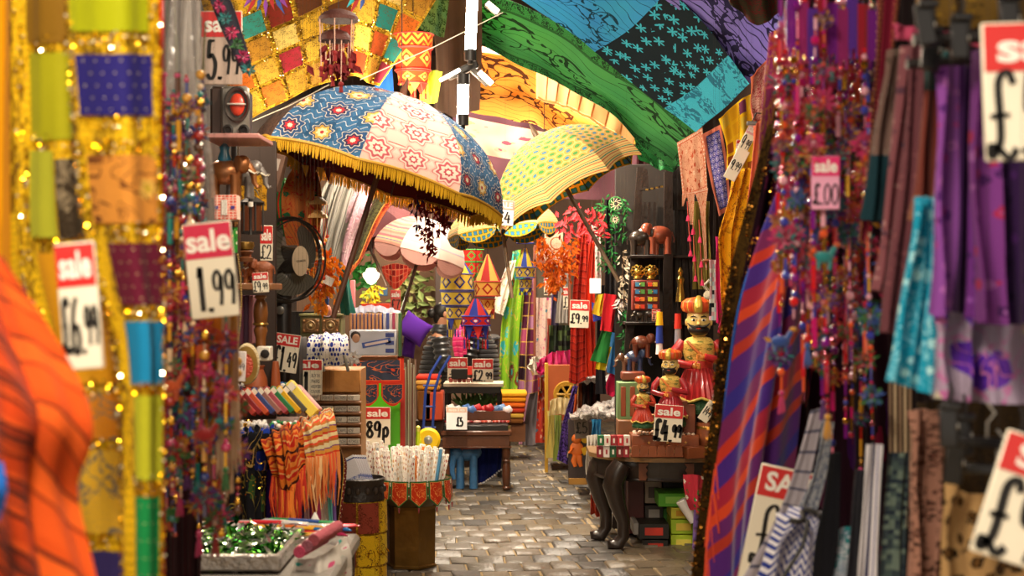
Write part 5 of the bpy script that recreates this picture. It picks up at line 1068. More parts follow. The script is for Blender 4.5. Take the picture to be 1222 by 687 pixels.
for i in range(120):
    if i < 92: a = rnd.uniform(0, 2 * PI); r_ = .19 * math.sqrt(rnd.random()); x, y = r_ * math.cos(a), r_ * math.sin(a); base = Vector((bx_ + x, by_ + y, zr - .09)); tilt = (-y * .4, x * .9, 0)
    else: x = rnd.uniform(-.33, -.17); y = rnd.uniform(.05, .35); base = Vector((bx_ + x, by_ + y, zr - .06)); tilt = (rnd.uniform(-.1, .1), rnd.uniform(-.1, .1), 0)
    mi = rnd.choice((0, 0, 1, 1, 2, 3, 3, 3, 4)); mi = 5 if i in (60, 61, 33) else (6 if i == 12 else mi)
    if (mi, 0) not in [(q[0], 0) for q in pks]:
        b = MB(); b.box((0, 0, .13), (.019, .012, .26), bev=.002); o = b.build('incense_packet', pk[mi]); pks.append((mi, o))
    else:
        o = [q[1] for q in pks if q[0] == mi][0].copy(); col.objects.link(o)
    o.location = base + Vector((0, 0, rnd.uniform(-.03, .03))); o.rotation_euler = (tilt[0] + rnd.uniform(-.05, .05), tilt[1] + rnd.uniform(-.06, .06), rnd.uniform(-.5, .5))
    T(o, 'slim white spotted incense packet standing upright in the basket' if i < 92 and mi < 5 else ('slim white incense packet standing left of the basket behind the carved tray' if mi < 5 else ('plain orange packet among the white spotted ones in the basket' if mi == 5 else 'plain sky blue packet among the white ones in the basket')), 'packet', 'incense packets in the basket' if i < 92 and mi < 5 else ('incense packets left of the basket' if mi < 5 else ('orange packets in the basket' if mi == 5 else None)))
t = thing('packet_crate', 'dark crate holding the incense packets left of the basket', 'crate', (bx_ - .25, by_ + .2, 0)); part_box(t, 'crate', (0, 0, (zr - .05) / 2), (.26, .4, zr - .05), P('4a3020', .6), bev=.008); part_box(t, 'rim', (0, 0, zr - .06), (.28, .42, .03), P('5a3a26', .6))
t = boxat('green_board', 'bright lime green board behind the 89p card', 'board', 425, 440, 483, 560, 9.75, .05, P('5ad010', .5, var=.03))
b = MB(); b.box((S(27, 9.75), -.03, 0), (.03, .03, S(120, 9.75))); b.build('red_edge', P('a82a20', .7), t)
tl = fabric('toran_blue', p_border(p_floral('3a4254', ['c84a28', '7a4a3a', '2a3048'], 2.4, .30, line='c86a40'), 'c83a28', .07, .1, 'e07040'), .9)
o, c = drape('door_hanging', 'dusty blue embroidered door hanging with red borders on the green board', 'hanging', [[(421, 426, 9.5), (450, 425, 9.48), (482, 425, 9.5)], [(423, 456, 9.48), (450, 457, 9.46), (482, 456, 9.48)]], tl, (.008, 3, 0, .5), nu=30, nv=14)
for x0, x1 in ((425, 452), (455, 482)):
    cc = Cloth([[(x0, 456, 9.46), ((x0 + x1) / 2, 456, 9.45), (x1, 456, 9.46)], [(x0, 485, 9.46), ((x0 + x1) / 2, 485, 9.45), (x1, 485, 9.46)]], (.004, 2, 0, 1)); cc.mesh('pendant', tl, o, nu=15, nv=12, hem=lambda f: .55 + .43 * math.sin(PI * f) ** .7)
fringe(c, 'fringe', P('5a2a24', .9), o, L=.035, n=60, v=0.05, dirv=(0, -.6, .4))
sign('sale card at 89p on the lime green board', 450.5, 508, 9.4, 31, 45, head='sale', price='89p', hf=.30, pbox=(.08, .94, .28, .88), small=1, pw=.07)
t = thing('stick_bundle', 'upright bundle of long brown and grey sticks right of the green board', 'sticks', W(489, 560, 9.9))
for i in range(9): b = MB(); x = (i - 4) * .0075; b.tube([(x, .01 * (i % 3), 0), (x * 1.1, .01 * (i % 2), .4), (x * 1.2, 0, .70 + .03 * math.sin(i * 5))], .006, 6); b.build('stick', P(('8a6a60', '9a8a80', '6a3a34', 'a89a90')[i % 4], .6), t)
t = thing('spray_bottle', 'yellow green bottle standing between the sticks and the yellow wheel', 'bottle', W(499, 545, 10.1)); b = MB(); b.lathe([(.022, 0), (.024, .10), (.014, .14), (.014, .17)], 12); b.build('body', P('c8d020', .35), t); b = MB(); b.lathe([(.014, .17), (.015, .20), (.005, .21)], 10); b.build('cap', P('e0d060', .35), t)
t = thing('hand_truck', 'blue tubular hand truck with a yellow wheel', 'hand truck', W(520, 560, 11.6)); Z = S(1, 11.6)
for dx in (0, 11):
    b = MB(); b.tube([((-16 + dx) * Z, 0, 30 * Z), ((-12 + dx) * Z, 0, 95 * Z), ((-6 + dx) * Z, .0, 115 * Z), ((6 + dx) * Z, .05, 135 * Z)], .011, 8); b.build('side_tube', P('243a80', .35), t)
for z in (50, 75, 100): b = MB(); b.tube([(-15 * Z, 0, z * Z), (0, 0, z * Z)], .008, 7); b.build('cross_tube', P('243a80', .35), t)
part_box(t, 'toe_plate', (-8 * Z, -.1, 4 * Z), (.2, .2, .01), P('243a80', .4))
b = MB(); b.tube([(-16 * Z, 0, 30 * Z), (-8 * Z, -.04, 36 * Z), (8 * Z, -.04, 36 * Z)], .008, 7); b.build('axle', dk, t)
w2 = MB(); Mw = Matrix.Translation((-8 * Z, -.09, 37 * Z)) @ eul(R(90), 0, 0); w2.lathe([(.035, -.02), (.075, -.022), (.092, -.008), (.092, .012), (.075, .026), (.035, .022)], 24, M=Mw); w = w2.build('wheel', P('e8c010', .5), t)
b = MB(); b.lathe([(.0, .0), (.036, .018), (.030, .028), (.010, .03), (.0, .034)], 18, M=Mw); b.build('wheel_hub', mat('steel', 'c8c4bc', .3, metal=.8, var=.1), w)
for k, (x0, y0, x1, y1, c_) in enumerate(((497, 447, 526, 452, 'd83a28'), (497, 452, 526, 458, 'e8b058'), (498, 458, 526, 464, 'c8882a'), (499, 464, 516, 500, '7a4a20'), (508, 466, 530, 500, 'b84a30'))):
    boxat('folded_cloth', ('red', 'cream', 'mustard', 'brown', 'rust')[k] + ' folded cloth in the stack behind the blue hand truck', 'cloth', x0, y0, x1, y1, 12.6, .3, cloth_m(c_), bev=.012)
boxat('cloth_stand', 'dark stand under the folded cloths behind the hand truck', 'stand', 496, 500, 530, 575, 12.7, .3, P('3a2418', .6))

# ================================================================ centre tables
wd = wood('5a3420', .35); D = 12.7; TX = W(568, 0, D).x; TH = W(0, 514, D).z
t = thing('coffee_table', 'low dark wooden table with turned legs in the middle of the alley', 'table', (TX, D + .25, 0)); tw = S(85, D)
part_box(t, 'tabletop', (0, 0, TH - .02), (tw, .54, .04), wd, bev=.008); part_box(t, 'apron', (0, -.24, TH - .09), (tw * .94, .03, .10), wd)
part_box(t, 'apron', (0, .24, TH - .09), (tw * .94, .03, .10), wd); part_box(t, 'ledge', (0, -.245, TH - .138), (tw * 1.0, .04, .012), wd)
for sx in (-1, 1):
    for sy in (-1, 1):
        b = MB(); b.lathe([(r_, z * (TH - .13)) for r_, z in ((.030, 0), (.036, .04), (.024, .08), (.030, .12), (.036, .3), (.034, .5), (.024, .62), (.036, .66), (.024, .70), (.036, .76), (.036, 1.0))], 12, (sx * (tw / 2 - .045), sy * .21, 0)); b.build('leg', wd, t)
boxat('glass_tray', 'flat black edged tray of red bangles on the low centre table', 'tray', 530, 505, 607, 513, 12.72, .4, dk)
for i in range(17):
    b = MB(); b.lathe([(.026, 0), (.03, .008), (.026, .016), (.018, .008)], 12); o = b.build('bangle', P(('8a2028', 'b0483a', 'd8a8a0')[i % 3], .3, coat=.5)); o.location = W(534 + i * 4.4, 504, 12.75 + (i * 7 % 5) * .05); T(o, 'small round bangle lying in the black edged tray on the centre table', 'bangle', 'bangles in the black edged tray')
t = boxat('wooden_bin', 'dark wooden bin of small wrapped bundles on the low centre table', 'bin', 535, 489, 610, 503, 12.95, .2, wd)
rnd = random.Random(6)
for i, (x, c_) in enumerate([(538, 'e8dcd0'), (546, 'c8d0d8'), (557, '3a6ab0'), (563, '4a7ac0'), (570, 'c8202a'), (577, 'd83038'), (584, 'b01820'), (592, '3a6090'), (599, '5a80b0'), (606, 'e8e0e0')]):
    b = MB(); n_ = 11
    b.ball((0, 0, 0), (.042, .04, .036), n_, 7); b.v = [(x_ * (1 + .2 * math.sin(7 * y_ * 30)), y_, z_ * (1 + .25 * math.sin(x_ * 140))) for x_, y_, z_ in b.v]
    o = b.build('wrapped_bundle', P(c_, .4, bump=.6)); o.location = W(x, 487 + (i % 2) * 2, 12.98 + (i % 3) * .03); T(o, ('leftmost cream', 'pale silver', 'bright blue', 'second blue', 'scarlet', 'middle red', 'dark red', 'steel blue', 'light blue', 'rightmost white')[i] + ' wrapped bundle in the wooden bin on the centre table', 'bundle')
sign('white price card with overexposure painted into its colours, propped on the left of the centre table', 545, 499, 12.6, 25, 27, head='sale', price='£5', hf=.22, hcol=P('f0c8b0', .4), pbox=(.5, .8, .2, .7), ccol=P('ffffff', .3, var=0))  # overexposure is put into the white card and paled header colours
t = thing('side_table', 'small black legged table with a cream top behind the centre table', 'table', (W(565, 0, 13.6).x, 13.75, 0)); D2 = 13.6; th = W(0, 457, D2).z; tw = S(66, D2)
part_box(t, 'tabletop', (0, 0, th - .015), (tw * 1.08, .42, .03), P('d8ccb4', .35)); part_box(t, 'apron', (0, -.17, th - .06), (tw, .02, .06), dk)
for sx in (-1, 1):
    for sy in (-1, 1): b = MB(); b.tube([(sx * tw * .47, sy * .15, 0), (sx * tw * .47, sy * .15, th - .12), (sx * tw * .42, sy * .15, th - .04)], .022, 8); b.build('leg', dk, t)
sign('left sale card behind a black box on the small cream topped table', 546, 440, 13.55, 24, 27, head='sale', price='£5', hf=.45, hy=1)
boxat('black_box', 'small black box in front of the left sale card', 'box', 539, 440, 558, 452, 13.45, .04, dk)
sign('sale card at £2.99 standing on the small cream topped table', 576, 442, 13.5, 25, 28, head='sale', price='£2.99', hf=.42, pbox=(.05, .95, .1, .88))
boxat('red_card', 'small red card peeping out between the two sale cards', 'card', 556, 437, 565, 447, 13.58, .01, P('d8342a', .5))
for i in range(7): boxat('trinket_box', 'small pink and red trinket box in front of the cards on the cream topped table', 'box', 536 + i * 5.2, 451, 540.5 + i * 5.2, 456, 13.5, .05, P(('c85a50', 'e0a090', 'a03a38')[i % 3], .45), group='trinket boxes on the cream topped table')
t = thing('leafy_plant', 'dark green arching plant under the small cream topped table', 'plant', W(570, 485, 13.9)); b = MB(); rnd = random.Random(2)
for i in range(60): b.leaf((rnd.uniform(-.15, .15), rnd.uniform(-.1, .1), .0), (rnd.gauss(0, 1), rnd.gauss(0, .4), .9), rnd.uniform(.1, .2), .03)
b.build('leaves', P('3a5a1c', .6), t, kind='stuff')
boxat('storage_box', 'dark storage box behind the wooden bin', 'box', 532, 484, 602, 575, 14.3, .4, P('2a1a14', .6))
# elephant stool under the table
t = thing('elephant_stool', 'blue and red painted elephant stool under the centre table', 'stool', (W(556, 0, 12.8).x, 12.86, 0)); Z = S(1, 12.8)
bl_ = P('3a6a98', .4, var=.5, vs=30); b = MB(); b.ball((2 * Z, 0, .30), (.12, .08, .075), 14, 8); b.ball((-12 * Z, -.04, .30), (.065, .06, .075), 12, 8); b.tube([(-15 * Z, -.07, .28), (-17 * Z, -.08, .16), (-14 * Z, -.09, .08)], [.03, .026, .016], 8); b.build('body', bl_, t)
b = MB(); b.lathe([(.115, 0), (.12, .03), (.10, .045)], 18, (2 * Z, 0, .335), sy=.7); b.build('seat', P('a83a20', .4, var=.4), t)
for x in (-7, 9):
    for y in (-.05, .05): b = MB(); b.tube([(x * Z, y, .28), (x * Z, y, .0)], [.032, .036], 10); b.build('leg', bl_, t)
for y in (-1, 1): b = MB(); b.ball((-9 * Z, y * .06, .30), (.045, .012, .07), 10, 6); b.build('ear', P('d87830', .4), t)
o, c = drape('mirrorwork_cloth', 'deep blue cloth with white beaded hem hanging under the centre table', 'cloth', [[(568, 530, 13.0), (585, 530, 13.0), (600, 530, 13.0)], [(570, 560, 13.0), (585, 562, 13.0), (598, 556, 13.0)], [(566, 580, 13.0), (580, 574, 13.0), (598, 560, 13.0)]], cloth_m('1a2468'), (.02, 3, 0, .7), nu=24, nv=20)
b = MB(); [b.ball(c.at(i / 14, .98, .01), .009, 7, 5) for i in range(15)]; b.build('hem_beads', P('e0e0e8', .3), o, world=True, kind='stuff')
# yellow clothes pile
for k in range(6): boxat('folded_cloth', ('top golden', 'amber', 'thin orange', 'red', 'dull yellow', 'lowest brown')[k] + ' folded cloth in the pile right of the centre table', 'cloth', 592 + (k % 2) * 3, 466 + k * 6.3, 629 - k * .8, 472 + k * 6.3, 14.9, .4, cloth_m(('e8a828', 'd88a18', 'e06a20', 'b83a20', 'c8a040', '7a4a20')[k]), bev=.015)
boxat('bench', 'brown bench under the golden pile of folded cloths', 'bench', 594, 504, 627, 525, 14.95, .35, wood('7a4a28'))

# ================================================================ fabric lanterns
def lantern(label, px, y0, d, tiers, cols, tass=None, n=8):
    """tiers: (y_top, y_bot, r_top_px, r_bot_px, material or None for alternating gores)"""
    t = thing('fabric_lantern', label, 'lantern', W(px, y0, d)); Z = S(1, d)
    for (a, b_, r0, r1, m_) in tiers:
        if m_ is None:
            for i in range(n):
                b = MB(); ring_patch(b, (0, 0), r1 * Z, r0 * Z, (y0 - b_) * Z, (y0 - a) * Z, i * 2 * PI / n + .2, (i + 1) * 2 * PI / n + .2, n=3, m=3); b.build('gore', P(cols[i % 2], .8, soft=.35), t)
        else:
            b = MB(); ring_patch(b, (0, 0), r1 * Z, r0 * Z, (y0 - b_) * Z, (y0 - a) * Z, 0, 2 * PI, n=24, m=3); b.build('band', m_, t)
            b = MB()
            for z in (a, b_): r_ = (r0 if z == a else r1) * Z * 1.02; b.tube([(r_ * math.cos(q * PI / 12), r_ * math.sin(q * PI / 12), (y0 - z) * Z) for q in range(25)], .005, 5)
            b.build('piping', P(cols[1], .8), t)
    if tass:
        (ya, yb, r_) = tass
        for i in range(n):
            a = i * 2 * PI / n + .2; c_ = cols[i % 2]; b = MB(); h_ = (yb - ya) * Z
            b.prism([(-r_ * Z * .42, 0), (r_ * Z * .42, 0), (0, -h_ * .6)], -.003, .003, M=Matrix.Translation((r_ * Z * math.cos(a), r_ * Z * math.sin(a), (y0 - ya) * Z)) @ eul(0, 0, a + PI / 2)); pp = Vector((r_ * Z * math.cos(a), r_ * Z * math.sin(a), (y0 - ya) * Z - h_ * .6))
            b.build('pennant', P(c_, .85), t); b = MB(); b.tube([pp, pp - Vector((0, 0, h_ * .4))], [.006, .008], 5); b.build('tassel', P(cols[(i + 1) % 2], .85), t)
    b = MB(); b.tube([(0, 0, 0), (0, 0, min(1.6, 4.55 - t.location.z))], .0025, 4); b.build('cord', dk, t)
    return t
yb = fabric('diamond_yb', p_diamond('e0c850', '2a3a98', 'f0e8c0', 7, 1), .8, soft=.3); yr = fabric('diamond_yr', p_diamond('e8b858', 'b02a28', None, 6, 1), .8, soft=.3); rb = fabric('diamond_rb', p_diamond('c82828', '2a3aa0', 'f0e8f0', 6, 1), .8, soft=.3)
lantern('three tiered yellow and blue fabric lantern, left of the group', 545, 304, 13.0, [(304, 326, 4, 18, None), (327, 346, 19, 20, yb), (348, 364, 19, 18, yb), (366, 380, 13, 12, yb)], ('d8c040', '24389a'), (380, 402, 11))
lantern('yellow and dark red fabric lantern with a pointed top, right of the tiered one', 582, 303, 12.8, [(303, 335, 1, 15, None), (336, 353, 16, 15, yr), (357, 369, 9, 8, yr)], ('e8c060', 'b8302c'), (369, 380, 8))
lantern('red and blue mirrored fabric lantern hanging lowest in the group', 568, 356, 12.6, [(356, 376, 3, 15, None), (377, 388, 17, 17, rb), (394, 402, 11, 10, rb)], ('c82828', '2838a0'), (388, 416, 14))
lantern('small yellow and blue fabric lantern beside the green flowered dress', 627, 296, 12.4, [(282, 290, 8, 10, fabric('diamond_oy', p_diamond('e87828', 'f0d048', None, 5, 1), .8)), (296, 318, 2, 10, None), (319, 331, 12, 11, yb), (333, 344, 8, 7, yb)], ('e0c840', '3048a8'), (344, 352, 7))
lantern('small green and red fabric lantern behind the two pointed ones', 563, 290, 13.6, [(298, 312, 14, 13, fabric('diamond_rg', p_diamond('c83028', '48a048', None, 6, 1), .8)), (313, 326, 12, 8, fabric('diamond_rg'))], ('c83028', '48a048'), (326, 335, 8))
om = fabric('diamond_orange', p_diamond('d83a18', 'f0a040', 'f0c060', 5, 1), .8, soft=.35)
lantern('large orange and red appliqué fabric lantern hanging over the fringed parasol', 493, 40, 8.9, [(42, 58, 24, 23, fabric('tri_orange', p_zigzag('d83818', 'f0a838', 2, 10), .8, soft=.3)), (59, 84, 22, 21, om), (86, 100, 19, 17, om)], ('e07a28', 'c82a18'), (100, 118, 15))
# bell shaped puppet mobile in front
t = thing('bell_mobile', 'mobile with two brown domed caps and dark red tassels at the top centre', 'mobile', W(402, 60, 6.4)); Z = S(1, 6.4)
for (x, z, r_) in ((2, 38, 24), (-2, 14, 20)):
    b = MB(); b.lathe([(r_ * Z, -.012), (r_ * Z * .98, .004), (r_ * Z * .75, .024), (r_ * Z * .35, .036), (.004, .04)], 22, (x * Z, 0, z * Z)); b.build('cap', P('4a2018', .7, bump=.5), t)
rnd = random.Random(3)
for i in range(12):
    a = i * PI / 6; r_ = (22 if i % 2 else 14) * Z; z0 = (36 if i % 2 else 14) * Z; z1 = -rnd.uniform(.0, .10) - (0 if i % 2 else .05); p = Vector((r_ * math.cos(a), r_ * math.sin(a), z0)); q = Vector((p.x * .9, p.y, z1)); b = MB(); b.tube([p, q], .0022, 4); b.build('string', P('c8a090', .8), t)
    b = MB(); b.ball(q, .012, 8, 6); b.tube([q, q - Vector((0, 0, .035))], [.006, .010], 6); b.build('red_tassel', P('7a1418', .85), t)
b = MB(); 
for i in range(34): b.leaf((rnd.gauss(0, .035), rnd.gauss(0, .03), rnd.uniform(-.10, .03)), (rnd.gauss(0, .5), rnd.gauss(0, .5), -1), .06, .03)
b.build('red_scraps', P('6a1018', .85), t, kind='stuff'); b = MB(); b.tube([(2 * Z, 0, 45 * Z), (2 * Z, 0, .9)], .002, 4); b.build('cord', dk, t)
for k, (x, y, c_) in enumerate(((337, 5, '7a3a90'), (560 - 55 + 0, 0, '2aa0a8'))):
    t = thing('pennant_tassels', ('purple and red star tassels at the top left of the gold patchwork', 'turquoise tassel at the top of the gold patchwork')[k], 'tassel', W((317, 440)[k], -6, 7.4)); b = MB()
    for i in range((7, 3)[k]):
        b = MB(); a = (i - 3) * .30; b.leaf((.02 * (i - 3), 0, 0), (math.sin(a), 0, -1), .08 + .03 * (i % 2), .022); b.build('point', (P(c_, .8), YARN[4], YARN[2])[i % 3], t)
    b = MB(); b.tube([(0, 0, 0), (0, 0, .5)], .003, 4); b.build('cord', dk, t)
# red tassels under the fringed parasol and the star toran
for k, (x, y0, y1, c_) in enumerate(((497, 232, 275, '2a2a6a'), (507, 236, 285, '8a1820'), (516, 240, 300, '9a2026'), (524, 243, 280, '8a1820'), (512, 262, 303, 'a02a28'), (530, 246, 270, '7a1418'))):
    feather_cluster('red_garland', ('navy leaf garland at the left of those under the fringed parasol', 'dark red leaf garland next to the navy one', 'longest red leaf garland under the fringed parasol', 'short red leaf garland right of the longest one', 'red leaf garland ending in a loop', 'rightmost dark red leaf garland under the fringed parasol')[k], 'garland', [W(x, y0, 8.0), W(x + 1, y1, 8.0)], [P(c_, .85), P('7a141c', .85)], 26, .012, .045, .014, k + 2)
t = thing('star_toran', 'maroon and gold pennant strip hanging under the left of the fringed parasol', 'toran', W(374, 196, 7.75)); Z = S(1, 7.75)
for i in range(4): part = MB(); part.prism([((-14 + i * 9) * Z, -i * 1.5 * Z), ((-5 + i * 9) * Z, -(i + 1) * 1.5 * Z), ((-9 + i * 9) * Z, (-16 - i * 2) * Z)], -.003, .003); part.build('pennant', P(('d8a030', '6a1c1c')[i % 2], .85), t)
b = MB(); b.tube([(-16 * Z, 0, .001), (26 * Z, 0, -6 * Z)], .004, 5); b.build('cord', P('6a1c1c', .8), t)

# ================================================================ back shop on the left, people
def pillow(name, label, px, py, d, w_, h_, m, roll=0, th=.1, yaw=0):
    n = 14; b = MB(); vs = []; uvs = []
    for s_ in (-1, 1):
        for j in range(n + 1):
            for i in range(n + 1):
                u, v = i / n * 2 - 1, j / n * 2 - 1; e = (1 - u * u) * (1 - v * v); k = 1 - .08 * (1 - abs(v)) * abs(u) ; vs.append((u * w_ / 2 * (1 - .07 * (1 - v * v)), s_ * th * e ** .45 * .5, v * h_ / 2 * (1 - .07 * (1 - u * u)))); uvs.append((i / n, j / n))
    fs = [(j*(n+1)+i, j*(n+1)+i+1, (j+1)*(n+1)+i+1, (j+1)*(n+1)+i) for j in range(n) for i in range(n)]; K = (n + 1) ** 2
    b.add(vs, fs + [tuple(x + K for x in f[::-1]) for f in fs], 0, uvs); o = b.build(name, m); o.location = W(px, py, d); o.rotation_euler = (0, R(roll), R(yaw)); T(o, label, 'cushion'); return o
pillow('cushion', 'large purple cushion with a beige side leaning in the left back shop', 494, 392, 12.2, S(36, 12.2), S(30, 12.2), fabric('cushion_purple', p_bands(['5a2a98', '5a2a98'], [.5]), .8), roll=33)
pillow('cushion', 'beige grey cushion under the purple one in the back shop', 487, 399, 12.35, S(24, 12.2), S(26, 12.2), cloth_m('a89a88'), roll=35)
pillow('cushion', 'lower dark purple cushion above the stick bundle', 488, 414, 12.3, S(16, 12.2), S(26, 12.2), cloth_m('4a2080'), roll=10)
for k, (x, y, w_, h_, c_) in enumerate(((457, 348, 11, 10, '3a5a78'), (438, 352, 12, 10, '8a9a40'))): boxat('wall_picture', ('small blue framed picture on the back shop wall', 'small green picture left of the blue one')[k], 'picture', x - w_/2, y - h_/2, x + w_/2, y + h_/2, 16.6, .03, P(c_, .6))
sign('small red sale notice on the back shop wall', 472, 358, 15.5, 12, 24, head='sale', price='£7', hf=.4, ccol=P('d04a38', .5), pw=.08)
boxat('wall_shelf', 'red covered shelf along the back shop wall', 'shelf', 432, 362, 466, 369, 16.2, .2, cloth_m('b83a28'))
feather_cluster('leaf_garland', 'faded green leaf garland on the back shop wall', 'garland', [W(488, 325, 16.6), W(496, 350, 16.6), W(484, 385, 16.6)], [P('6a7a40', .8), P('8a8a50', .8)], 120, .10, .14, .06, 4, down=.3)
feather_cluster('leaf_garland', 'bright green leafy fronds beside the teal cloth in the back shop', 'garland', [W(428, 310, 14), W(430, 340, 14)], [P('2a7a2a', .7)], 50, .06, .12, .05, 5, down=.1)
feather_cluster('leaf_garland', 'yellow flower garland on the back shop wall above the red shelf', 'garland', [W(446, 340, 16.4), W(446, 362, 16.4)], [P('d8c020', .8)], 50, .04, .08, .04, 6)
o, c = drape('door_hanging', 'red zigzag toran in the back shop right of the globe lamp', 'hanging', [[(455, 318, 14.5), (472, 314, 14.5), (492, 318, 14.5)], [(458, 330, 14.5), (472, 345, 14.5), (490, 326, 14.5)]], fabric('red_toran', p_cells(['b83028', 'd84a38', '8a2020'], 8, 4, 'e08060'), .85), (.02, 3, 0, 1), nu=24, nv=10)
boxat('door_post', 'dark wooden door post right of the back shop wall', 'post', 520, 240, 537, 470, 16.2, .2, P('3a2c26', .7))
# people
def person(label, base, hgt, face, jacket, hair, bend=0, bun=False, arm=(.25, -.1, .95)):
    t = thing('person', label, 'person', base, (0, 0, face)); s_ = hgt / 1.6
    V = [(0, 0, .86), (0, 0, 1.0), (0, 0, 1.15), (bend * .3, 0, 1.28), (bend * .6, 0, 1.38), (bend * .85, 0, 1.46), (bend, 0, 1.53), (bend * 1.02, 0, 1.58)]
    Rr = [(.15, .12), (.135, .10), (.12, .10), (.10, .11), (.05, .05), (.075, .085), (.078, .092), (.055, .065)]
    E_ = [(i, i + 1) for i in range(7)]
    for sy in (-1, 1):
        k = len(V); V += [(0, sy * .09, .80), (.02, sy * .09, .46), (0, sy * .09, .08), (.13, sy * .09, .03)]; Rr += [(.09, .09), (.06, .06), (.04, .04), (.035, .03)]; E_ += [(0, k), (k, k + 1), (k + 1, k + 2), (k + 2, k + 3)]
        k = len(V); V += [(bend * .35, sy * .15, 1.27), (bend * .3 + .03, sy * .21, 1.06), (arm[0], sy * .16 + arm[1], arm[2]), (arm[0] + .09, sy * .14 + arm[1], arm[2] + .01)]; Rr += [(.04, .04), (.04, .04), (.03, .03), (.036, .016)]; E_ += [(3, k), (k, k + 1), (k + 1, k + 2), (k + 2, k + 3)]
        h0 = k + 3
        for f in range(5):
            k = len(V); a = (f - 1.5) * .02 if f < 4 else .045 * -sy; q = V[h0]; L = (.06, .07, .065, .05, .04)[f]; V += [(q[0] + .03, q[1] + a, q[2]), (q[0] + .03 + L, q[1] + a * 1.2, q[2] - .015)]; Rr += [(.009, .009), (.007, .007)]; E_ += [(h0, k), (k, k + 1)]
    me = bpy.data.meshes.new('body'); me.from_pydata([(a * s_, b_ * s_, c_ * s_) for a, b_, c_ in V], E_, []); me.materials.append(P('b07a5c', .55, var=.05)); o = bpy.data.objects.new('body', me); col.objects.link(o); o.parent = t
    sk = o.modifiers.new('Skin', 'SKIN'); sk.use_smooth_shade = True
    for i, r_ in enumerate(Rr): me.skin_vertices[0].data[i].radius = (r_[0] * s_, r_[1] * s_)
    me.skin_vertices[0].data[0].use_root = True; o.modifiers.new('Subdivision', 'SUBSURF').levels = 2; o.modifiers['Subdivision'].render_levels = 2
    hx = bend * s_; b = MB(); b.tube([((bend + .065) * s_, 0, 1.545 * s_), ((bend + .105) * s_, 0, 1.515 * s_), ((bend + .085) * s_, 0, 1.505 * s_)], [.008, .014, .008], 7); b.build('nose', P('b07a5c', .55, var=.05), t)
    for sy in (-1, 1):
        b = MB(); b.ball(((bend + .078) * s_, sy * .030, 1.548 * s_), (.006, .011, .006), 8, 5); b.build('eye', P('20140f', .3), t); b = MB(); b.ball((bend * s_, sy * .082, 1.53 * s_), (.02, .008, .03), 8, 5); b.build('ear', P('b07a5c', .55, var=.05), t)
    b = MB(); b.ball(((bend + .083) * s_, 0, 1.475 * s_), (.006, .022, .006), 8, 4); b.build('mouth', P('8a3a34', .5), t)
    b = MB(); b.ball(((bend - .022) * s_, 0, 1.562 * s_), (.088, .086, .088), 16, 10); b.tube([((bend - .05) * s_, 0, 1.53 * s_), ((bend - .06) * s_, 0, 1.44 * s_)], [.07, .04], 10); 
    if bun: b.ball(((bend - .125) * s_, 0, 1.54 * s_), (.045, .045, .045), 12, 8)
    b.build('hair', P(hair, .5), t)
    # quilted jacket: stacked padded rings on trunk and sleeves
    jm = P(jacket, .42, sheen=.3, var=.1)
    b = MB(); prof = []; nr = 14
    for i in range(nr):
        z = .74 + i * .048; w_ = .185 + .012 * math.sin(i * .5) - max(0, i - 9) * .03 + (.02 if i == 13 else 0)
        prof += [(w_ - .018, z), (w_ + .006, z + .012), (w_ + .008, z + .034), (w_ - .016, z + .046)]
    L = len(b.v); b.lathe(prof, 22, sy=1.0, sx=.80); b.lathe([(.10, 1.36), (.092, 1.39), (.086, 1.42), (.078, 1.43)], 18); b.v = [((x + max(0, z - .95) * bend * 1.3) * s_, y * s_, z * s_) for x, y, z in b.v]; b.build('jacket', jm, t)
    for sy in (-1, 1):
        pts = [Vector((bend * .35, sy * .19, 1.30)), Vector((bend * .3 + .03, sy * .235, 1.06)), Vector((arm[0], sy * .16 + arm[1], arm[2]))]; P_ = []; rs = []
        for k in range(2):
            for q in range(16): f = q / 16; P_.append(pts[k].lerp(pts[k + 1], f) * s_); rs.append((.085 - .012 * (k + f) + .011 * math.sin(q * PI / 2)) * s_)
        b = MB(); b.tube(P_, rs, 12); b.build('sleeve', jm, t)
    b = MB(); b.lathe([(.11, .40), (.16, .78), (.15, .88)], 14, sx=.9); b.v = [(x * s_, y * s_, z * s_) for x, y, z in b.v]; b.build('skirt', P('1c1a1e', .8), t)
    b = MB()
    for sy in (-1, 1): b.lathe([(.03, 0), (.05, .02), (.045, .07), (.04, .10)], 10, (.05, sy * .09 * s_, 0), sx=2.0)
    b.build('shoes', P('18120f', .5), t)
    return t
p = W(521, 0, 14.4); person('woman in a black quilted jacket with her dark hair in a bun, facing right', (p.x - .02, 14.4, 0), 1.515, 0.15, '16161a', '15100e', bend=.10, bun=True)
p = W(578, 0, 15.0); person('shopper in a black quilted jacket half hidden behind the red and blue lantern', (p.x, 15.0, 0), 1.50, PI - .5, '202024', '1a1412', bend=.06)
drape('pink_bag', 'bright pink cloth bag held between the two people', 'bag', [[(548, 388, 14.1), (556, 384, 14.1), (562, 388, 14.1)], [(541, 405, 14.05), (550, 404, 14.0), (558, 405, 14.05)], [(543, 424, 14.1), (550, 426, 14.05), (556, 422, 14.1)]], fabric('pinkbag', p_stripes([(0, 'e83a80'), (.5, 'f07098'), (.7, 'd02a68')], 6), .8), (.015, 2, 0, 1), nu=16, nv=16, th=.03)
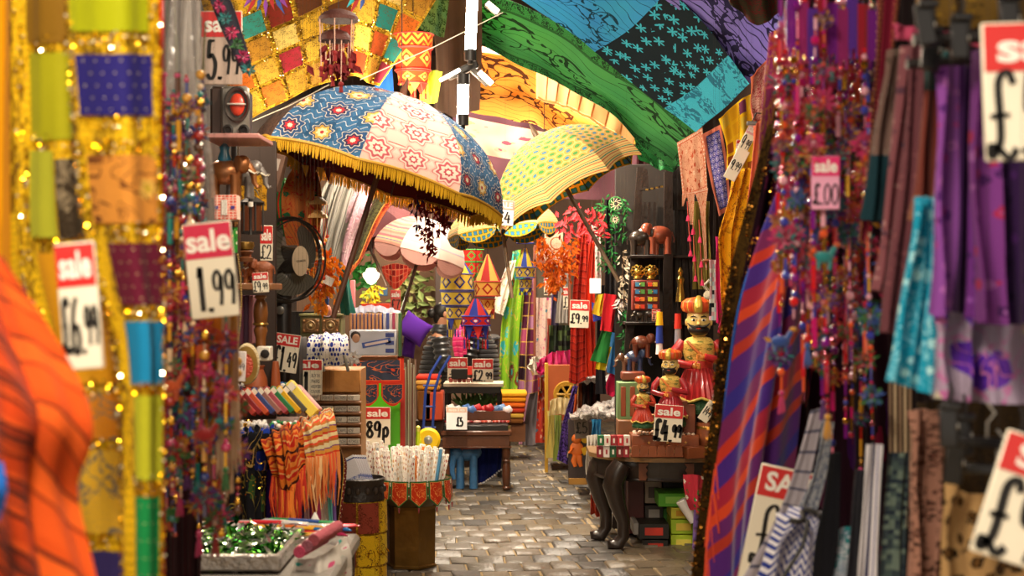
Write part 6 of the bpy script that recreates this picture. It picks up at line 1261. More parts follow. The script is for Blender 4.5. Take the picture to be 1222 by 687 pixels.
# ================================================================ RIGHT MIDDLE: carved rack with figures
rk = P('1e1410', .5, bump=.4, bs=30, var=.25, spec=.3); d = 10.6; Z = S(1, d)
t = thing('display_rack', 'tall dark wooden rack with fanned slats and two shelves on the right', 'rack', (W(800, 0, d).x, d + .1, 0)); zf = lambda y: W(0, y, d).z
def bar(x0, y0, x1, y1, w0, w1, name='slat', dy=0., th=.03):
    p, q = W(x0, y0, d) - t.location, W(x1, y1, d) - t.location; b = MB(); h0, h1 = w0 * Z / 2, w1 * Z / 2; y = dy
    b.add([(p.x - h0, y, p.z), (p.x + h0, y, p.z), (q.x + h1, y, q.z), (q.x - h1, y, q.z), (p.x - h0, y + th, p.z), (p.x + h0, y + th, p.z), (q.x + h1, y + th, q.z), (q.x - h1, y + th, q.z)], [(3, 2, 1, 0), (4, 5, 6, 7), (0, 1, 5, 4), (2, 3, 7, 6), (1, 2, 6, 5), (3, 0, 4, 7)], 0)
    return b.build(name, rk, t, smooth=False)
bar(798, 205, 796, 640, 10, 13, 'front_post', -.10, .05); bar(805, 186, 812, 250, 3, 26, 'finial', -.06); bar(799, 182, 799, 212, 3, 12, 'finial', -.09)
bar(766, 198, 737, 640, 8, 12, 'side_post', .0, .05); bar(772, 200, 772, 222, 4, 8, 'finial', .0)
bar(770, 226, 796, 220, 10, 10, 'cross_beam', -.02); b = MB(); [b.box((W(x, 223, d).x - t.location.x, -.03, zf(226 - (x - 770) * .2)), (.018, .02, .012)) for x in (773, 779, 785, 791)]; b.build('stud', brass, t, kind='stuff')
for i in range(8): bar(808 + i * 3.2, 245, 812 + i * 8.5, 640, 3.4, 5, 'slat', -.04 + .03 * (i % 2), .02)
for i in range(3): bar(774 + i * 6, 238, 768 + i * 9, 300, 3, 4, 'slat', .2, .02)
for y, x0 in ((306, 752), (386, 746), (470, 742)):
    b = MB(); b.box((W((x0 + 855) / 2, 0, d).x - t.location.x, .12, zf(y)), ((855 - x0) * Z, .42, .022), bev=.004); b.build('shelf', rk, t)
b = MB(); b.box((W(800, 0, d).x - t.location.x, .34, zf(430)), (.72, .03, zf(190) - zf(670)), bev=.004); b.build('back_board', P('1a120e', .7), t)
for k, (x, y, s_, c_, f) in enumerate(((764, 304, .15, '2a221e', 1), (787, 303, .17, '8a4430', -1), (777, 304, .11, 'a05a40', 1), (744 + 6, 443, .10, '6a4a38', -1), (765, 426, .13, '5a2c1c', 1), (757, 442, .12, '2a3a5a', 1), (775, 384, .07, '241f1c', 1), (763, 384, .06, '2a241e', -1))):
    elephant(W(x, y, 10.45), s_ * 1.25, P(c_, .3, coat=.2), ('black carved elephant on the top shelf of the rack', 'larger reddish brown elephant on the top shelf of the rack', 'small brown elephant between the two on the top shelf', 'brown elephant standing at the far left behind the dolls', 'rearing brown elephant on the lower shelf of the rack', 'blue grey elephant behind the small doll', 'small black figure in front of the coloured drawers, right one', 'small black figure in front of the coloured drawers, left one')[k], face=f)
for k, (x, y) in enumerate(((761, 333), (777, 333), (812, 336))):
    t2 = thing('brass_figure', ('brass dancing figure at the left on top of the coloured drawers', 'low brass animal on top of the coloured drawers', 'tall brass statuette behind the rack post')[k], 'figurine', W(x, y, 10.5)); b = MB()
    if k < 2:
        for i in range(9): a = i * 2 * PI / 9; b.tube([(.03 * math.cos(a), 0, .055 + .03 * math.sin(a)), (.05 * math.cos(a + .3), 0, .055 + .045 * math.sin(a + .3)), (.045 * math.cos(a + .8), 0, .055 + .04 * math.sin(a + .8))], [.008, .006, .003], 5)
        b.ball((0, 0, .05), (.03, .02, .03), 8, 6); b.lathe([(.03, 0), (.03, .01), (.01, .03)], 8)
    else: b.lathe([(.035, -.14), (.03, -.1), (.02, -.02), (.03, .02), (.012, .04), (.02, .07), (.004, .10)], 10)
    b.build('figure', mat('bright_brass', 'd8b050', .25, metal=.9, var=.1), t2)
t = boxat('coloured_drawers', 'small cabinet of blue, green, red and yellow tiled drawers on the rack', 'cabinet', 754, 334, 786, 370, 10.45, .15, P('7a2418', .5)); w_, h_ = S(32, 10.45), S(36, 10.45)
for j in range(4):
    for i in range(2):
        dr = part_box(t, 'drawer', ((i - .5) * w_ * .47, -.078, h_ * (.36 - .245 * j)), (w_ * .42, .012, h_ * .19), P('5a1c12', .5))
        for q in range(2): b = MB(); b.box(((q - .5) * w_ * .19, -.008, 0), (w_ * .16, .004, h_ * .14)); b.build('tile', P((('4a9ac8', '6ab050'), ('e84a28', 'e8c838'), ('3a88c0', '5aa048'), ('58a858', '2f7ab8'), ('e83a20', 'e8802a'), ('c8d038', 'e8a828'), ('e86a28', 'd83a20'), ('3a8ac0', 'e8542a'))[j * 2 + i][q], .35, coat=.3), dr)
        b = MB(); b.ball((0, -.014, 0), .006, 7, 5); b.build('knob', brass, dr)
sign('tiny pink sale card beside the black figures on the rack', 783, 376, 10.2, 10, 14, price='£4', hf=.35, ccol=P('e8a890', .5), pw=.08)
for k, (x, y0, segs) in enumerate(((787, 372, (('e8c020', 16), ('1a3aa0', 22), ('e8e4e0', 14))), (809, 374, (('c82818', 18), ('9a9aa8', 22), ('1a2a80', 12))))):
    t2 = thing('cloth_windsock', ('hanging yellow, blue and white cloth tube at the rack post', 'hanging red, silver and blue cloth tube right of the rack post')[k], 'hanging', W(x, y0, 10.2)); z = 0; Zz = S(1, 10.2)
    for c_, L in segs: b = MB(); b.lathe([(4.6 * Zz, z - L * Zz), (4.0 * Zz, z - L * Zz * .5), (3.6 * Zz, z)], 10); b.build('tube_section', P(c_, .8), t2); z -= L * Zz * .96
    b = MB(); b.tube([(0, 0, 0), (0, .0, .25)], .002, 4); b.build('cord', dk, t2)
# ---------------- painted dolls
yel = P('e0b450', .35, coat=.4, var=.08); redp = P('b8282c', .35, coat=.4, var=.2, vs=30)
def doll(label, px, py, d, hpx, yaw=0, cols=('b8282c', 'd8b860')):
    t = thing('painted_doll', label, 'doll', W(px, py, d), (0, 0, R(yaw)), sc=S(hpx, d)); red_ = P(cols[0], .35, coat=.4, var=.25, vs=30)
    b = MB(); b.lathe([(.20, 0), (.21, .04), (.17, .12)], 24); b.build('green_hem', P('2a5a34', .5, bump=.8, bs=60), t)
    b = MB(); n = 26; vs = []
    for j, (r_, z) in enumerate(((.215, .11), (.19, .2), (.15, .30), (.115, .39))):
        for i in range(n * 2): a = i * PI / n; rr = r_ * (1 + (.07 if i % 2 else -.05) * (1 - j / 4)); vs.append((rr * math.cos(a), rr * math.sin(a), z + (.035 * (abs((i / 4) % 2 - 1)) if j == 0 else 0)))
    N_ = n * 2; b.add(vs, [(j*N_+i, j*N_+(i+1) % N_, (j+1)*N_+(i+1) % N_, (j+1)*N_+i) for j in range(3) for i in range(N_)]); b.build('skirt', red_, t)
    b = MB(); b.tube([(.222 * math.cos(i * PI / n), .222 * math.sin(i * PI / n), .105 + .035 * abs((i / 4) % 2 - 1)) for i in range(2 * n + 1)], .012, 6); b.build('gold_zigzag', P('d8c058', .4), t)
    b = MB(); b.lathe([(.12, .38), (.125, .42), (.118, .45)], 20, sy=.85); b.build('belt', P('c83a30', .4, coat=.3), t)
    b = MB(); b.lathe([(.115, .44), (.14, .52), (.145, .60), (.10, .645), (.05, .66)], 22, sy=.75); b.build('torso', fabric('doll_coat', p_floral(cols[1], ['e0d08a', 'b0984a', '6a7a3a'], 9, .35, line='8a6a30'), .4, sheen=0, soft=0), t)
    b = MB(); b.tube([(-.10, -.09, .62), (-.02, -.115, .54), (.06, -.105, .47)], [.02, .026, .02], 7, flat=.5); b.build('sash', P('c87030', .4), t)
    for sx in (-1, 1):
        b = MB(); b.tube([(sx * .135, 0, .61), (sx * .20, -.02, .53), (sx * .215, -.05, .44), (sx * .12, -.13, .42 if sx < 0 else .47), (sx * .05, -.155, .41 if sx < 0 else .49)], [.045, .048, .042, .034, .028], 10); b.build('arm', red_, t)
        hx, hz = sx * .03, (.41 if sx < 0 else .49); b = MB(); b.ball((hx, -.16, hz), (.028, .018, .024), 8, 6); 
        for f in range(4): b.tube([(hx - sx * .015, -.17, hz + .018 - f * .012), (hx - sx * .04, -.178, hz + .018 - f * .012), (hx - sx * .045, -.165, hz + .014 - f * .012)], .0065, 5)
        b.tube([(hx, -.17, hz + .02), (hx - sx * .015, -.18, hz + .04)], .008, 5); b.build('hand', P('e09040', .4), t)
    b = MB(); b.lathe([(.04, .64), (.05, .66), (.072, .68), (.098, .73), (.104, .79), (.10, .85), (.08, .88)], 20, sy=.9); b.build('head', P('e8c878', .35, coat=.4, var=.05), t)
    b = MB(); b.tube([(0, -.095, .80), (0, -.118, .765), (0, -.100, .755)], [.012, .018, .012], 7); b.build('nose', P('e8c070', .35, coat=.4, var=.05), t)
    for sx in (-1, 1):
        b = MB(); b.ball((sx * .042, -.086, .80), (.022, .010, .011), 10, 6); b.build('eye', WH(), t); b = MB(); b.ball((sx * .042, -.095, .80), (.010, .005, .010), 8, 5); b.build('pupil', INK(), t)
        b = MB(); b.tube([(sx * .018, -.094, .825), (sx * .045, -.093, .835), (sx * .072, -.078, .825)], [.004, .006, .003], 5); b.build('eyebrow', INK(), t)
        b = MB(); b.ball((sx * .105, 0, .78), (.014, .02, .032), 8, 6); b.build('ear', P('e8c878', .35, coat=.4, var=.05), t)
        b = MB(); b.tube([(0, -.112, .745), (sx * .04, -.108, .742), (sx * .075, -.09, .755), (sx * .095, -.075, .775)], [.012, .013, .009, .003], 7); b.build('moustache', INK(), t)
    b = MB(); b.ball((0, -.045, .715), (.092, .07, .048), 16, 8); b.build('beard', P('17120f', .5), t)
    b = MB(); b.ball((0, -.112, .728), (.022, .008, .007), 8, 5); b.build('mouth', P('c83a28', .4), t)
    b = MB(); n = 14; vs = []
    prof = [(.09, .855), (.14, .875), (.158, .91), (.15, .955), (.11, .985), (.03, 1.0)]
    for r_, z in prof:
        for i in range(n * 3): a = i * 2 * PI / (n * 3); rr = r_ * (1 - (.05 if i % 3 == 0 else 0)); vs.append((rr * math.cos(a), rr * math.sin(a) * .9, z))
    N_ = n * 3; b.add(vs, [(j*N_+i, j*N_+(i+1) % N_, (j+1)*N_+(i+1) % N_, (j+1)*N_+i) for j in range(5) for i in range(N_)] + [tuple(range(5 * N_, 6 * N_))], 0, [(i / N_, j / 5) for j in range(6) for i in range(N_)]); b.build('turban', mat('turban', p_stripes([(0, 'c84a20'), (.7, 'd86a28'), (.85, '3a2a18'), (.9, 'e0b050')], 14, axis='u'), .35, coat=.3), t)
    b = MB(); b.tube([(0, -.143, .87), (0, -.158, .91), (0, -.135, .965), (0, -.02, 1.005)], [.03, .034, .03, .02], 8, flat=.4); b.build('turban_band', P('c8a848', .35, metal=.4), t)
    return t
doll('tallest painted wooden doll with an orange turban and black beard', 834, 492, 10.05, 138, yaw=-8)
doll('middle sized painted turbaned doll in a red jacket', 800, 508, 9.85, 92, yaw=-18, cols=('a82430', 'c84a40'))
doll('smallest painted turbaned doll at the left of the three', 767, 510, 9.75, 62, yaw=10, cols=('b83a28', 'd8882a'))
# ---------------- desk
dw = P('2b211c', .3, coat=.25, bump=.2, bs=20, var=.3); zt = W(0, 547, 9.8).z; X0, X1 = W(706, 0, 9.9).x, 1.62
t = thing('console_table', 'dark half round table with thick curved legs on the right', 'table', ((X0 + X1) / 2, 10.2, 0)); Lx = (X1 - X0)
def arcpts(r_, y0=.38, n=20): return [(-Lx / 2 + .0 + Lx * i / n, -y0 * (1 - abs(1 - 2 * i / n) ** 3.2) ** .8 * r_) for i in range(n + 1)]
ap = arcpts(1.0); b = MB(); top = [(x, y, zt) for x, y in ap] + [(Lx / 2, .4, zt), (-Lx / 2, .4, zt)]; K = len(top); b.add(top + [(x, y, z - .028) for x, y, z in top], [tuple(range(K)), tuple(range(2 * K - 1, K - 1, -1))] + [(i, i + K, (i + 1) % K + K, (i + 1) % K) for i in range(K)]); b.build('tabletop', P('8a6840', .3, coat=.3, bump=.2, var=.2), t, smooth=False)
ap2 = arcpts(.92); b = MB(); K = len(ap2); V = [(x * .95, y, zt - .028) for x, y in ap2] + [(x * .95, y, zt - .15) for x, y in ap2]; b.add(V + [(x, y + .03, z) for x, y, z in V], [(i, i + K, i + K + 1, i + 1) for i in range(K - 1)] + [(2*K + i + 1, 3*K + i + 1, 3*K + i, 2*K + i) for i in range(K - 1)] + [(i + K, i + 3 * K, i + 3 * K + 1, i + K + 1) for i in range(K - 1)]); b.build('apron', dw, t)
b = MB(); b.tube([(x * .955, y - .006, zt - .148) for x, y in ap2], .012, 6); b.build('moulding', dw, t)
for x in (-.22, .05): b = MB(); b.prism([(-.045, -.055), (.0, -.055), (.012, -.035), (.0, -.01), (.014, .01), (.0, .03), (.02, .055), (-.045, .055)] if x < 0 else [(.045, -.055), (.0, -.055), (-.012, -.035), (.0, -.01), (-.014, .01), (.0, .03), (-.02, .055), (.045, .055)], -.006, .004, M=Matrix.Translation((x + .02, -.368, zt - .09))); b.build('carved_panel', P('6a3a20', .4), t)
for (lx, ly, yw) in ((-.38, -.36, 0), (-.47, .02, 0), (.45, -.2, .3), (.45, .35, .3)):
    b = MB(); o_ = Vector((lx, ly, 0)); sx = -1 if lx < 0 else 1
    b.tube([o_ + Vector((sx * a, -.02 * a, z * zt / .6)) for a, z in ((-.03, .565), (.01, .50), (.035, .42), (.005, .30), (-.035, .18), (-.035, .08), (.00, .025), (.05, .03), (.055, .055))], [.062, .074, .068, .054, .042, .040, .046, .034, .02], 12); b.build('leg', dw, t)
def goods(rows_, d0, dep, cat, group=None):
    for (nm_, lb, x0, y0, x1, y1, c_, lc) in rows_:
        o = boxat(nm_, lb, cat, x0, y0, x1, y1, d0, dep, P(c_, .45), group=group, bev=.003)
        if lc: b = MB(); b.box((0, -dep / 2 - .001, 0), (S(x1 - x0, d0) * .6, .003, S(y1 - y0, d0) * .5)); b.build('label', P(lc, .4), o)
goods([('carton', 'lime and yellow carton at the bottom of the stack under the half round table', 798, 634, 828, 655, 'b8d030', 'f0e060'), ('carton', 'lime and yellow carton in the middle of the stack under the half round table', 798, 616, 828, 633, 'a8c828', 'f0d050'), ('carton', 'yellow topped carton third from the bottom of the stack', 798, 602, 828, 615, 'd0c838', 'c8901c'), ('carton', 'bright green carton lying on top of the stack under the table', 783, 585, 826, 601, '5ab028', '90d050')], 10.05, .28, 'carton')
goods([('carton', 'black carton with a small red mark, lower one', 765, 640, 795, 655, '181512', 'b83020'), ('carton', 'black carton with a small red mark, upper one', 760, 621, 796, 639, '201c18', 'c83828'), ('carton', 'grey end of a carton left of the black ones', 754, 620, 760, 634, '8a8580', None)], 10.0, .28, 'carton')
goods([('carton', 'tall green carton edge behind the lime stack', 790, 604, 797, 632, '4aa040', None), ('carton', 'cream carton deep under the table', 768, 572, 788, 598, 'a89888', '5a4a48'), ('carton', 'dark red carton deep under the table', 748, 572, 767, 634, '5a2420', None), ('carton', 'black carton deep under the table behind the others', 789, 572, 830, 586, '1c1815', None), ('carton', 'dark grey carton deep under the table, lowest', 768, 600, 790, 620, '3a3430', 'a8a098')], 10.35, .2, 'carton')
b = MB(); b.lathe([(.028, 0), (.035, .16), (.03, .165)], 14); o = b.build('paper_roll', P('e8e4dc', .5)); o.location = W(828, 622, 9.9); o.rotation_euler = (0, R(-32), 0); T(o, 'white paper roll leaning on the green carton', 'paper roll')
drape('cloth_bundle', 'red and green printed wrap hanging at the table edge above the paper roll', 'cloth', [[(815, 566, 9.75), (828, 566, 9.7), (842, 568, 9.75)], [(818, 590, 9.72), (830, 595, 9.7), (842, 600, 9.72)], [(826, 606, 9.75), (832, 612, 9.7), (842, 618, 9.75)]], fabric('redgreen', p_floral('c83848', ['3a9a4a', 'e8e0d0', '28703a'], 5), .5), (.02, 2, 0, .7), nu=20, nv=20)
drape('cloth_strip', 'lilac cloth hanging right of the lime cartons', 'cloth', [[(828, 604, 9.85), (840, 604, 9.85)], [(826, 655, 9.85), (842, 655, 9.85)]], cloth_m('9a7ac8'), (.01, 1, 0, 1), nu=8, nv=12)
k = 0
for r_, (y0, y1) in enumerate(((519, 531), (532, 545))):
    for c_ in range(5):
        x0 = 713 + c_ * 7.8 + r_ * -1; cc = (('1a6a3a', 'e8e0d0', 'a02830', 'c83038', 'e0d8cc'), ('8a1c28', 'e8e0d8', '1a5a34', '7a1a20', '9a2430'))[r_][c_]
        o = boxat('spice_box', (('green', 'white', 'crimson', 'red', 'ivory'), ('wine', 'white', 'dark green', 'maroon', 'ruby'))[r_][c_] + ' small box in the ' + ('upper', 'lower')[r_] + ' row at the left end of the table', 'box', x0, y0, x0 + 7.4, y1, 9.82 + .02 * r_, .06, P(cc, .4, coat=.3), bev=.002)
        b = MB(); b.box((0, -.031, .0), (.012, .002, .03)); b.build('label', P('f0e8dc' if cc not in ('e8e0d0', 'e8e0d8', 'e0d8cc') else 'a83038', .4), o)
rw = wood('8a4a2a', .4)
t = boxat('wooden_tray', 'long reddish wooden tray with gold stars on the half round table', 'tray', 752, 517, 832, 534, 9.78, .26, rw)
for i in range(3):
    b = MB(); pts_ = [((.012 if q % 2 == 0 else .005) * math.cos(q * PI / 5 + PI / 2), (.012 if q % 2 == 0 else .005) * math.sin(q * PI / 5 + PI / 2)) for q in range(10)]; b.prism(pts_, -.004, .0, M=Matrix.Translation(((-20 + i * 22) * S(1, 9.78), -.131, 0))); b.build('star', P('d8a050', .4), t, smooth=False)
b = MB(); [b.ball((random.uniform(-.2, .2), random.uniform(-.11, .11), .048), .012, 7, 5) for i in range(50)]; b.build('pale_contents', P('e0c8b0', .5), t, kind='stuff')
t = boxat('picket_tray', 'small wooden picket fence shaped holder in front of the reddish tray', 'holder', 752, 541, 815, 545, 9.70, .08, rw)
for i in range(6): b = MB(); w_ = S(9.4, 9.7); b.prism([(-w_/2, -.005), (w_/2, -.005), (w_/2, .05), (w_*.3, .066), (-w_*.3, .066), (-w_/2, .05)], -.045, -.03, M=Matrix.Translation(((-26 + i * 10.3) * S(1, 9.7), 0, 0))); b.build('picket', rw, t)
boxat('wooden_block', 'plain wooden block at the right of the picket holder', 'block', 815, 532, 838, 546, 9.7, .12, rw, rot=(0, 0, .3))
sign('large sale card at £4.99 standing on the half round table', 797.5, 505, 9.62, 34, 44, roll=4, price='£4.99', hf=.34, pbox=(.02, .98, .04, .9), small=.6, pw=.08)
sign('blank backed white card behind the £4.99 card', 809, 497, 9.95, 22, 38, roll=-4, hf=0, price='4', pbox=(.6, .9, .1, .3), pw=.03, tag='card')
for i in range(4): b = MB(); b.lathe([(.02, 0), (.05, .012), (.072, .035), (.068, .036), (.045, .016)], 18); o = b.build('wooden_bowl', wood('b88a58', .5)); o.location = W(771 - i * .5, 514 - i * 4.2, 9.85); o.rotation_euler = (0, -.08, 0); T(o, ('lowest', 'second lowest', 'second highest', 'top')[i] + ' pale wooden bowl in the stack left of the £4.99 card', 'bowl')
for k, (x0, y0, x1, y1) in enumerate(((815, 482, 829, 516), (802, 478, 820, 484))): boxat('wooden_box', ('upright brown wooden box right of the £4.99 card', 'flat wooden lid across the top of the upright box')[k], 'box', x0, y0, x1, y1, 9.85, .08, wood('7a4028'))
t = thing('wooden_barrel', 'small wooden barrel at the right end of the half round table', 'barrel', W(845, 542, 9.9)); b = MB(); b.lathe([(.07, 0), (.085, .08), (.085, .14), (.075, .21)], 18); b.build('body', rw, t); 
for z in (.04, .17): b = MB(); b.lathe([(.082, z), (.084, z + .01), (.080, z + .02)], 18); b.build('hoop', brass, t)
sign('white swing tag with black numbers tilted beside the wooden barrel', 845, 491, 9.6, 13, 26, roll=35, hf=0, price='144', pbox=(.1, .9, .3, .7), small=1, tag='price_tag')
boxat('leather_chest', 'small brown leather chest behind the dolls', 'chest', 741, 443, 769, 453, 10.3, .15, P('7a3a28', .45), bev=.008)
t = boxat('striped_drum', 'green and brown banded box left of the small doll', 'box', 736, 455, 770, 500, 10.2, .2, P('6a8a58', .5))
for i in range(3): b = MB(); b.box(((-.06 + i * .062), -.103, 0), (.034, .006, .2), bev=.012); b.build('brown_arch', P('8a4424', .5), t)
boxat('goods_crate', 'wooden crate behind the small boxes on the half round table', 'crate', 736, 500, 760, 520, 10.1, .2, wood('7a5030'))
b = MB()
sign('sale card with glare painted into its pale colours, pinned to the left edge of the yellow parasol', 602, 254, 8.8, 23, 30, roll=4, head='SALE', price='£4', hf=.36, pbox=(.15, .85, .15, .85), hcol=P('e89888', .5), ccol=P('f8f2ea', .4, var=0))  # pale header and card colours stand in for strong glare
# ---------------- flags, garlands, feathers around the yellow parasol pole
for k, (r4, c_, lb) in enumerate((([[(721, 350), (737, 352)], [(716, 394), (731, 396)]], 'c82430', 'small red prayer flag at the end of the yellow parasol pole'), ([[(712, 352), (722, 350)], [(706, 374), (718, 378)]], 'd8b830', 'small yellow flag left of the red one'), ([[(706, 360), (714, 364)], [(708, 384), (722, 380)]], '3a4ab0', 'small blue flag under the yellow one'), ([[(724, 380), (732, 386)], [(704, 430), (724, 434)]], '2a7a3a', 'long green flag hanging below the red one'), ([[(718, 410), (730, 414)], [(710, 440), (722, 442)]], 'e0c828', 'yellow flag below the long green one'), ([[(730, 396), (742, 400)], [(724, 444), (738, 448)]], '3a7ab8', 'light blue flag right of the long green one'), ([[(740, 418), (754, 420)], [(724, 455), (742, 462)], [(724, 470), (732, 474)]], 'b81c48', 'long crimson cloth trailing down to the plastic wrapped goods'))):
    drape('prayer_flag', lb, 'flag', [[(x, y, 11.0 + .05 * k) for x, y in row] for row in r4], cloth_m(c_), (.015, 1.5, k, .8), nu=10, nv=16)
gfe = [P(c, .7, soft=.2) for c in ('126a2a', '1c8038', '0e4a1c')]
for k, (x, y0, y1, m_, n_, lb) in enumerate(((718, 238, 318, gfe, 70, 'green feather garland behind the pole, left one'), (730, 230, 322, gfe, 80, 'green feather garland with a hoop, middle one'), (744, 235, 285, gfe, 40, 'short green feather garland beside the rack post'), (744, 300, 365, [P('d8ccb8', .8), P('b8a890', .8)], 60, 'white and beige feather garland beside the rack'), (747, 368, 415, gfe, 70, 'shiny green leaf garland left of the rack shelf'), (740, 355, 372, [P('e8e0e0', .6)], 16, 'small white feather tuft above the shiny green garland'))):
    feather_cluster('feather_garland', lb, 'garland', [W(x, y0, 10.9), W(x + (k % 3) - 1, (y0 + y1) / 2, 10.9), W(x, y1, 10.9)], m_, n_, .016, .05, .015, k + 20)
for k, (x, y, r_, d_) in enumerate(((664, 290, 7, 12.0), (664, 305, 7.5, 12.0), (652, 300, 6, 12.1), (735, 243, 8, 10.8), (734, 262, 5, 10.8))):
    t = thing('dream_catcher', ('upper orange edged dream catcher with a woven net', 'lower orange edged dream catcher with a woven net', 'left orange edged dream catcher partly hidden by feathers', 'green hoop of the dream catcher near the rack', 'smaller green hoop below the larger one')[k], 'dream catcher', W(x, y, d_)); rr = S(r_, d_)
    b = MB(); b.tube([(rr * math.cos(q * PI / 12), 0, rr * math.sin(q * PI / 12)) for q in range(25)], .005, 6); b.build('hoop', P('c87a50' if k < 3 else '2a6a34', .7), t)
    b = MB(); [b.tube([(rr * math.cos(q), 0, rr * math.sin(q)), (rr * .3 * math.cos(q + .8), 0, rr * .3 * math.sin(q + .8))], .0016, 4) for q in [i * PI / 5 for i in range(10)]]; b.build('net', P('f0d8c0', .7), t, kind='stuff')
boxat('backing_card', 'cream backing card behind the orange dream catchers', 'card', 650, 276, 672, 318, 12.2, .01, P('d8bca0', .6))
for k, (x, y0, y1, n_) in enumerate(((648, 284, 318, 60), (660, 300, 345, 90), (672, 290, 335, 80), (682, 285, 318, 50), (664, 310, 348, 40))):
    feather_cluster('feather_garland', ('orange feathers at the left of the dream catchers', 'orange feathers under the dream catchers', 'orange feathers right of the dream catchers', 'farthest right orange feather garland by the red scarf', 'lowest tip of the orange feathers')[k], 'garland', [W(x, y0, 11.9), W(x, y1, 11.9)], [P(c, .85, soft=.3) for c in ('d8640c', 'e07818', 'b84c08')], n_, .03, .07, .022, k + 30)
for k, (x, y) in enumerate(((676, 262), (690, 256), (702, 264), (712, 262))): feather_cluster('red_garland', ('first', 'second', 'third', 'fourth')[k] + ' dark red leaf garland from the left under the yellow parasol', 'garland', [W(x, y - 12, 10.8), W(x + 2, y + 18, 10.8)], [P('a01c28', .85), P('c83038', .85)], 26, .03, .07, .025, k + 50)
# ---------------- shop fronts on the right further back
def cloths(L):
    for (nm_, lb, cat_, rows_, dd, m_, fo) in L: drape(nm_, lb, cat_, [[(x, y, dd + (.03 if (i + j) % 2 else 0)) for j, (x, y) in enumerate(r_)] for i, r_ in enumerate(rows_)], m_ if not isinstance(m_, str) else cloth_m(m_), fo, nu=24, nv=30)
G_ = lambda x0, x1, y0, y1, dx=0: [[(x0, y0), ((x0 + x1) / 2, y0), (x1, y0)], [(x0 + dx, y1), ((x0 + x1) / 2 + dx, y1), (x1 + dx, y1)]]
cloths([
 ('hanging_dress', 'lime green dress with turquoise and brown sequinned patches', 'dress', [[(612, 300), (622, 298), (630, 302)], [(600, 380), (614, 378), (625, 380)], [(594, 470), (608, 472), (623, 468)]], 16.0, fabric('dress_green', p_floral('88b828', ['38b0a0', '30a8b0', '58b8a8', '7a3a20'], 3, .40, 1.2, 2.6, line='c8b848'), .6), (.05, 3, 0, .7)),
 ('hanging_dress', 'white and red flowered cloth left of the lime green dress', 'dress', [[(606, 312), (616, 310)], [(592, 352), (606, 356)], [(590, 372), (600, 376)]], 15.9, fabric('dress_white', p_floral('e8dcc8', ['c83848', 'd8a0a0', '6a8a50'], 6, .25, 1, 2), .7), (.03, 2, 0, .7)),
 ('hanging_dress', 'wine and lilac patchwork sari with gold edging', 'dress', [[(626, 330), (636, 330), (646, 332)], [(622, 400), (634, 400), (646, 400)], [(616, 468), (630, 470), (646, 466)]], 15.6, fabric('sari_wine', p_cells(['5a1c3a', '8a3a5a', '2a1420', 'b07a9a', '4a1830', 'a04868'], 3, 9, 'c8a050', .04), .6), (.05, 3, 1, .7)),
 ('hanging_cloth', 'cream pink cloth with magenta flowers in the far shop front', 'cloth', G_(640, 658, 355, 425), 15.0, fabric('cloth_flower', p_floral('d8b8a8', ['c82878', '3a8a9a', 'e0a0a0'], 4, .25, 1, 2, line='a87a90'), .7), (.02, 2, 0, .7)),
 ('hanging_cloth', 'grey violet cloth strip right of the flowered one', 'cloth', G_(658, 664, 345, 425, -2), 14.8, '5a4a80', (.02, 2, 0, .7)),
 ('hanging_cloth', 'rust cloth strip in the far shop front', 'cloth', G_(653, 659, 380, 430), 14.7, 'a84a38', (.02, 2, 0, .7)),
 ('hanging_cloth', 'pale grey trousers cloth hanging beside the red tags', 'cloth', G_(668, 679, 320, 385, -4), 14.5, 'c0b8b0', (.03, 3, 0, .7)),
 ('hanging_cloth', 'dark violet cloth left of the pale grey one', 'cloth', G_(660, 668, 330, 400, -2), 14.6, '3a3048', (.02, 2, 0, .7)),
 ('hanging_scarf', 'long scarlet scarf with dark stripes behind the £9.99 card', 'scarf', [[(690, 270), (697, 268), (703, 272)], [(684, 360), (692, 360), (702, 360)], [(678, 455), (688, 458), (700, 452)]], 12.3, fabric('scarf_scarlet', p_stripes([(0, 'c83828'), (.6, 'b02c20'), (.8, '7a2018'), (.88, 'd84838')], 22, wob=.04), .8), (.03, 3, 0, .7)),
 ('hanging_scarf', 'bright orange red scarf right of the scarlet one', 'scarf', [[(703, 285), (710, 290)], [(699, 360), (710, 362)], [(698, 450), (711, 448)]], 12.2, 'e03c20', (.03, 2, 0, .7)),
 ('hanging_cloth', 'white printed cloth with pink flowers behind the pole', 'cloth', [[(706, 268), (716, 266)], [(708, 340), (718, 345)]], 12.6, fabric('whitepink', p_floral('e8e0d8', ['d88090', 'a8a0a0'], 5, .3, 1, 3), .7), (.02, 2, 0, .7)),
 ('hanging_cloth', 'dark green and black clothes hanging below the grey trousers', 'cloth', G_(655, 682, 388, 425), 14.3, fabric('dkgreen', p_cells(['1e2a18', '2c3a22', '18140f', '4a5a30'], 5, 6), .8), (.04, 4, 0, .7)),
 ('hanging_cloth', 'black cloth strip behind the red prayer flag', 'cloth', G_(712, 722, 340, 470), 12.0, '1c1a20', (.02, 2, 0, .7)),
 ('hanging_cloth', 'black cloth strip between the scarves and the rack', 'cloth', G_(722, 740, 225, 430), 12.2, '16131a', (.03, 3, 0, .7)),
 ('hanging_cloth', 'maroon cloth high between the parasol and the rack', 'cloth', G_(735, 770, 185, 300), 11.6, '3a1418', (.03, 3, 0, .7)),
])
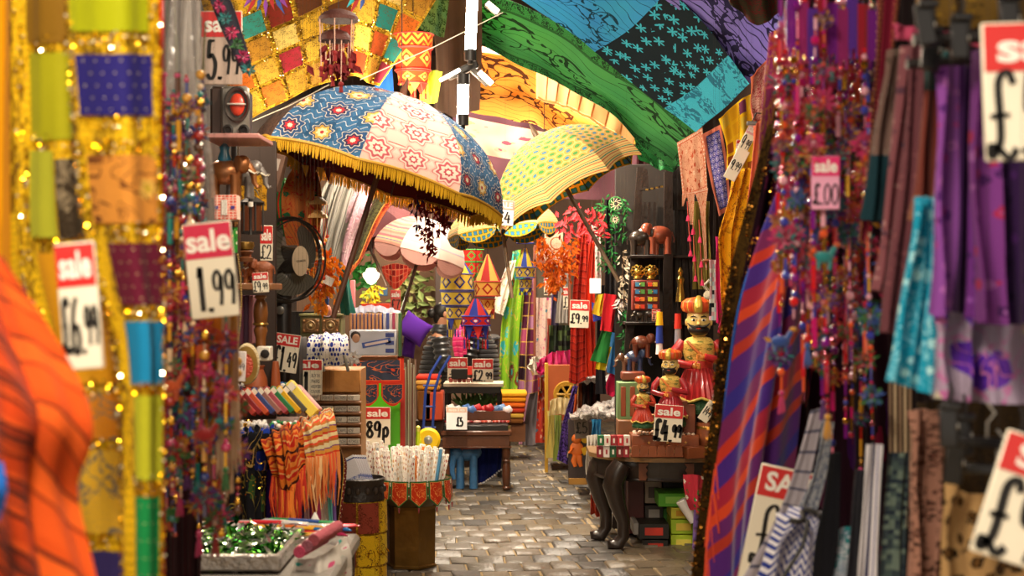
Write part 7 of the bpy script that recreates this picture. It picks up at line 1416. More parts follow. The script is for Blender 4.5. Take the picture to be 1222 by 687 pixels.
# shop window behind
t = thing('shop_window', 'brown framed shop window behind the orange feathers', 'window', W(668, 430, 15.3)); Z = S(1, 15.3)
for (x, z, w_, h_) in ((-30, 60, 3, 150), (12, 60, 3, 150), (-9, 118, 44, 6), (-9, 136, 44, 3)): part_box(t, 'frame', (x * Z, 0, z * Z), (w_ * Z, .06, h_ * Z), P('7a3a20', .6))
part_box(t, 'pane', (-9 * Z, .02, 60 * Z), (40 * Z, .01, 116 * Z), P('4a4438', .1, coat=.5)); part_box(t, 'transom_light', (-9 * Z, .02, 127 * Z), (40 * Z, .01, 14 * Z), P('c8b8a8', .3))
sign('small sale tag in the far shop front, left one', 654, 342, 13.8, 10, 20, hf=.35, price='£5', pw=.08); sign('narrow sale tag in the far shop front, right one', 675, 356, 13.6, 6, 26, hf=.35, price='£', pw=.12)
sign('sale card at £9.99 pinned on the scarlet scarf', 691.5, 374.5, 11.9, 23, 33, roll=2, price='£9.99', hf=.36, pbox=(.06, .95, .25, .8), pw=.055)
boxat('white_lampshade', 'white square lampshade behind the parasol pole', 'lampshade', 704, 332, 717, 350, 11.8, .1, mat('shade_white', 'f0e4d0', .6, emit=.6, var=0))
# stall of goods
t = thing('wooden_screen', 'orange carved wooden screen with a round wheel motif', 'panel', W(672, 500, 13.9)); Z = S(1, 13.9)
part_box(t, 'board', (0, 0, 32 * Z), (38 * Z, .06, 66 * Z), P('b85a28', .5, bump=.4)); b = MB(); b.lathe([(10 * Z, 0), (15 * Z, .012), (16 * Z, .0)], 24, M=Matrix.Translation((4 * Z, -.03, 30 * Z)) @ eul(R(90), 0, 0)); b.build('wheel_rim', P('c89830', .5), t)
for i in range(6): b = MB(); a = i * PI / 3; b.tube([(4 * Z, -.04, 30 * Z), (4 * Z + 12 * Z * math.cos(a), -.04, 30 * Z + 12 * Z * math.sin(a))], .012, 6); b.build('spoke', P('c89830', .5), t)
part_box(t, 'side_edge', (-20 * Z, -.01, 2 * Z), (4 * Z, .07, 130 * Z), P('c8982a', .5)); 
stm = fabric('plastic_pack', p_print('d8d4d0', 'a8a0a0', 5, 8, .1, bg2='f0ece8'), .2, sheen=0, coat=.4)
cloths([
 ('fabric_roll', 'grey roll of fabric standing at the far end of the right stalls', 'fabric', [[(638, 444), (644, 438), (648, 444)], [(628, 490), (635, 490), (643, 490)], [(622, 530), (631, 532), (640, 530)]], 16.2, '8a8084', (.05, 1, 0, .8)),
 ('fabric_edge', 'pink cloth edge along the grey roll of fabric', 'cloth', [[(634, 446), (638, 444)], [(624, 490), (628, 490)], [(619, 530), (623, 530)]], 16.1, 'c88aa0', (.01, 1, 0, .8)),
 ('hanging_cloth', 'red and orange embroidered cloth beside the grey fabric roll', 'cloth', G_(642, 653, 450, 528, -2), 15.6, fabric('red_embroid', p_floral('b83a28', ['e88a48', '5a7a90', 'e8c0a0'], 4, .3, 1, 3), .8), (.03, 2, 0, .7)),
 ('cloth_heap', 'heap of white and cream scarves at the end of the right stalls', 'cloth', [[(632, 428), (645, 424), (660, 430)], [(630, 436), (646, 432), (660, 438)], [(634, 448), (646, 446), (656, 446)]], 15.2, 'd8ccbc', (.08, 4, 0, .9)),
 ('cloth_heap', 'magenta scarf heap on top of the carved panel', 'cloth', [[(640, 432), (660, 420), (682, 418)], [(640, 442), (660, 436), (684, 432)], [(642, 448), (662, 444), (686, 440)]], 14.2, 'c82868', (.06, 5, 0, .9)),
 ('draped_cloth', 'cream fringed cloth hanging in front of the carved panel', 'cloth', [[(656, 478), (668, 474), (682, 476)], [(655, 496), (668, 494), (680, 496)]], 13.6, 'e0cc98', (.03, 4, 0, .7)),
 ('draped_cloth', 'pale yellow cloth hanging to the ground, left one', 'cloth', G_(653, 661, 490, 546, 1), 13.7, 'd8c870', (.03, 2, 0, .7)),
 ('draped_cloth', 'pale green cloth hanging to the ground beside the yellow one', 'cloth', G_(662, 670, 495, 550, 0), 13.5, '98a850', (.03, 2, 1, .7)),
 ('draped_cloth', 'purple tie dyed cloth hanging from the stall to the setts', 'cloth', [[(684, 460), (690, 460)], [(672, 505), (684, 508)], [(664, 548), (682, 556)]], 13.2, fabric('tiedye', p_print('4a2a9a', '1c1438', 3, 6, .2, bg2='8a6ac8'), .8), (.03, 2, 0, .7)),
 ('draped_cloth', 'white and orange cloth right of the purple tie dyed one', 'cloth', [[(686, 470), (694, 470)], [(678, 545), (686, 548)]], 13.0, fabric('whiteorange', p_cells(['e8e0d0', 'e89838', 'e8d8b8', 'c85a28'], 2, 6), .8), (.03, 2, 0, .7)),
 ('draped_cloth', 'blue cloth hanging left of the small spice boxes', 'cloth', G_(706, 717, 500, 530, 0), 10.9, '2a78a8', (.03, 2, 0, .7)),
 ('draped_cloth', 'white lace cloth hanging at the left side of the half round table', 'cloth', [[(700, 520), (712, 518)], [(700, 560), (714, 560)], [(704, 590), (716, 588)]], 10.8, 'e0d8cc', (.04, 3, 0, .8)),
 ('draped_cloth', 'orange and red cloth under the white lace cloth by the table leg', 'cloth', [[(704, 575), (716, 575)], [(706, 612), (722, 622)]], 10.7, 'b84020', (.04, 3, 0, .8)),
 ('folded_cloth', 'dark maroon trousers row hanging above the plastic packs', 'cloth', G_(690, 716, 445, 490), 12.9, fabric('trow', p_cells(['4a2420', 'c8a080', '2a1c1a', '8a4a2a', 'd8c8a8'], 6, 1), .8), (.04, 4, 0, .7))])
for k, (x, y, d_, w_, h_) in enumerate(((702, 434, 12.8, 42, 16), (706, 450, 12.5, 44, 14), (710, 490, 11.6, 60, 18), (708, 492, 11.4, 40, 10), (730, 482, 11.8, 34, 14))):
    cc = Cloth([[(x - w_/2, y + h_*.2, d_ + .2), (x, y - h_*.5, d_ + .2), (x + w_/2, y - h_*.1, d_ + .2)], [(x - w_/2, y + h_*.4, d_), (x, y - h_*.0, d_ - .05), (x + w_/2, y + h_*.3, d_)], [(x - w_*.46, y + h_*.6, d_ + .02), (x, y + h_*.5, d_), (x + w_*.45, y + h_*.55, d_ + .02)]], (.022, 3, k, .9)); T(cc.mesh('plastic_pack', stm, nu=26, nv=12, th=.02), ('upper crumpled clear pack with violet contents on the right stall', 'second crumpled clear pack on the right stall', 'large crumpled clear pack left of the half round table', 'lower flat clear pack above the figure board', 'clear pack leaning on the crimson cloth')[k], 'pack')
boxat('stall_box', 'dark stall counter under the clear packs', 'counter', 684, 498, 712, 560, 12.3, .6, P('2a1d16', .6)); boxat('stall_box', 'brown counter behind the purple tie dyed cloth', 'counter', 655, 500, 690, 542, 14.1, .6, P('4a3020', .6))
t = boxat('figure_board', 'dark board painted with an orange dancing figure and £5', 'board', 678, 500, 704, 577, 12.0, .03, P('2c1c18', .5, coat=.3), rot=(R(-6), 0, 0)); 
op = P('e07020', .45); yp = P('e0b020', .45)
b = MB(); b.ball((-.02, -.022, .02), (.055, .01, .06), 14, 8); b.build('painted_body', op, t); b = MB(); b.ball((-.02, -.026, .10), (.04, .01, .04), 12, 8); b.build('painted_head', op, t)
for i, (x, z, m_) in enumerate(((-.045, -.12, op), (.0, -.12, op), (.05, .0, yp), (-.08, .0, op))): b = MB(); b.tube([(x * .6, -.022, -.03 if i < 2 else .03), (x, -.022, (-.03 + z) / 2), (x + (.015 if i < 2 else .02), -.022, z)], [.024, .022, .014], 8, flat=.5); b.build('painted_limb', m_, t)
b = MB(); b.lathe([(.03, 0), (.035, .008), (.02, .01)], 14, M=Matrix.Translation((.05, -.018, .1)) @ eul(R(90), 0, 0)); b.build('painted_disc', yp, t)
sign('brown sale tag reading £5 on the figure board', 694, 510, 11.85, 17, 26, roll=-4, hf=0, price='£5', pbox=(.08, .92, .25, .75), ccol=P('7a6a5c', .5), tag='price_tag')
part_box(bpy.data.objects['figure_board'], 'base_strip', (0, -.04, -.235), (.17, .05, .05), P('a87828', .5))

# ================================================================ torans and scarves down the right wall
tp = fabric('toran_peach', p_border(p_floral('e0a888', ['c85a38', 'e8c8a8', 'b84828'], 8, .3, line='b85838'), p_dots('d89070', 'f0e0c8', 16, 16, .25), .08, .06, 'c85838'), .85)
o, c = drape('toran', 'peach embroidered toran with a swallow tail beside the rack', 'toran', [[(808, 170, 9.3), (822, 162, 9.3), (838, 152, 9.3)], [(812, 205, 9.3), (826, 198, 9.3), (842, 190, 9.3)], [(815, 238, 9.3), (828, 232, 9.3), (844, 226, 9.3)]], tp, (.01, 2, 0, .5), nu=24, nv=24)
for r4 in ([[(814, 232), (820, 230)], [(814, 246), (815.5, 246)]], [[(820, 230), (829, 228)], [(824, 268), (827, 268)]], [[(829, 228), (845, 224)], [(836, 255), (842, 255)], [(842, 322), (844, 322)]]): Cloth([[(x, y, 9.28) for x, y in row] for row in r4], (.004, 1, 0, 1)).mesh('tail', tp, o, nu=8, nv=14)
for k, (x, y0, y1) in enumerate(((820, 240, 300), (826, 250, 330), (834, 262, 335))): 
    b = MB(); p = W(x, y0, 9.32); q = W(x + 4, y1, 9.32); b.tube([Vector(), q - p], .003, 5); o = b.build('tassel_cord', P('c85040', .8)); o.location = p; T(o, ('first', 'second', 'third')[k] + ' tasselled cord from the left hanging from the peach toran', 'tassel')
    for f in (.3, .7, 1): b = MB(); e = (q - p) * f; b.lathe([(.014, -.03), (.008, 0), (.002, .01)], 8, e); b.build('tassel', P('d83060', .85), o)
cloths([
 ('hanging_cloth', 'olive gold cloth strips hanging behind the peach toran tail', 'cloth', G_(826, 846, 240, 345, 2), 9.7, fabric('olivestrip', p_stripes([(0, '8a7a38'), (.5, '4a3a20'), (.7, 'a8984a')], 4, axis='u'), .8), (.03, 3, 0, .7)),
 ('hanging_cloth', 'dark brown cloth behind the olive strips', 'cloth', G_(838, 872, 160, 345), 9.9, '2a1a16', (.03, 3, 0, .7)),
 ('toran', 'violet blue patterned hanging with a pink border', 'toran', [[(838, 160), (850, 154), (860, 148)], [(846, 205), (857, 200), (868, 196)], [(858, 258), (864, 254), (872, 250)]], 8.9, fabric('toran_violet', p_border(p_medal('4a4a98', [(0, 'd8d0e0'), (.14, '3a3a88'), (.25, '9a90c8')], 5, 14, 0, None, 1), 'c8705a', .16, .06, '2a3a6a'), .85), (.01, 2, 0, .5)),
 ('toran', 'yellow printed hanging with coloured square patches', 'toran', [[(858, 142), (880, 122), (902, 108)], [(868, 180), (884, 168), (903, 160)], [(866, 215), (882, 210), (898, 208)]], 8.4, fabric('toran_yellow', p_cells(['e8b020', 'e8b020', 'a85a20', 'f0c838', 'd8901c', '7a3a5a', 'e8c848'], 4, 5, 'f0c020', .12), .8), (.02, 2, 0, .6)),
 ('hanging_cloth', 'pale pink cloth with a red floral print and orange edge', 'cloth', [[(896, 92), (914, 72), (932, 56)], [(896, 120), (912, 106), (928, 92)], [(898, 152), (908, 146), (918, 136)]], 8.0, fabric('pinkpaisley', p_border(p_print('e0b0a0', 'b03848', 3, 6, .12), 'd87858', .05, .05, 'b84030'), .85), (.02, 2, 0, .6)),
 ('prayer_scarf', 'golden yellow scarf printed with dark script, knotted on the right wall', 'scarf', [[(874, 210), (890, 200), (903, 205)], [(866, 255), (882, 250), (898, 255)], [(856, 285), (874, 290), (893, 300)], [(862, 350), (875, 350), (886, 352)], [(862, 398), (872, 400), (882, 398)]], 7.9, fabric('scarf_yellow', p_print('f0a810', '8a3a10', 9, 4, .05, 1, 3, bg2='f8c028', kind='BANDS', fine=20, dens=.05), .8), (.035, 3, 0, .5)),
 ('hanging_scarf', 'hot pink scarf left of the golden script scarf', 'scarf', [[(854, 282), (862, 284)], [(855, 330), (866, 335)], [(854, 385), (872, 390)]], 8.1, 'c82468', (.02, 2, 0, .7)),
 ('hanging_scarf', 'pink scarf tail under the golden script scarf', 'scarf', [[(864, 360), (876, 362)], [(858, 395), (868, 412)]], 8.0, 'd83070', (.02, 2, 0, .7)),
 ('hanging_cloth', 'white strip with black geometric print next to the hot pink scarf', 'cloth', G_(847, 858, 310, 382), 8.5, fabric('geo', p_cells(['e8e8e0', '202428', 'c8d8e0', 'e0b0b8', 'e8e8e0'], 4, 14), .8), (.01, 1, 0, .5)),
 ('hanging_scarf', 'salmon scarf between the golden scarf and the dark sequinned one', 'scarf', [[(900, 150), (912, 140)], [(896, 210), (914, 205)], [(884, 300), (898, 305)], [(880, 400), (892, 405)]], 7.6, 'e8785a', (.015, 2, 0, .7)),
 ('hanging_cloth', 'dark green and brown patterned cloth at the very top right of the alley', 'cloth', [[(862, -30), (900, -30), (945, -40)], [(872, 2), (905, 30), (940, 8)]], 6.8, fabric('dktop', p_print('2a2218', '5a1c1c', 4, 5, .15, bg2='38422a'), .8), (.03, 2, 0, .6)),
])
sign('upper paper price label pinned on the yellow hanging', 893, 165, 7.8, 13, 38, roll=28, hf=.35, price='9.99', hcol=P('e0a8a8', .5), tag='price_tag'); sign('lower paper price label with black figures on the golden script scarf', 879, 196, 7.7, 15, 40, roll=28, hf=0, price='9.99', pbox=(.1, .9, .3, .6), small=.9, tag='price_tag'); sign('narrow paper label hanging on the yellow patched hanging', 881, 180, 8.2, 6, 26, roll=5, hf=.4, price='5', tag='price_tag')
t = thing('hook', 'metal clip holding the pink paisley cloth', 'clip', W(897, 147, 7.7)); part_box(t, 'jaw', (0, 0, 0), (.05, .03, .02), P('8a8a88', .3, metal=.7)); b = MB(); b.tube([(0, 0, .0), (.02, -.02, .05), (.05, 0, .05)], .004, 6); b.build('wire', dk, t)
boxat('pottery_dish', 'small brown dish rim poking out beside the hot pink scarf', 'dish', 838, 309, 850, 313, 8.9, .06, P('8a4a28', .5), bev=.008)
t = thing('ceramic_dog', 'small white and brown striped ornament above the tall doll', 'ornament', W(846, 352, 9.4)); b = MB(); b.ball((0, 0, 0), (.035, .03, .03), 12, 8); b.tube([(0, 0, .02), (-.03, 0, .06), (.0, 0, .09), (.03, 0, .06)], .012, 8); b.build('body', mat('ornstripe', p_stripes([(0, '5a4a30'), (.5, 'e0d8c0')], 6, axis='u'), .4), t)
# ================================================================ RIGHT FOREGROUND
dseq = fabric('dark_sequin', p_bands([p_print('2c1c0c', '180f08', 6, 5, .12, 1, 4, bg2='3a2a10'), p_floral('14080f', ['240c18', '0c080c', '2c0c1c'], 4, .3, 1, 3), p_floral('380820', ['44082c', '20061a'], 4, .3, 1, 3)], [.24, .68], 'u'), .8, sheen=0, soft=0, spec=0)
cs = Cloth([[(932, 110, 4.3), (945, 60, 4.25), (965, 20, 4.3)], [(896, 240, 4.2), (914, 235, 4.15), (942, 200, 4.2)], [(868, 360, 4.1), (892, 360, 4.0), (925, 340, 4.1)], [(852, 510, 4.1), (878, 510, 4.0), (905, 480, 4.1)], [(826, 700, 4.0), (856, 700, 3.95), (892, 700, 4.0)]], (.018, 2.5, 0, .7))
o = T(cs.mesh('sequinned_scarf', dseq, nu=50, nv=80), 'dark maroon and olive scarf with gold sequin trails hanging floor length on the right', 'scarf')
rnd = random.Random(12); bxs = [(max(0, min(.93, .25 + .2 * math.sin(i * .7))) , max(0, min(.93, .25 + .2 * math.sin(i * .7))) + .07, i / 26, (i + 1) / 26) for i in range(26)] + [(.0, .12, .4, 1), (.6, .7, .1, .6), (.3, .95, .34, .38), (.2, .9, .18, .2)]
sequins(cs, 'sequins', [mat('bronze_sequin', 'c88838', .22, metal=1, var=0), mat('dim_sequin', '8a5a20', .3, metal=1, var=0)], o, bxs, 900, .0028, .004, 5)
drape('sequinned_scarf', 'plum velvet cloth at the top right behind the magenta bead strings', 'scarf', [[(918, 40, 4.5), (960, 20, 4.5)], [(905, 170, 4.5), (950, 170, 4.5)], [(900, 300, 4.5), (945, 300, 4.5)], [(890, 560, 4.5), (935, 560, 4.5)]], fabric('plum', p_print('6a0c48', '8a5a20', 3, 6, .06), .7), (.02, 2, 0, .7), nu=30, nv=50)
st = fabric('shawl_sunset', p_stripes([(0, '5a2a80'), (.16, 'b83a2a'), (.24, '6a2a70'), (.36, 'd84a28'), (.44, 'a82840'), (.56, '4a2a88'), (.70, 'c83a28'), (.78, '7a2a60'), (.90, '3a3090')], 2.3, wob=.04, rot=-.33), .9, sheen=.3)
cs = Cloth([[(938, 222, 3.75), (955, 215, 3.7), (975, 225, 3.75)], [(900, 330, 3.72), (935, 330, 3.62), (965, 330, 3.72)], [(878, 440, 3.7), (920, 440, 3.6), (955, 440, 3.7)], [(860, 590, 3.7), (900, 570, 3.6), (945, 540, 3.7)], [(850, 700, 3.7), (885, 700, 3.62), (925, 680, 3.7)]], (.028, 2.2, .5, .7))
o = T(cs.mesh('striped_shawl', st, nu=60, nv=80), 'purple, red and orange diagonally striped woollen shawl on the right', 'shawl'); fringe(cs, 'fringe', P('d84a28', .9), o, L=.10, n=26, v=0.0, u0=.68, u1=.98, along='v', wd=.006)
drape('striped_shawl_edge', 'bright blue shawl edge along the left of the striped woollen shawl', 'shawl', [[(930, 235, 3.8), (938, 230, 3.8)], [(890, 330, 3.78), (903, 330, 3.78)], [(870, 430, 3.77), (882, 430, 3.77)], [(853, 600, 3.76), (864, 600, 3.76)], [(858, 640, 3.76), (864, 640, 3.76)]], cloth_m('1a68c8'), (.012, 1, 0, .7), nu=14, nv=50)
drape('red_shawl', 'wine red shawl behind the bead strings right of the striped one', 'shawl', [[(950, 300, 4.0), (985, 300, 4.0)], [(945, 430, 4.0), (985, 430, 4.0)], [(920, 560, 4.0), (960, 560, 4.0)]], fabric('shawl_wine', p_stripes([(0, '8a1c38'), (.5, 'c02838'), (.7, '5a1a50')], 6, rot=.5), .9), (.02, 2, 0, .7), nu=30, nv=40)
drape('backing_cloth', 'dark purple cloth behind the magenta bead strings', 'cloth', [[(935, -30, 3.95), (1000, -30, 4.0), (1085, -30, 3.95)], [(935, 250, 3.95), (1000, 250, 4.0), (1085, 250, 3.95)], [(940, 560, 3.95), (1010, 560, 4.0), (1095, 560, 3.95)], [(900, 720, 3.95), (1010, 720, 4.0), (1110, 720, 3.95)]], fabric('dpurple', p_floral('2a1020', ['5a1840', '3a1050', '7a1838'], 8, .3), .8), (.04, 4, 0, .7), nu=50, nv=40)
for i in range(36):
    rr = random.Random(i + 200); x = 934 + 130 * ((i * .618) % 1); lo = 560 if 985 < x < 1040 else (470 if x < 985 else 420)
    bead_string(x, rr.choice((-15, 20, 60, -15)), rr.uniform(lo - 190, lo + 20), 2.95 + .45 * rr.random(), BEADS_R if x < 1010 or i % 3 else BEADS_L, 'string of magenta, red and gold beads with pompoms in the right hanging cluster', 'right bead strings', i + 300, bead=.0065, pom=4, creat=1 if i % 3 == 0 else 0, tass=i % 3 == 0)
for i in range(10):
    x = 940 + i * 12; b = MB(); p = W(x, 2 + (i * 7) % 20, 3.0)
    for q in range(4): b.tube([(q * .006, 0, .01), (q * .006, .004, -.09 - .02 * (q % 2))], .0032, 7)
    o = b.build('bugle_beads', P(('9a3ab0', 'b8408a', '7a4ac0', 'c83a4a')[i % 4], .1, metal=.5, var=0)); o.location = p; b = MB(); b.tube([(0, 0, .0), (0, 0, .12)], .001, 4); b.build('cord', dk, o); o['kind'] = 'stuff'; T(o, 'cluster of shiny violet bugle beads at the top of the right bead strings', 'beads', 'bugle bead clusters')
sign('pink sale tag hanging among the magenta bead strings', 985, 218, 2.95, 34, 64, hf=.36, price='£.00', ccol=P('f0a8c8', .5), hcol=P('e02870', .5), pbox=(.06, .95, .15, .75), small=1, tag='price_tag')
drape('bordered_scarf', 'maroon scarf with a dotted gold border hanging behind the front rail', 'scarf', [[(1048, -30, 2.8), (1078, -30, 2.8)], [(1044, 80, 2.8), (1066, 80, 2.8)], [(1034, 200, 2.8), (1052, 200, 2.8)], [(1024, 290, 2.8), (1034, 290, 2.8)]], fabric('maroon_border', p_border('6a1028', p_dots('5a0c20', 'd89058', 8, 60, .25), .3, .01, '9a3040'), .8), (.01, 1.5, 0, .7), nu=20, nv=50)
# front rail with clips
t = thing('clothes_rail', 'black clothes rail across the top right corner', 'rail', W(1160, 48, 2.35)); b = MB(); b.tube([(S(-70, 2.35), 0, 0), (S(110, 2.35), 0, .012)], .010, 12); b.build('bar', dk, t); b = MB(); b.tube([(S(-68, 2.35), .05, -.03), (S(110, 2.35), .05, -.015)], .008, 10); b.build('lower_bar', dk, t)
b = MB(); b.tube([(.05, .0, .0), (.05, .03, .6), (.05, .03, 1.0)], .009, 8); b.build('hanger_rod', dk, t)
blk = P('121113', .3, coat=.3)
for k, (x, y, d_) in enumerate(((1106, 30, 2.25), (1146, 46, 2.22), (1112, 60, 2.3), (1206, 22, 2.2), (1133, 508, 2.2), (1140, 552, 2.22), (1150, 520, 2.35), (1218, 540, 2.2))):
    t = thing('hanger_clip', ('first black hanger clip from the left on the front rail', 'large black hanger clip next to the first, holding the brown scarf', 'lower black clip behind the first two', 'black clip at the top right edge by the big sale card', 'black clip with a metal spring on the lower hangers', 'lower black clip at the left end of the leopard skirt', 'black clip behind the metal spring clip', 'black clip at the right edge by the lower sale card')[k], 'clip', W(x, y, d_))
    for s_ in (-1, 1): part_box(t, 'jaw', (s_ * .004, s_ * .007, 0), (.026, .006, .062), blk, rot=(R(6 * s_), R(8 * (k % 3 - 1)), 0), bev=.002)
    b = MB(); b.lathe([(.006, -.012), (.006, .012)], 10, M=eul(0, R(90), 0)); b.build('spring', mat('steel'), t); part_box(t, 'grip', (0, -.012, .030), (.030, .008, .012), blk); b = MB(); b.tube([(0, 0, .03), (.004, 0, .05), (.0, 0, .065)], .003, 6); b.build('hook', blk, t)
for k, (x, y, w_) in enumerate(((1178, 528, 90), (1190, 560, 80))): t = thing('trouser_hanger', ('upper black trouser hanger bar above the leopard prints', 'lower black trouser hanger bar above the beige leopard print')[k], 'hanger', W(x, y, 2.28)); part_box(t, 'bar', (0, 0, 0), (S(w_, 2.28), .02, .016), blk, rot=(0, R(3), 0)); b = MB(); b.tube([(0, 0, 0), (0, 0, .03), (.012, 0, .045), (0, 0, .06)], .002, 6); b.build('hook', mat('steel'), t)
pais = lambda n, bg, cs_, sc=12, sv=4: fabric(n, p_floral(bg, cs_, sc, .3, 1, sv), .8)
def G3(pts, d_): return [[(x, y, d_ + (.03 if j % 2 else 0)) for j, (x, y) in enumerate(r_)] for r_ in pts]
for (nm_, lb, rows_, d_, m_, fo) in [
 ('hanging_scarf', 'grey brown scarf with a teal end hanging beside the bead strings', [[(1060, 60), (1072, 58), (1088, 60)], [(1048, 130), (1062, 130), (1078, 130)], [(1040, 190), (1052, 190), (1064, 192)], [(1032, 262), (1042, 264), (1054, 262)]], 2.75, fabric('greyteal', p_bands(['1a3a44', p_floral('7a6058', ['5a4a40', '8a7a70'], 8, .3)], [.36]), .8), (.014, 3, 0, .7)),
 ('hanging_scarf', 'dusty pink paisley scarf with a fringed end', [[(1078, 55), (1090, 54), (1106, 56)], [(1066, 180), (1080, 180), (1096, 180)], [(1052, 290), (1066, 292), (1080, 290)], [(1042, 345), (1054, 350), (1066, 350)]], 2.65, pais('dustypaisley', '885058', ['5a3848', 'b08080', '4a4058'], 6), (.016, 3, 1, .7)),
 ('hanging_scarf', 'rose brown scarf next to the dusty pink one', [[(1090, 52), (1104, 50), (1118, 54)], [(1084, 180), (1096, 180), (1110, 180)], [(1066, 300), (1082, 302), (1096, 300)], [(1058, 395), (1070, 400), (1084, 398)]], 2.55, pais('rosebrown', '704048', ['58303a', '8a5458'], 7), (.016, 3, 2, .7)),
 ('hanging_scarf', 'narrow teal and rust patched scarf under the first clip', [[(1104, 58), (1116, 56), (1128, 60)], [(1100, 140), (1112, 140), (1124, 142)], [(1094, 210), (1106, 212), (1118, 210)], [(1088, 262), (1098, 264), (1110, 262)]], 2.45, fabric('tealrust', p_cells(['1f6a70', '7a3a30', '2a7a80', '8a5a40', '3a4a48'], 1, 5), .8), (.012, 2, 0, .7)),
 ('hanging_scarf', 'turquoise scarf with pale blue leaf print', [[(1094, 235), (1106, 235), (1120, 240)], [(1080, 320), (1100, 320), (1122, 325)], [(1066, 400), (1090, 402), (1116, 408)], [(1056, 452), (1084, 462), (1112, 470)]], 2.38, fabric('turqleaf', p_floral('1898b8', ['a8e0e8', '80d0e0', 'c0f0f0'], 5, .34, 1, 2.5, line='90d8e8'), .7), (.016, 2.5, 0, .7)),
 ('hanging_scarf', 'lilac and violet mottled scarf under the large clip', [[(1118, 80), (1150, 78), (1178, 84)], [(1114, 180), (1146, 180), (1176, 182)], [(1112, 290), (1142, 290), (1174, 292)], [(1110, 378), (1140, 372), (1172, 384)]], 2.32, fabric('lilac', p_bands([p_floral('8a4aa0', ['5a2a78', 'b068b8', 'a83a80'], 9, .34, 1, 2), '38184a', p_floral('6a2e80', ['9050a8', '42205a'], 9, .34, 1, 2)], [.42, .62], 'u'), .8), (.022, 2.5, 0, .7)),
 ('hanging_scarf', 'deep purple scarf with red flecks at the right edge', [[(1160, 60), (1195, 60), (1260, 62)], [(1158, 180), (1195, 180), (1258, 182)], [(1160, 290), (1196, 290), (1256, 292)], [(1164, 384), (1200, 388), (1256, 384)]], 2.26, fabric('deeppurple', p_bands([p_floral('7a3a88', ['a060a8', 'a82a50', '4a2060'], 7, .32, 1, 2), p_floral('2c1440', ['401c58', '1e0c30'], 8, .3, 1, 2)], [.44], 'u'), .8), (.024, 2.5, 1, .7)),
 ('hanging_scarf', 'white and purple paisley silk scarf under the lilac ones', [[(1110, 366), (1165, 368), (1260, 372)], [(1112, 420), (1165, 424), (1262, 420)], [(1110, 474), (1165, 480), (1262, 484)]], 2.36, fabric('whitepurple', p_floral('a898b0', ['4a2098', '6a3ab0', 'c8c0a8', '5a2aa8'], 2.4, .48, 2.2, 1, line='c070a8'), .6), (.03, 3.2, 0, .9)),
 ('printed_trousers', 'pink beige trousers with small black flecks under the rail', [[(1085, 490), (1105, 488), (1128, 492)], [(1085, 580), (1104, 580), (1124, 580)], [(1084, 700), (1104, 700), (1122, 700)]], 2.6, fabric('pinkleo', p_leopard('a87a68', '704438', '140c0a', 9, 1, 4), .8), (.02, 2, 0, .7)),
 ('printed_trousers', 'beige leopard print skirt beside the lower sale card', [[(1128, 572), (1170, 590), (1260, 560)], [(1120, 630), (1168, 640), (1260, 630)], [(1116, 710), (1165, 710), (1260, 710)]], 2.4, fabric('beigeleo', p_leopard('b08c5c', '6a4820', '140e08', 6, 1.6, 1.2), .8), (.02, 2, 0, .7)),
 ('printed_trousers', 'dark gold speckled trousers behind the black hangers', [[(1095, 480), (1150, 478), (1250, 480)], [(1098, 540), (1150, 540), (1250, 540)], [(1110, 600), (1155, 600), (1250, 600)]], 2.75, fabric('darkleo', p_leopard('3a2c1c', '5a4420', '1a1410', 14, 3, 2), .8), (.02, 4, 0, .7)),
 ('backing_cloth', 'dark brown cloth behind the scarves on the front rail', [[(1050, -30), (1150, -30), (1290, -30)], [(1065, 300), (1150, 300), (1290, 300)], [(1075, 720), (1150, 720), (1290, 720)]], 3.1, '241a1c', (.03, 4, 0, .7)),
 ('hanging_scarf', 'mustard brown cloth above the front rail', [[(1085, -30), (1150, -30), (1260, -30)], [(1090, 6), (1150, 6), (1260, 10)], [(1090, 28), (1150, 32), (1260, 30)]], 2.6, fabric('mustardtop', p_floral('6a5020', ['8a6a20', '4a3818'], 8, .3), .8), (.02, 3, 0, .7)),
 ('pink_cloth', 'pink cloth bunched behind the rail clips', [[(1066, 28), (1110, 36), (1180, 40)], [(1066, 46), (1110, 50), (1180, 56)]], 2.55, 'b84868', (.012, 5, 0, .7)),
]: drape(nm_, lb, 'trousers' if 'trousers' in nm_ else ('scarf' if 'scarf' in nm_ else 'cloth'), G3(rows_, d_), m_ if not isinstance(m_, str) else cloth_m(m_), fo, nu=50, nv=60)
sign('large sale card with a pound price at the top right corner', 1244, 108, 2.0, 142, 165, roll=-2, price='£5.99', hf=.34, head='sale', hbox=(.12, .94), pbox=(.02, 1.1, .02, .98), pw=.042, small=.7)
sign('large tilted sale card with a pound price at the bottom right corner', 1246, 605, 2.0, 140, 152, roll=18, price='£9.99', hf=.30, head='SALE', hbox=(.14, .9), pbox=(.04, 1.1, .05, .92), pw=.05, small=.7)
sign('tilted card headed SALE low on the right behind the zigzag pouch', 930, 632, 3.55, 74, 148, roll=12, price='£9', hf=.24, head='SALE', hbox=(.12, .98), pbox=(.1, .9, .25, .9), pw=.045)
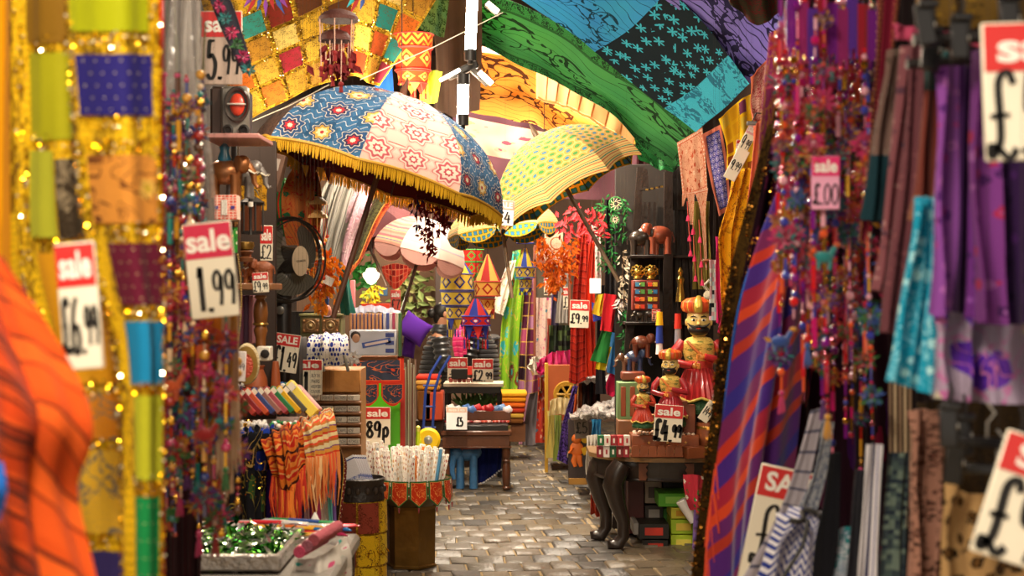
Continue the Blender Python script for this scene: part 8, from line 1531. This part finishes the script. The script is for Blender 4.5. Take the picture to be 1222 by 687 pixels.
# pouches and straps at the bottom
zz = fabric('zigzag', p_zigzag('e0dce0', '2a3a8a', 9, 7, .5), .7)
cb = Cloth(G3([[(938, 618), (960, 608), (985, 616)], [(922, 650), (950, 648), (982, 650)], [(905, 700), (940, 700), (980, 700)]], 3.2), (.02, 1.2, 0, 1)); o = T(cb.mesh('zigzag_pouch', zz, nu=40, nv=30, th=.03), 'white pouch with a blue zigzag pattern at the bottom right', 'bag')
b = MB(); b.tube([cb.at(i / 12, .0, .01) for i in range(13)], .006, 6); b.build('drawstring', dk, o, world=True); b = MB(); b.tube([cb.at(.2, 0, .02), cb.at(.05, .3, .05), cb.at(.0, .8, .05)], .005, 6); b.build('cord', dk, o, world=True)
drape('canvas_strap', 'long pale canvas strap running down in front of the dark shawls', 'strap', [[(968, 490, 3.35), (984, 486, 3.35)], [(948, 560, 3.35), (968, 562, 3.35)], [(925, 620, 3.35), (950, 626, 3.35)], [(880, 700, 3.35), (925, 700, 3.35)]], fabric('canvas', p_stripes([(0, 'b0a8b0'), (.85, '5a5a70')], 9, axis='v'), .8), (.006, 1, 0, 1), nu=14, nv=40)
drape('patterned_strap', 'grey strap printed with small blue leaves beside the canvas strap', 'strap', [[(982, 500, 3.28), (996, 504, 3.28)], [(972, 560, 3.28), (986, 566, 3.28)], [(948, 615, 3.28), (972, 620, 3.28)]], fabric('greyleaf', p_print('a8a8a8', '3a4a6a', 7, 6, .15, 1, 3), .8), (.006, 1, 0, 1), nu=14, nv=30)
drape('black_strap', 'wide black strap hanging over the zigzag pouch', 'strap', [[(990, 540, 3.1), (1004, 540, 3.1)], [(982, 600, 3.1), (1002, 602, 3.1)], [(972, 648, 3.1), (1000, 650, 3.1)], [(968, 700, 3.1), (992, 700, 3.1)]], cloth_m('16161c'), (.006, 1, 0, 1), nu=14, nv=30)
drape('patterned_pouch', 'teal, navy and white patterned pouch right of the black strap', 'bag', [[(990, 640, 3.15), (1008, 628, 3.12), (1026, 640, 3.15)], [(984, 700, 3.12), (1008, 700, 3.08), (1030, 700, 3.12)]], fabric('tealnavy', p_print('d8d8d8', '1a6a70', 2.5, 4, .2, bg2='3a4a80', fine=5), .8), (.016, 2, 0, 1), nu=30, nv=20, th=.02)
for k, (x0, x1, y0, m_, lb) in enumerate(((1034, 1056, 530, fabric('bluewhite', p_stripes([(0, 'e0dce0'), (.3, '4a4a90'), (.38, 'e0dce0'), (.7, '2a2a50')], 2, axis='u'), .8), 'white strap with navy edge stripes hanging at the lower right'), (1060, 1086, 540, fabric('knit', p_cells(['4a5a58', '2a3440', '6a7a70', '38444a'], 4, 30), .9), 'grey green knitted strap hanging left of the pink beige trousers'), (1022, 1034, 560, cloth_m('24242c'), 'thin black strap between the patterned pouch and the striped strap'))):
    drape('hanging_strap', lb, 'strap', [[(x0, y0, 2.95), (x1, y0, 2.95)], [(x0 - 6, 620, 2.95), (x1 - 4, 620, 2.95)], [(x0 - 14, 710, 2.95), (x1 - 6, 710, 2.95)]], m_, (.008, 1.5, k, 1), nu=16, nv=30)
for k in range(5): b = MB(); p = W(1062 + k * 6, 440, 3.05); b.tube([(0, 0, 0), (.002, 0, -.32)], .003, 6); o = b.build('thin_stick', P(('8a7058', 'b8a080')[k % 2], .5)); o.location = p; T(o, 'thin pale stick hanging under the turquoise scarf', 'stick', 'thin sticks under the turquoise scarf')
# ---------------- threads that carry the hung goods from the ceiling
def wverts(o, M):
    M = M @ Matrix.LocRotScale(o.location, o.rotation_euler, o.scale); out = []
    if o.type == 'MESH':
        st_ = max(1, len(o.data.vertices) // 400); out += [M @ o.data.vertices[i].co for i in range(0, len(o.data.vertices), st_)]
    for c_ in o.children: out += wverts(c_, M)
    return out
HUNG = {'tapestry', 'toran', 'parasol', 'tassel', 'garland', 'mobile', 'flag', 'dream catcher', 'hanging', 'bead string', 'ribbon', 'dress', 'wrap'}
thr = P('2a201a', .8, var=0)
for o in [o for o in list(col.objects) if o.parent is None and o.get('category')]:
    ct = o['category']; vs = wverts(o, Matrix.Identity(4)) if (ct in HUNG or ct in ('cloth', 'scarf', 'shawl', 'strap', 'sign', 'trousers', 'clip', 'hanger', 'label', 'beads', 'bag', 'cord', 'rail', 'bottle')) else []
    if not vs: continue
    zt_ = max(v.z for v in vs); zb_ = min(v.z for v in vs)
    if ct not in HUNG and zb_ < (1.02 if ct != 'sign' else 1.35) and not o.location.y < 3.6: continue
    if ct in ('bag', 'bottle') and o.location.y > 3.6 and zb_ < 1.5: continue
    if zt_ > 4.4: continue
    tp_ = [v for v in vs if v.z > zt_ - max(.02, (zt_ - zb_) * .12)]; L_ = min(tp_, key=lambda v: v.x); R_ = max(tp_, key=lambda v: v.x)
    Mi = Matrix.LocRotScale(o.location, o.rotation_euler, o.scale).inverted()
    for p in ([L_, R_] if R_.x - L_.x > .35 else [L_.lerp(R_, .5) if ct == 'sign' else max(tp_, key=lambda v: v.z)]):
        b = MB(); b.tube([Mi @ p, Mi @ Vector((p.x, p.y, 4.69))], .0004 / o.scale[0], 3, caps=False); b.build('thread', thr, o)
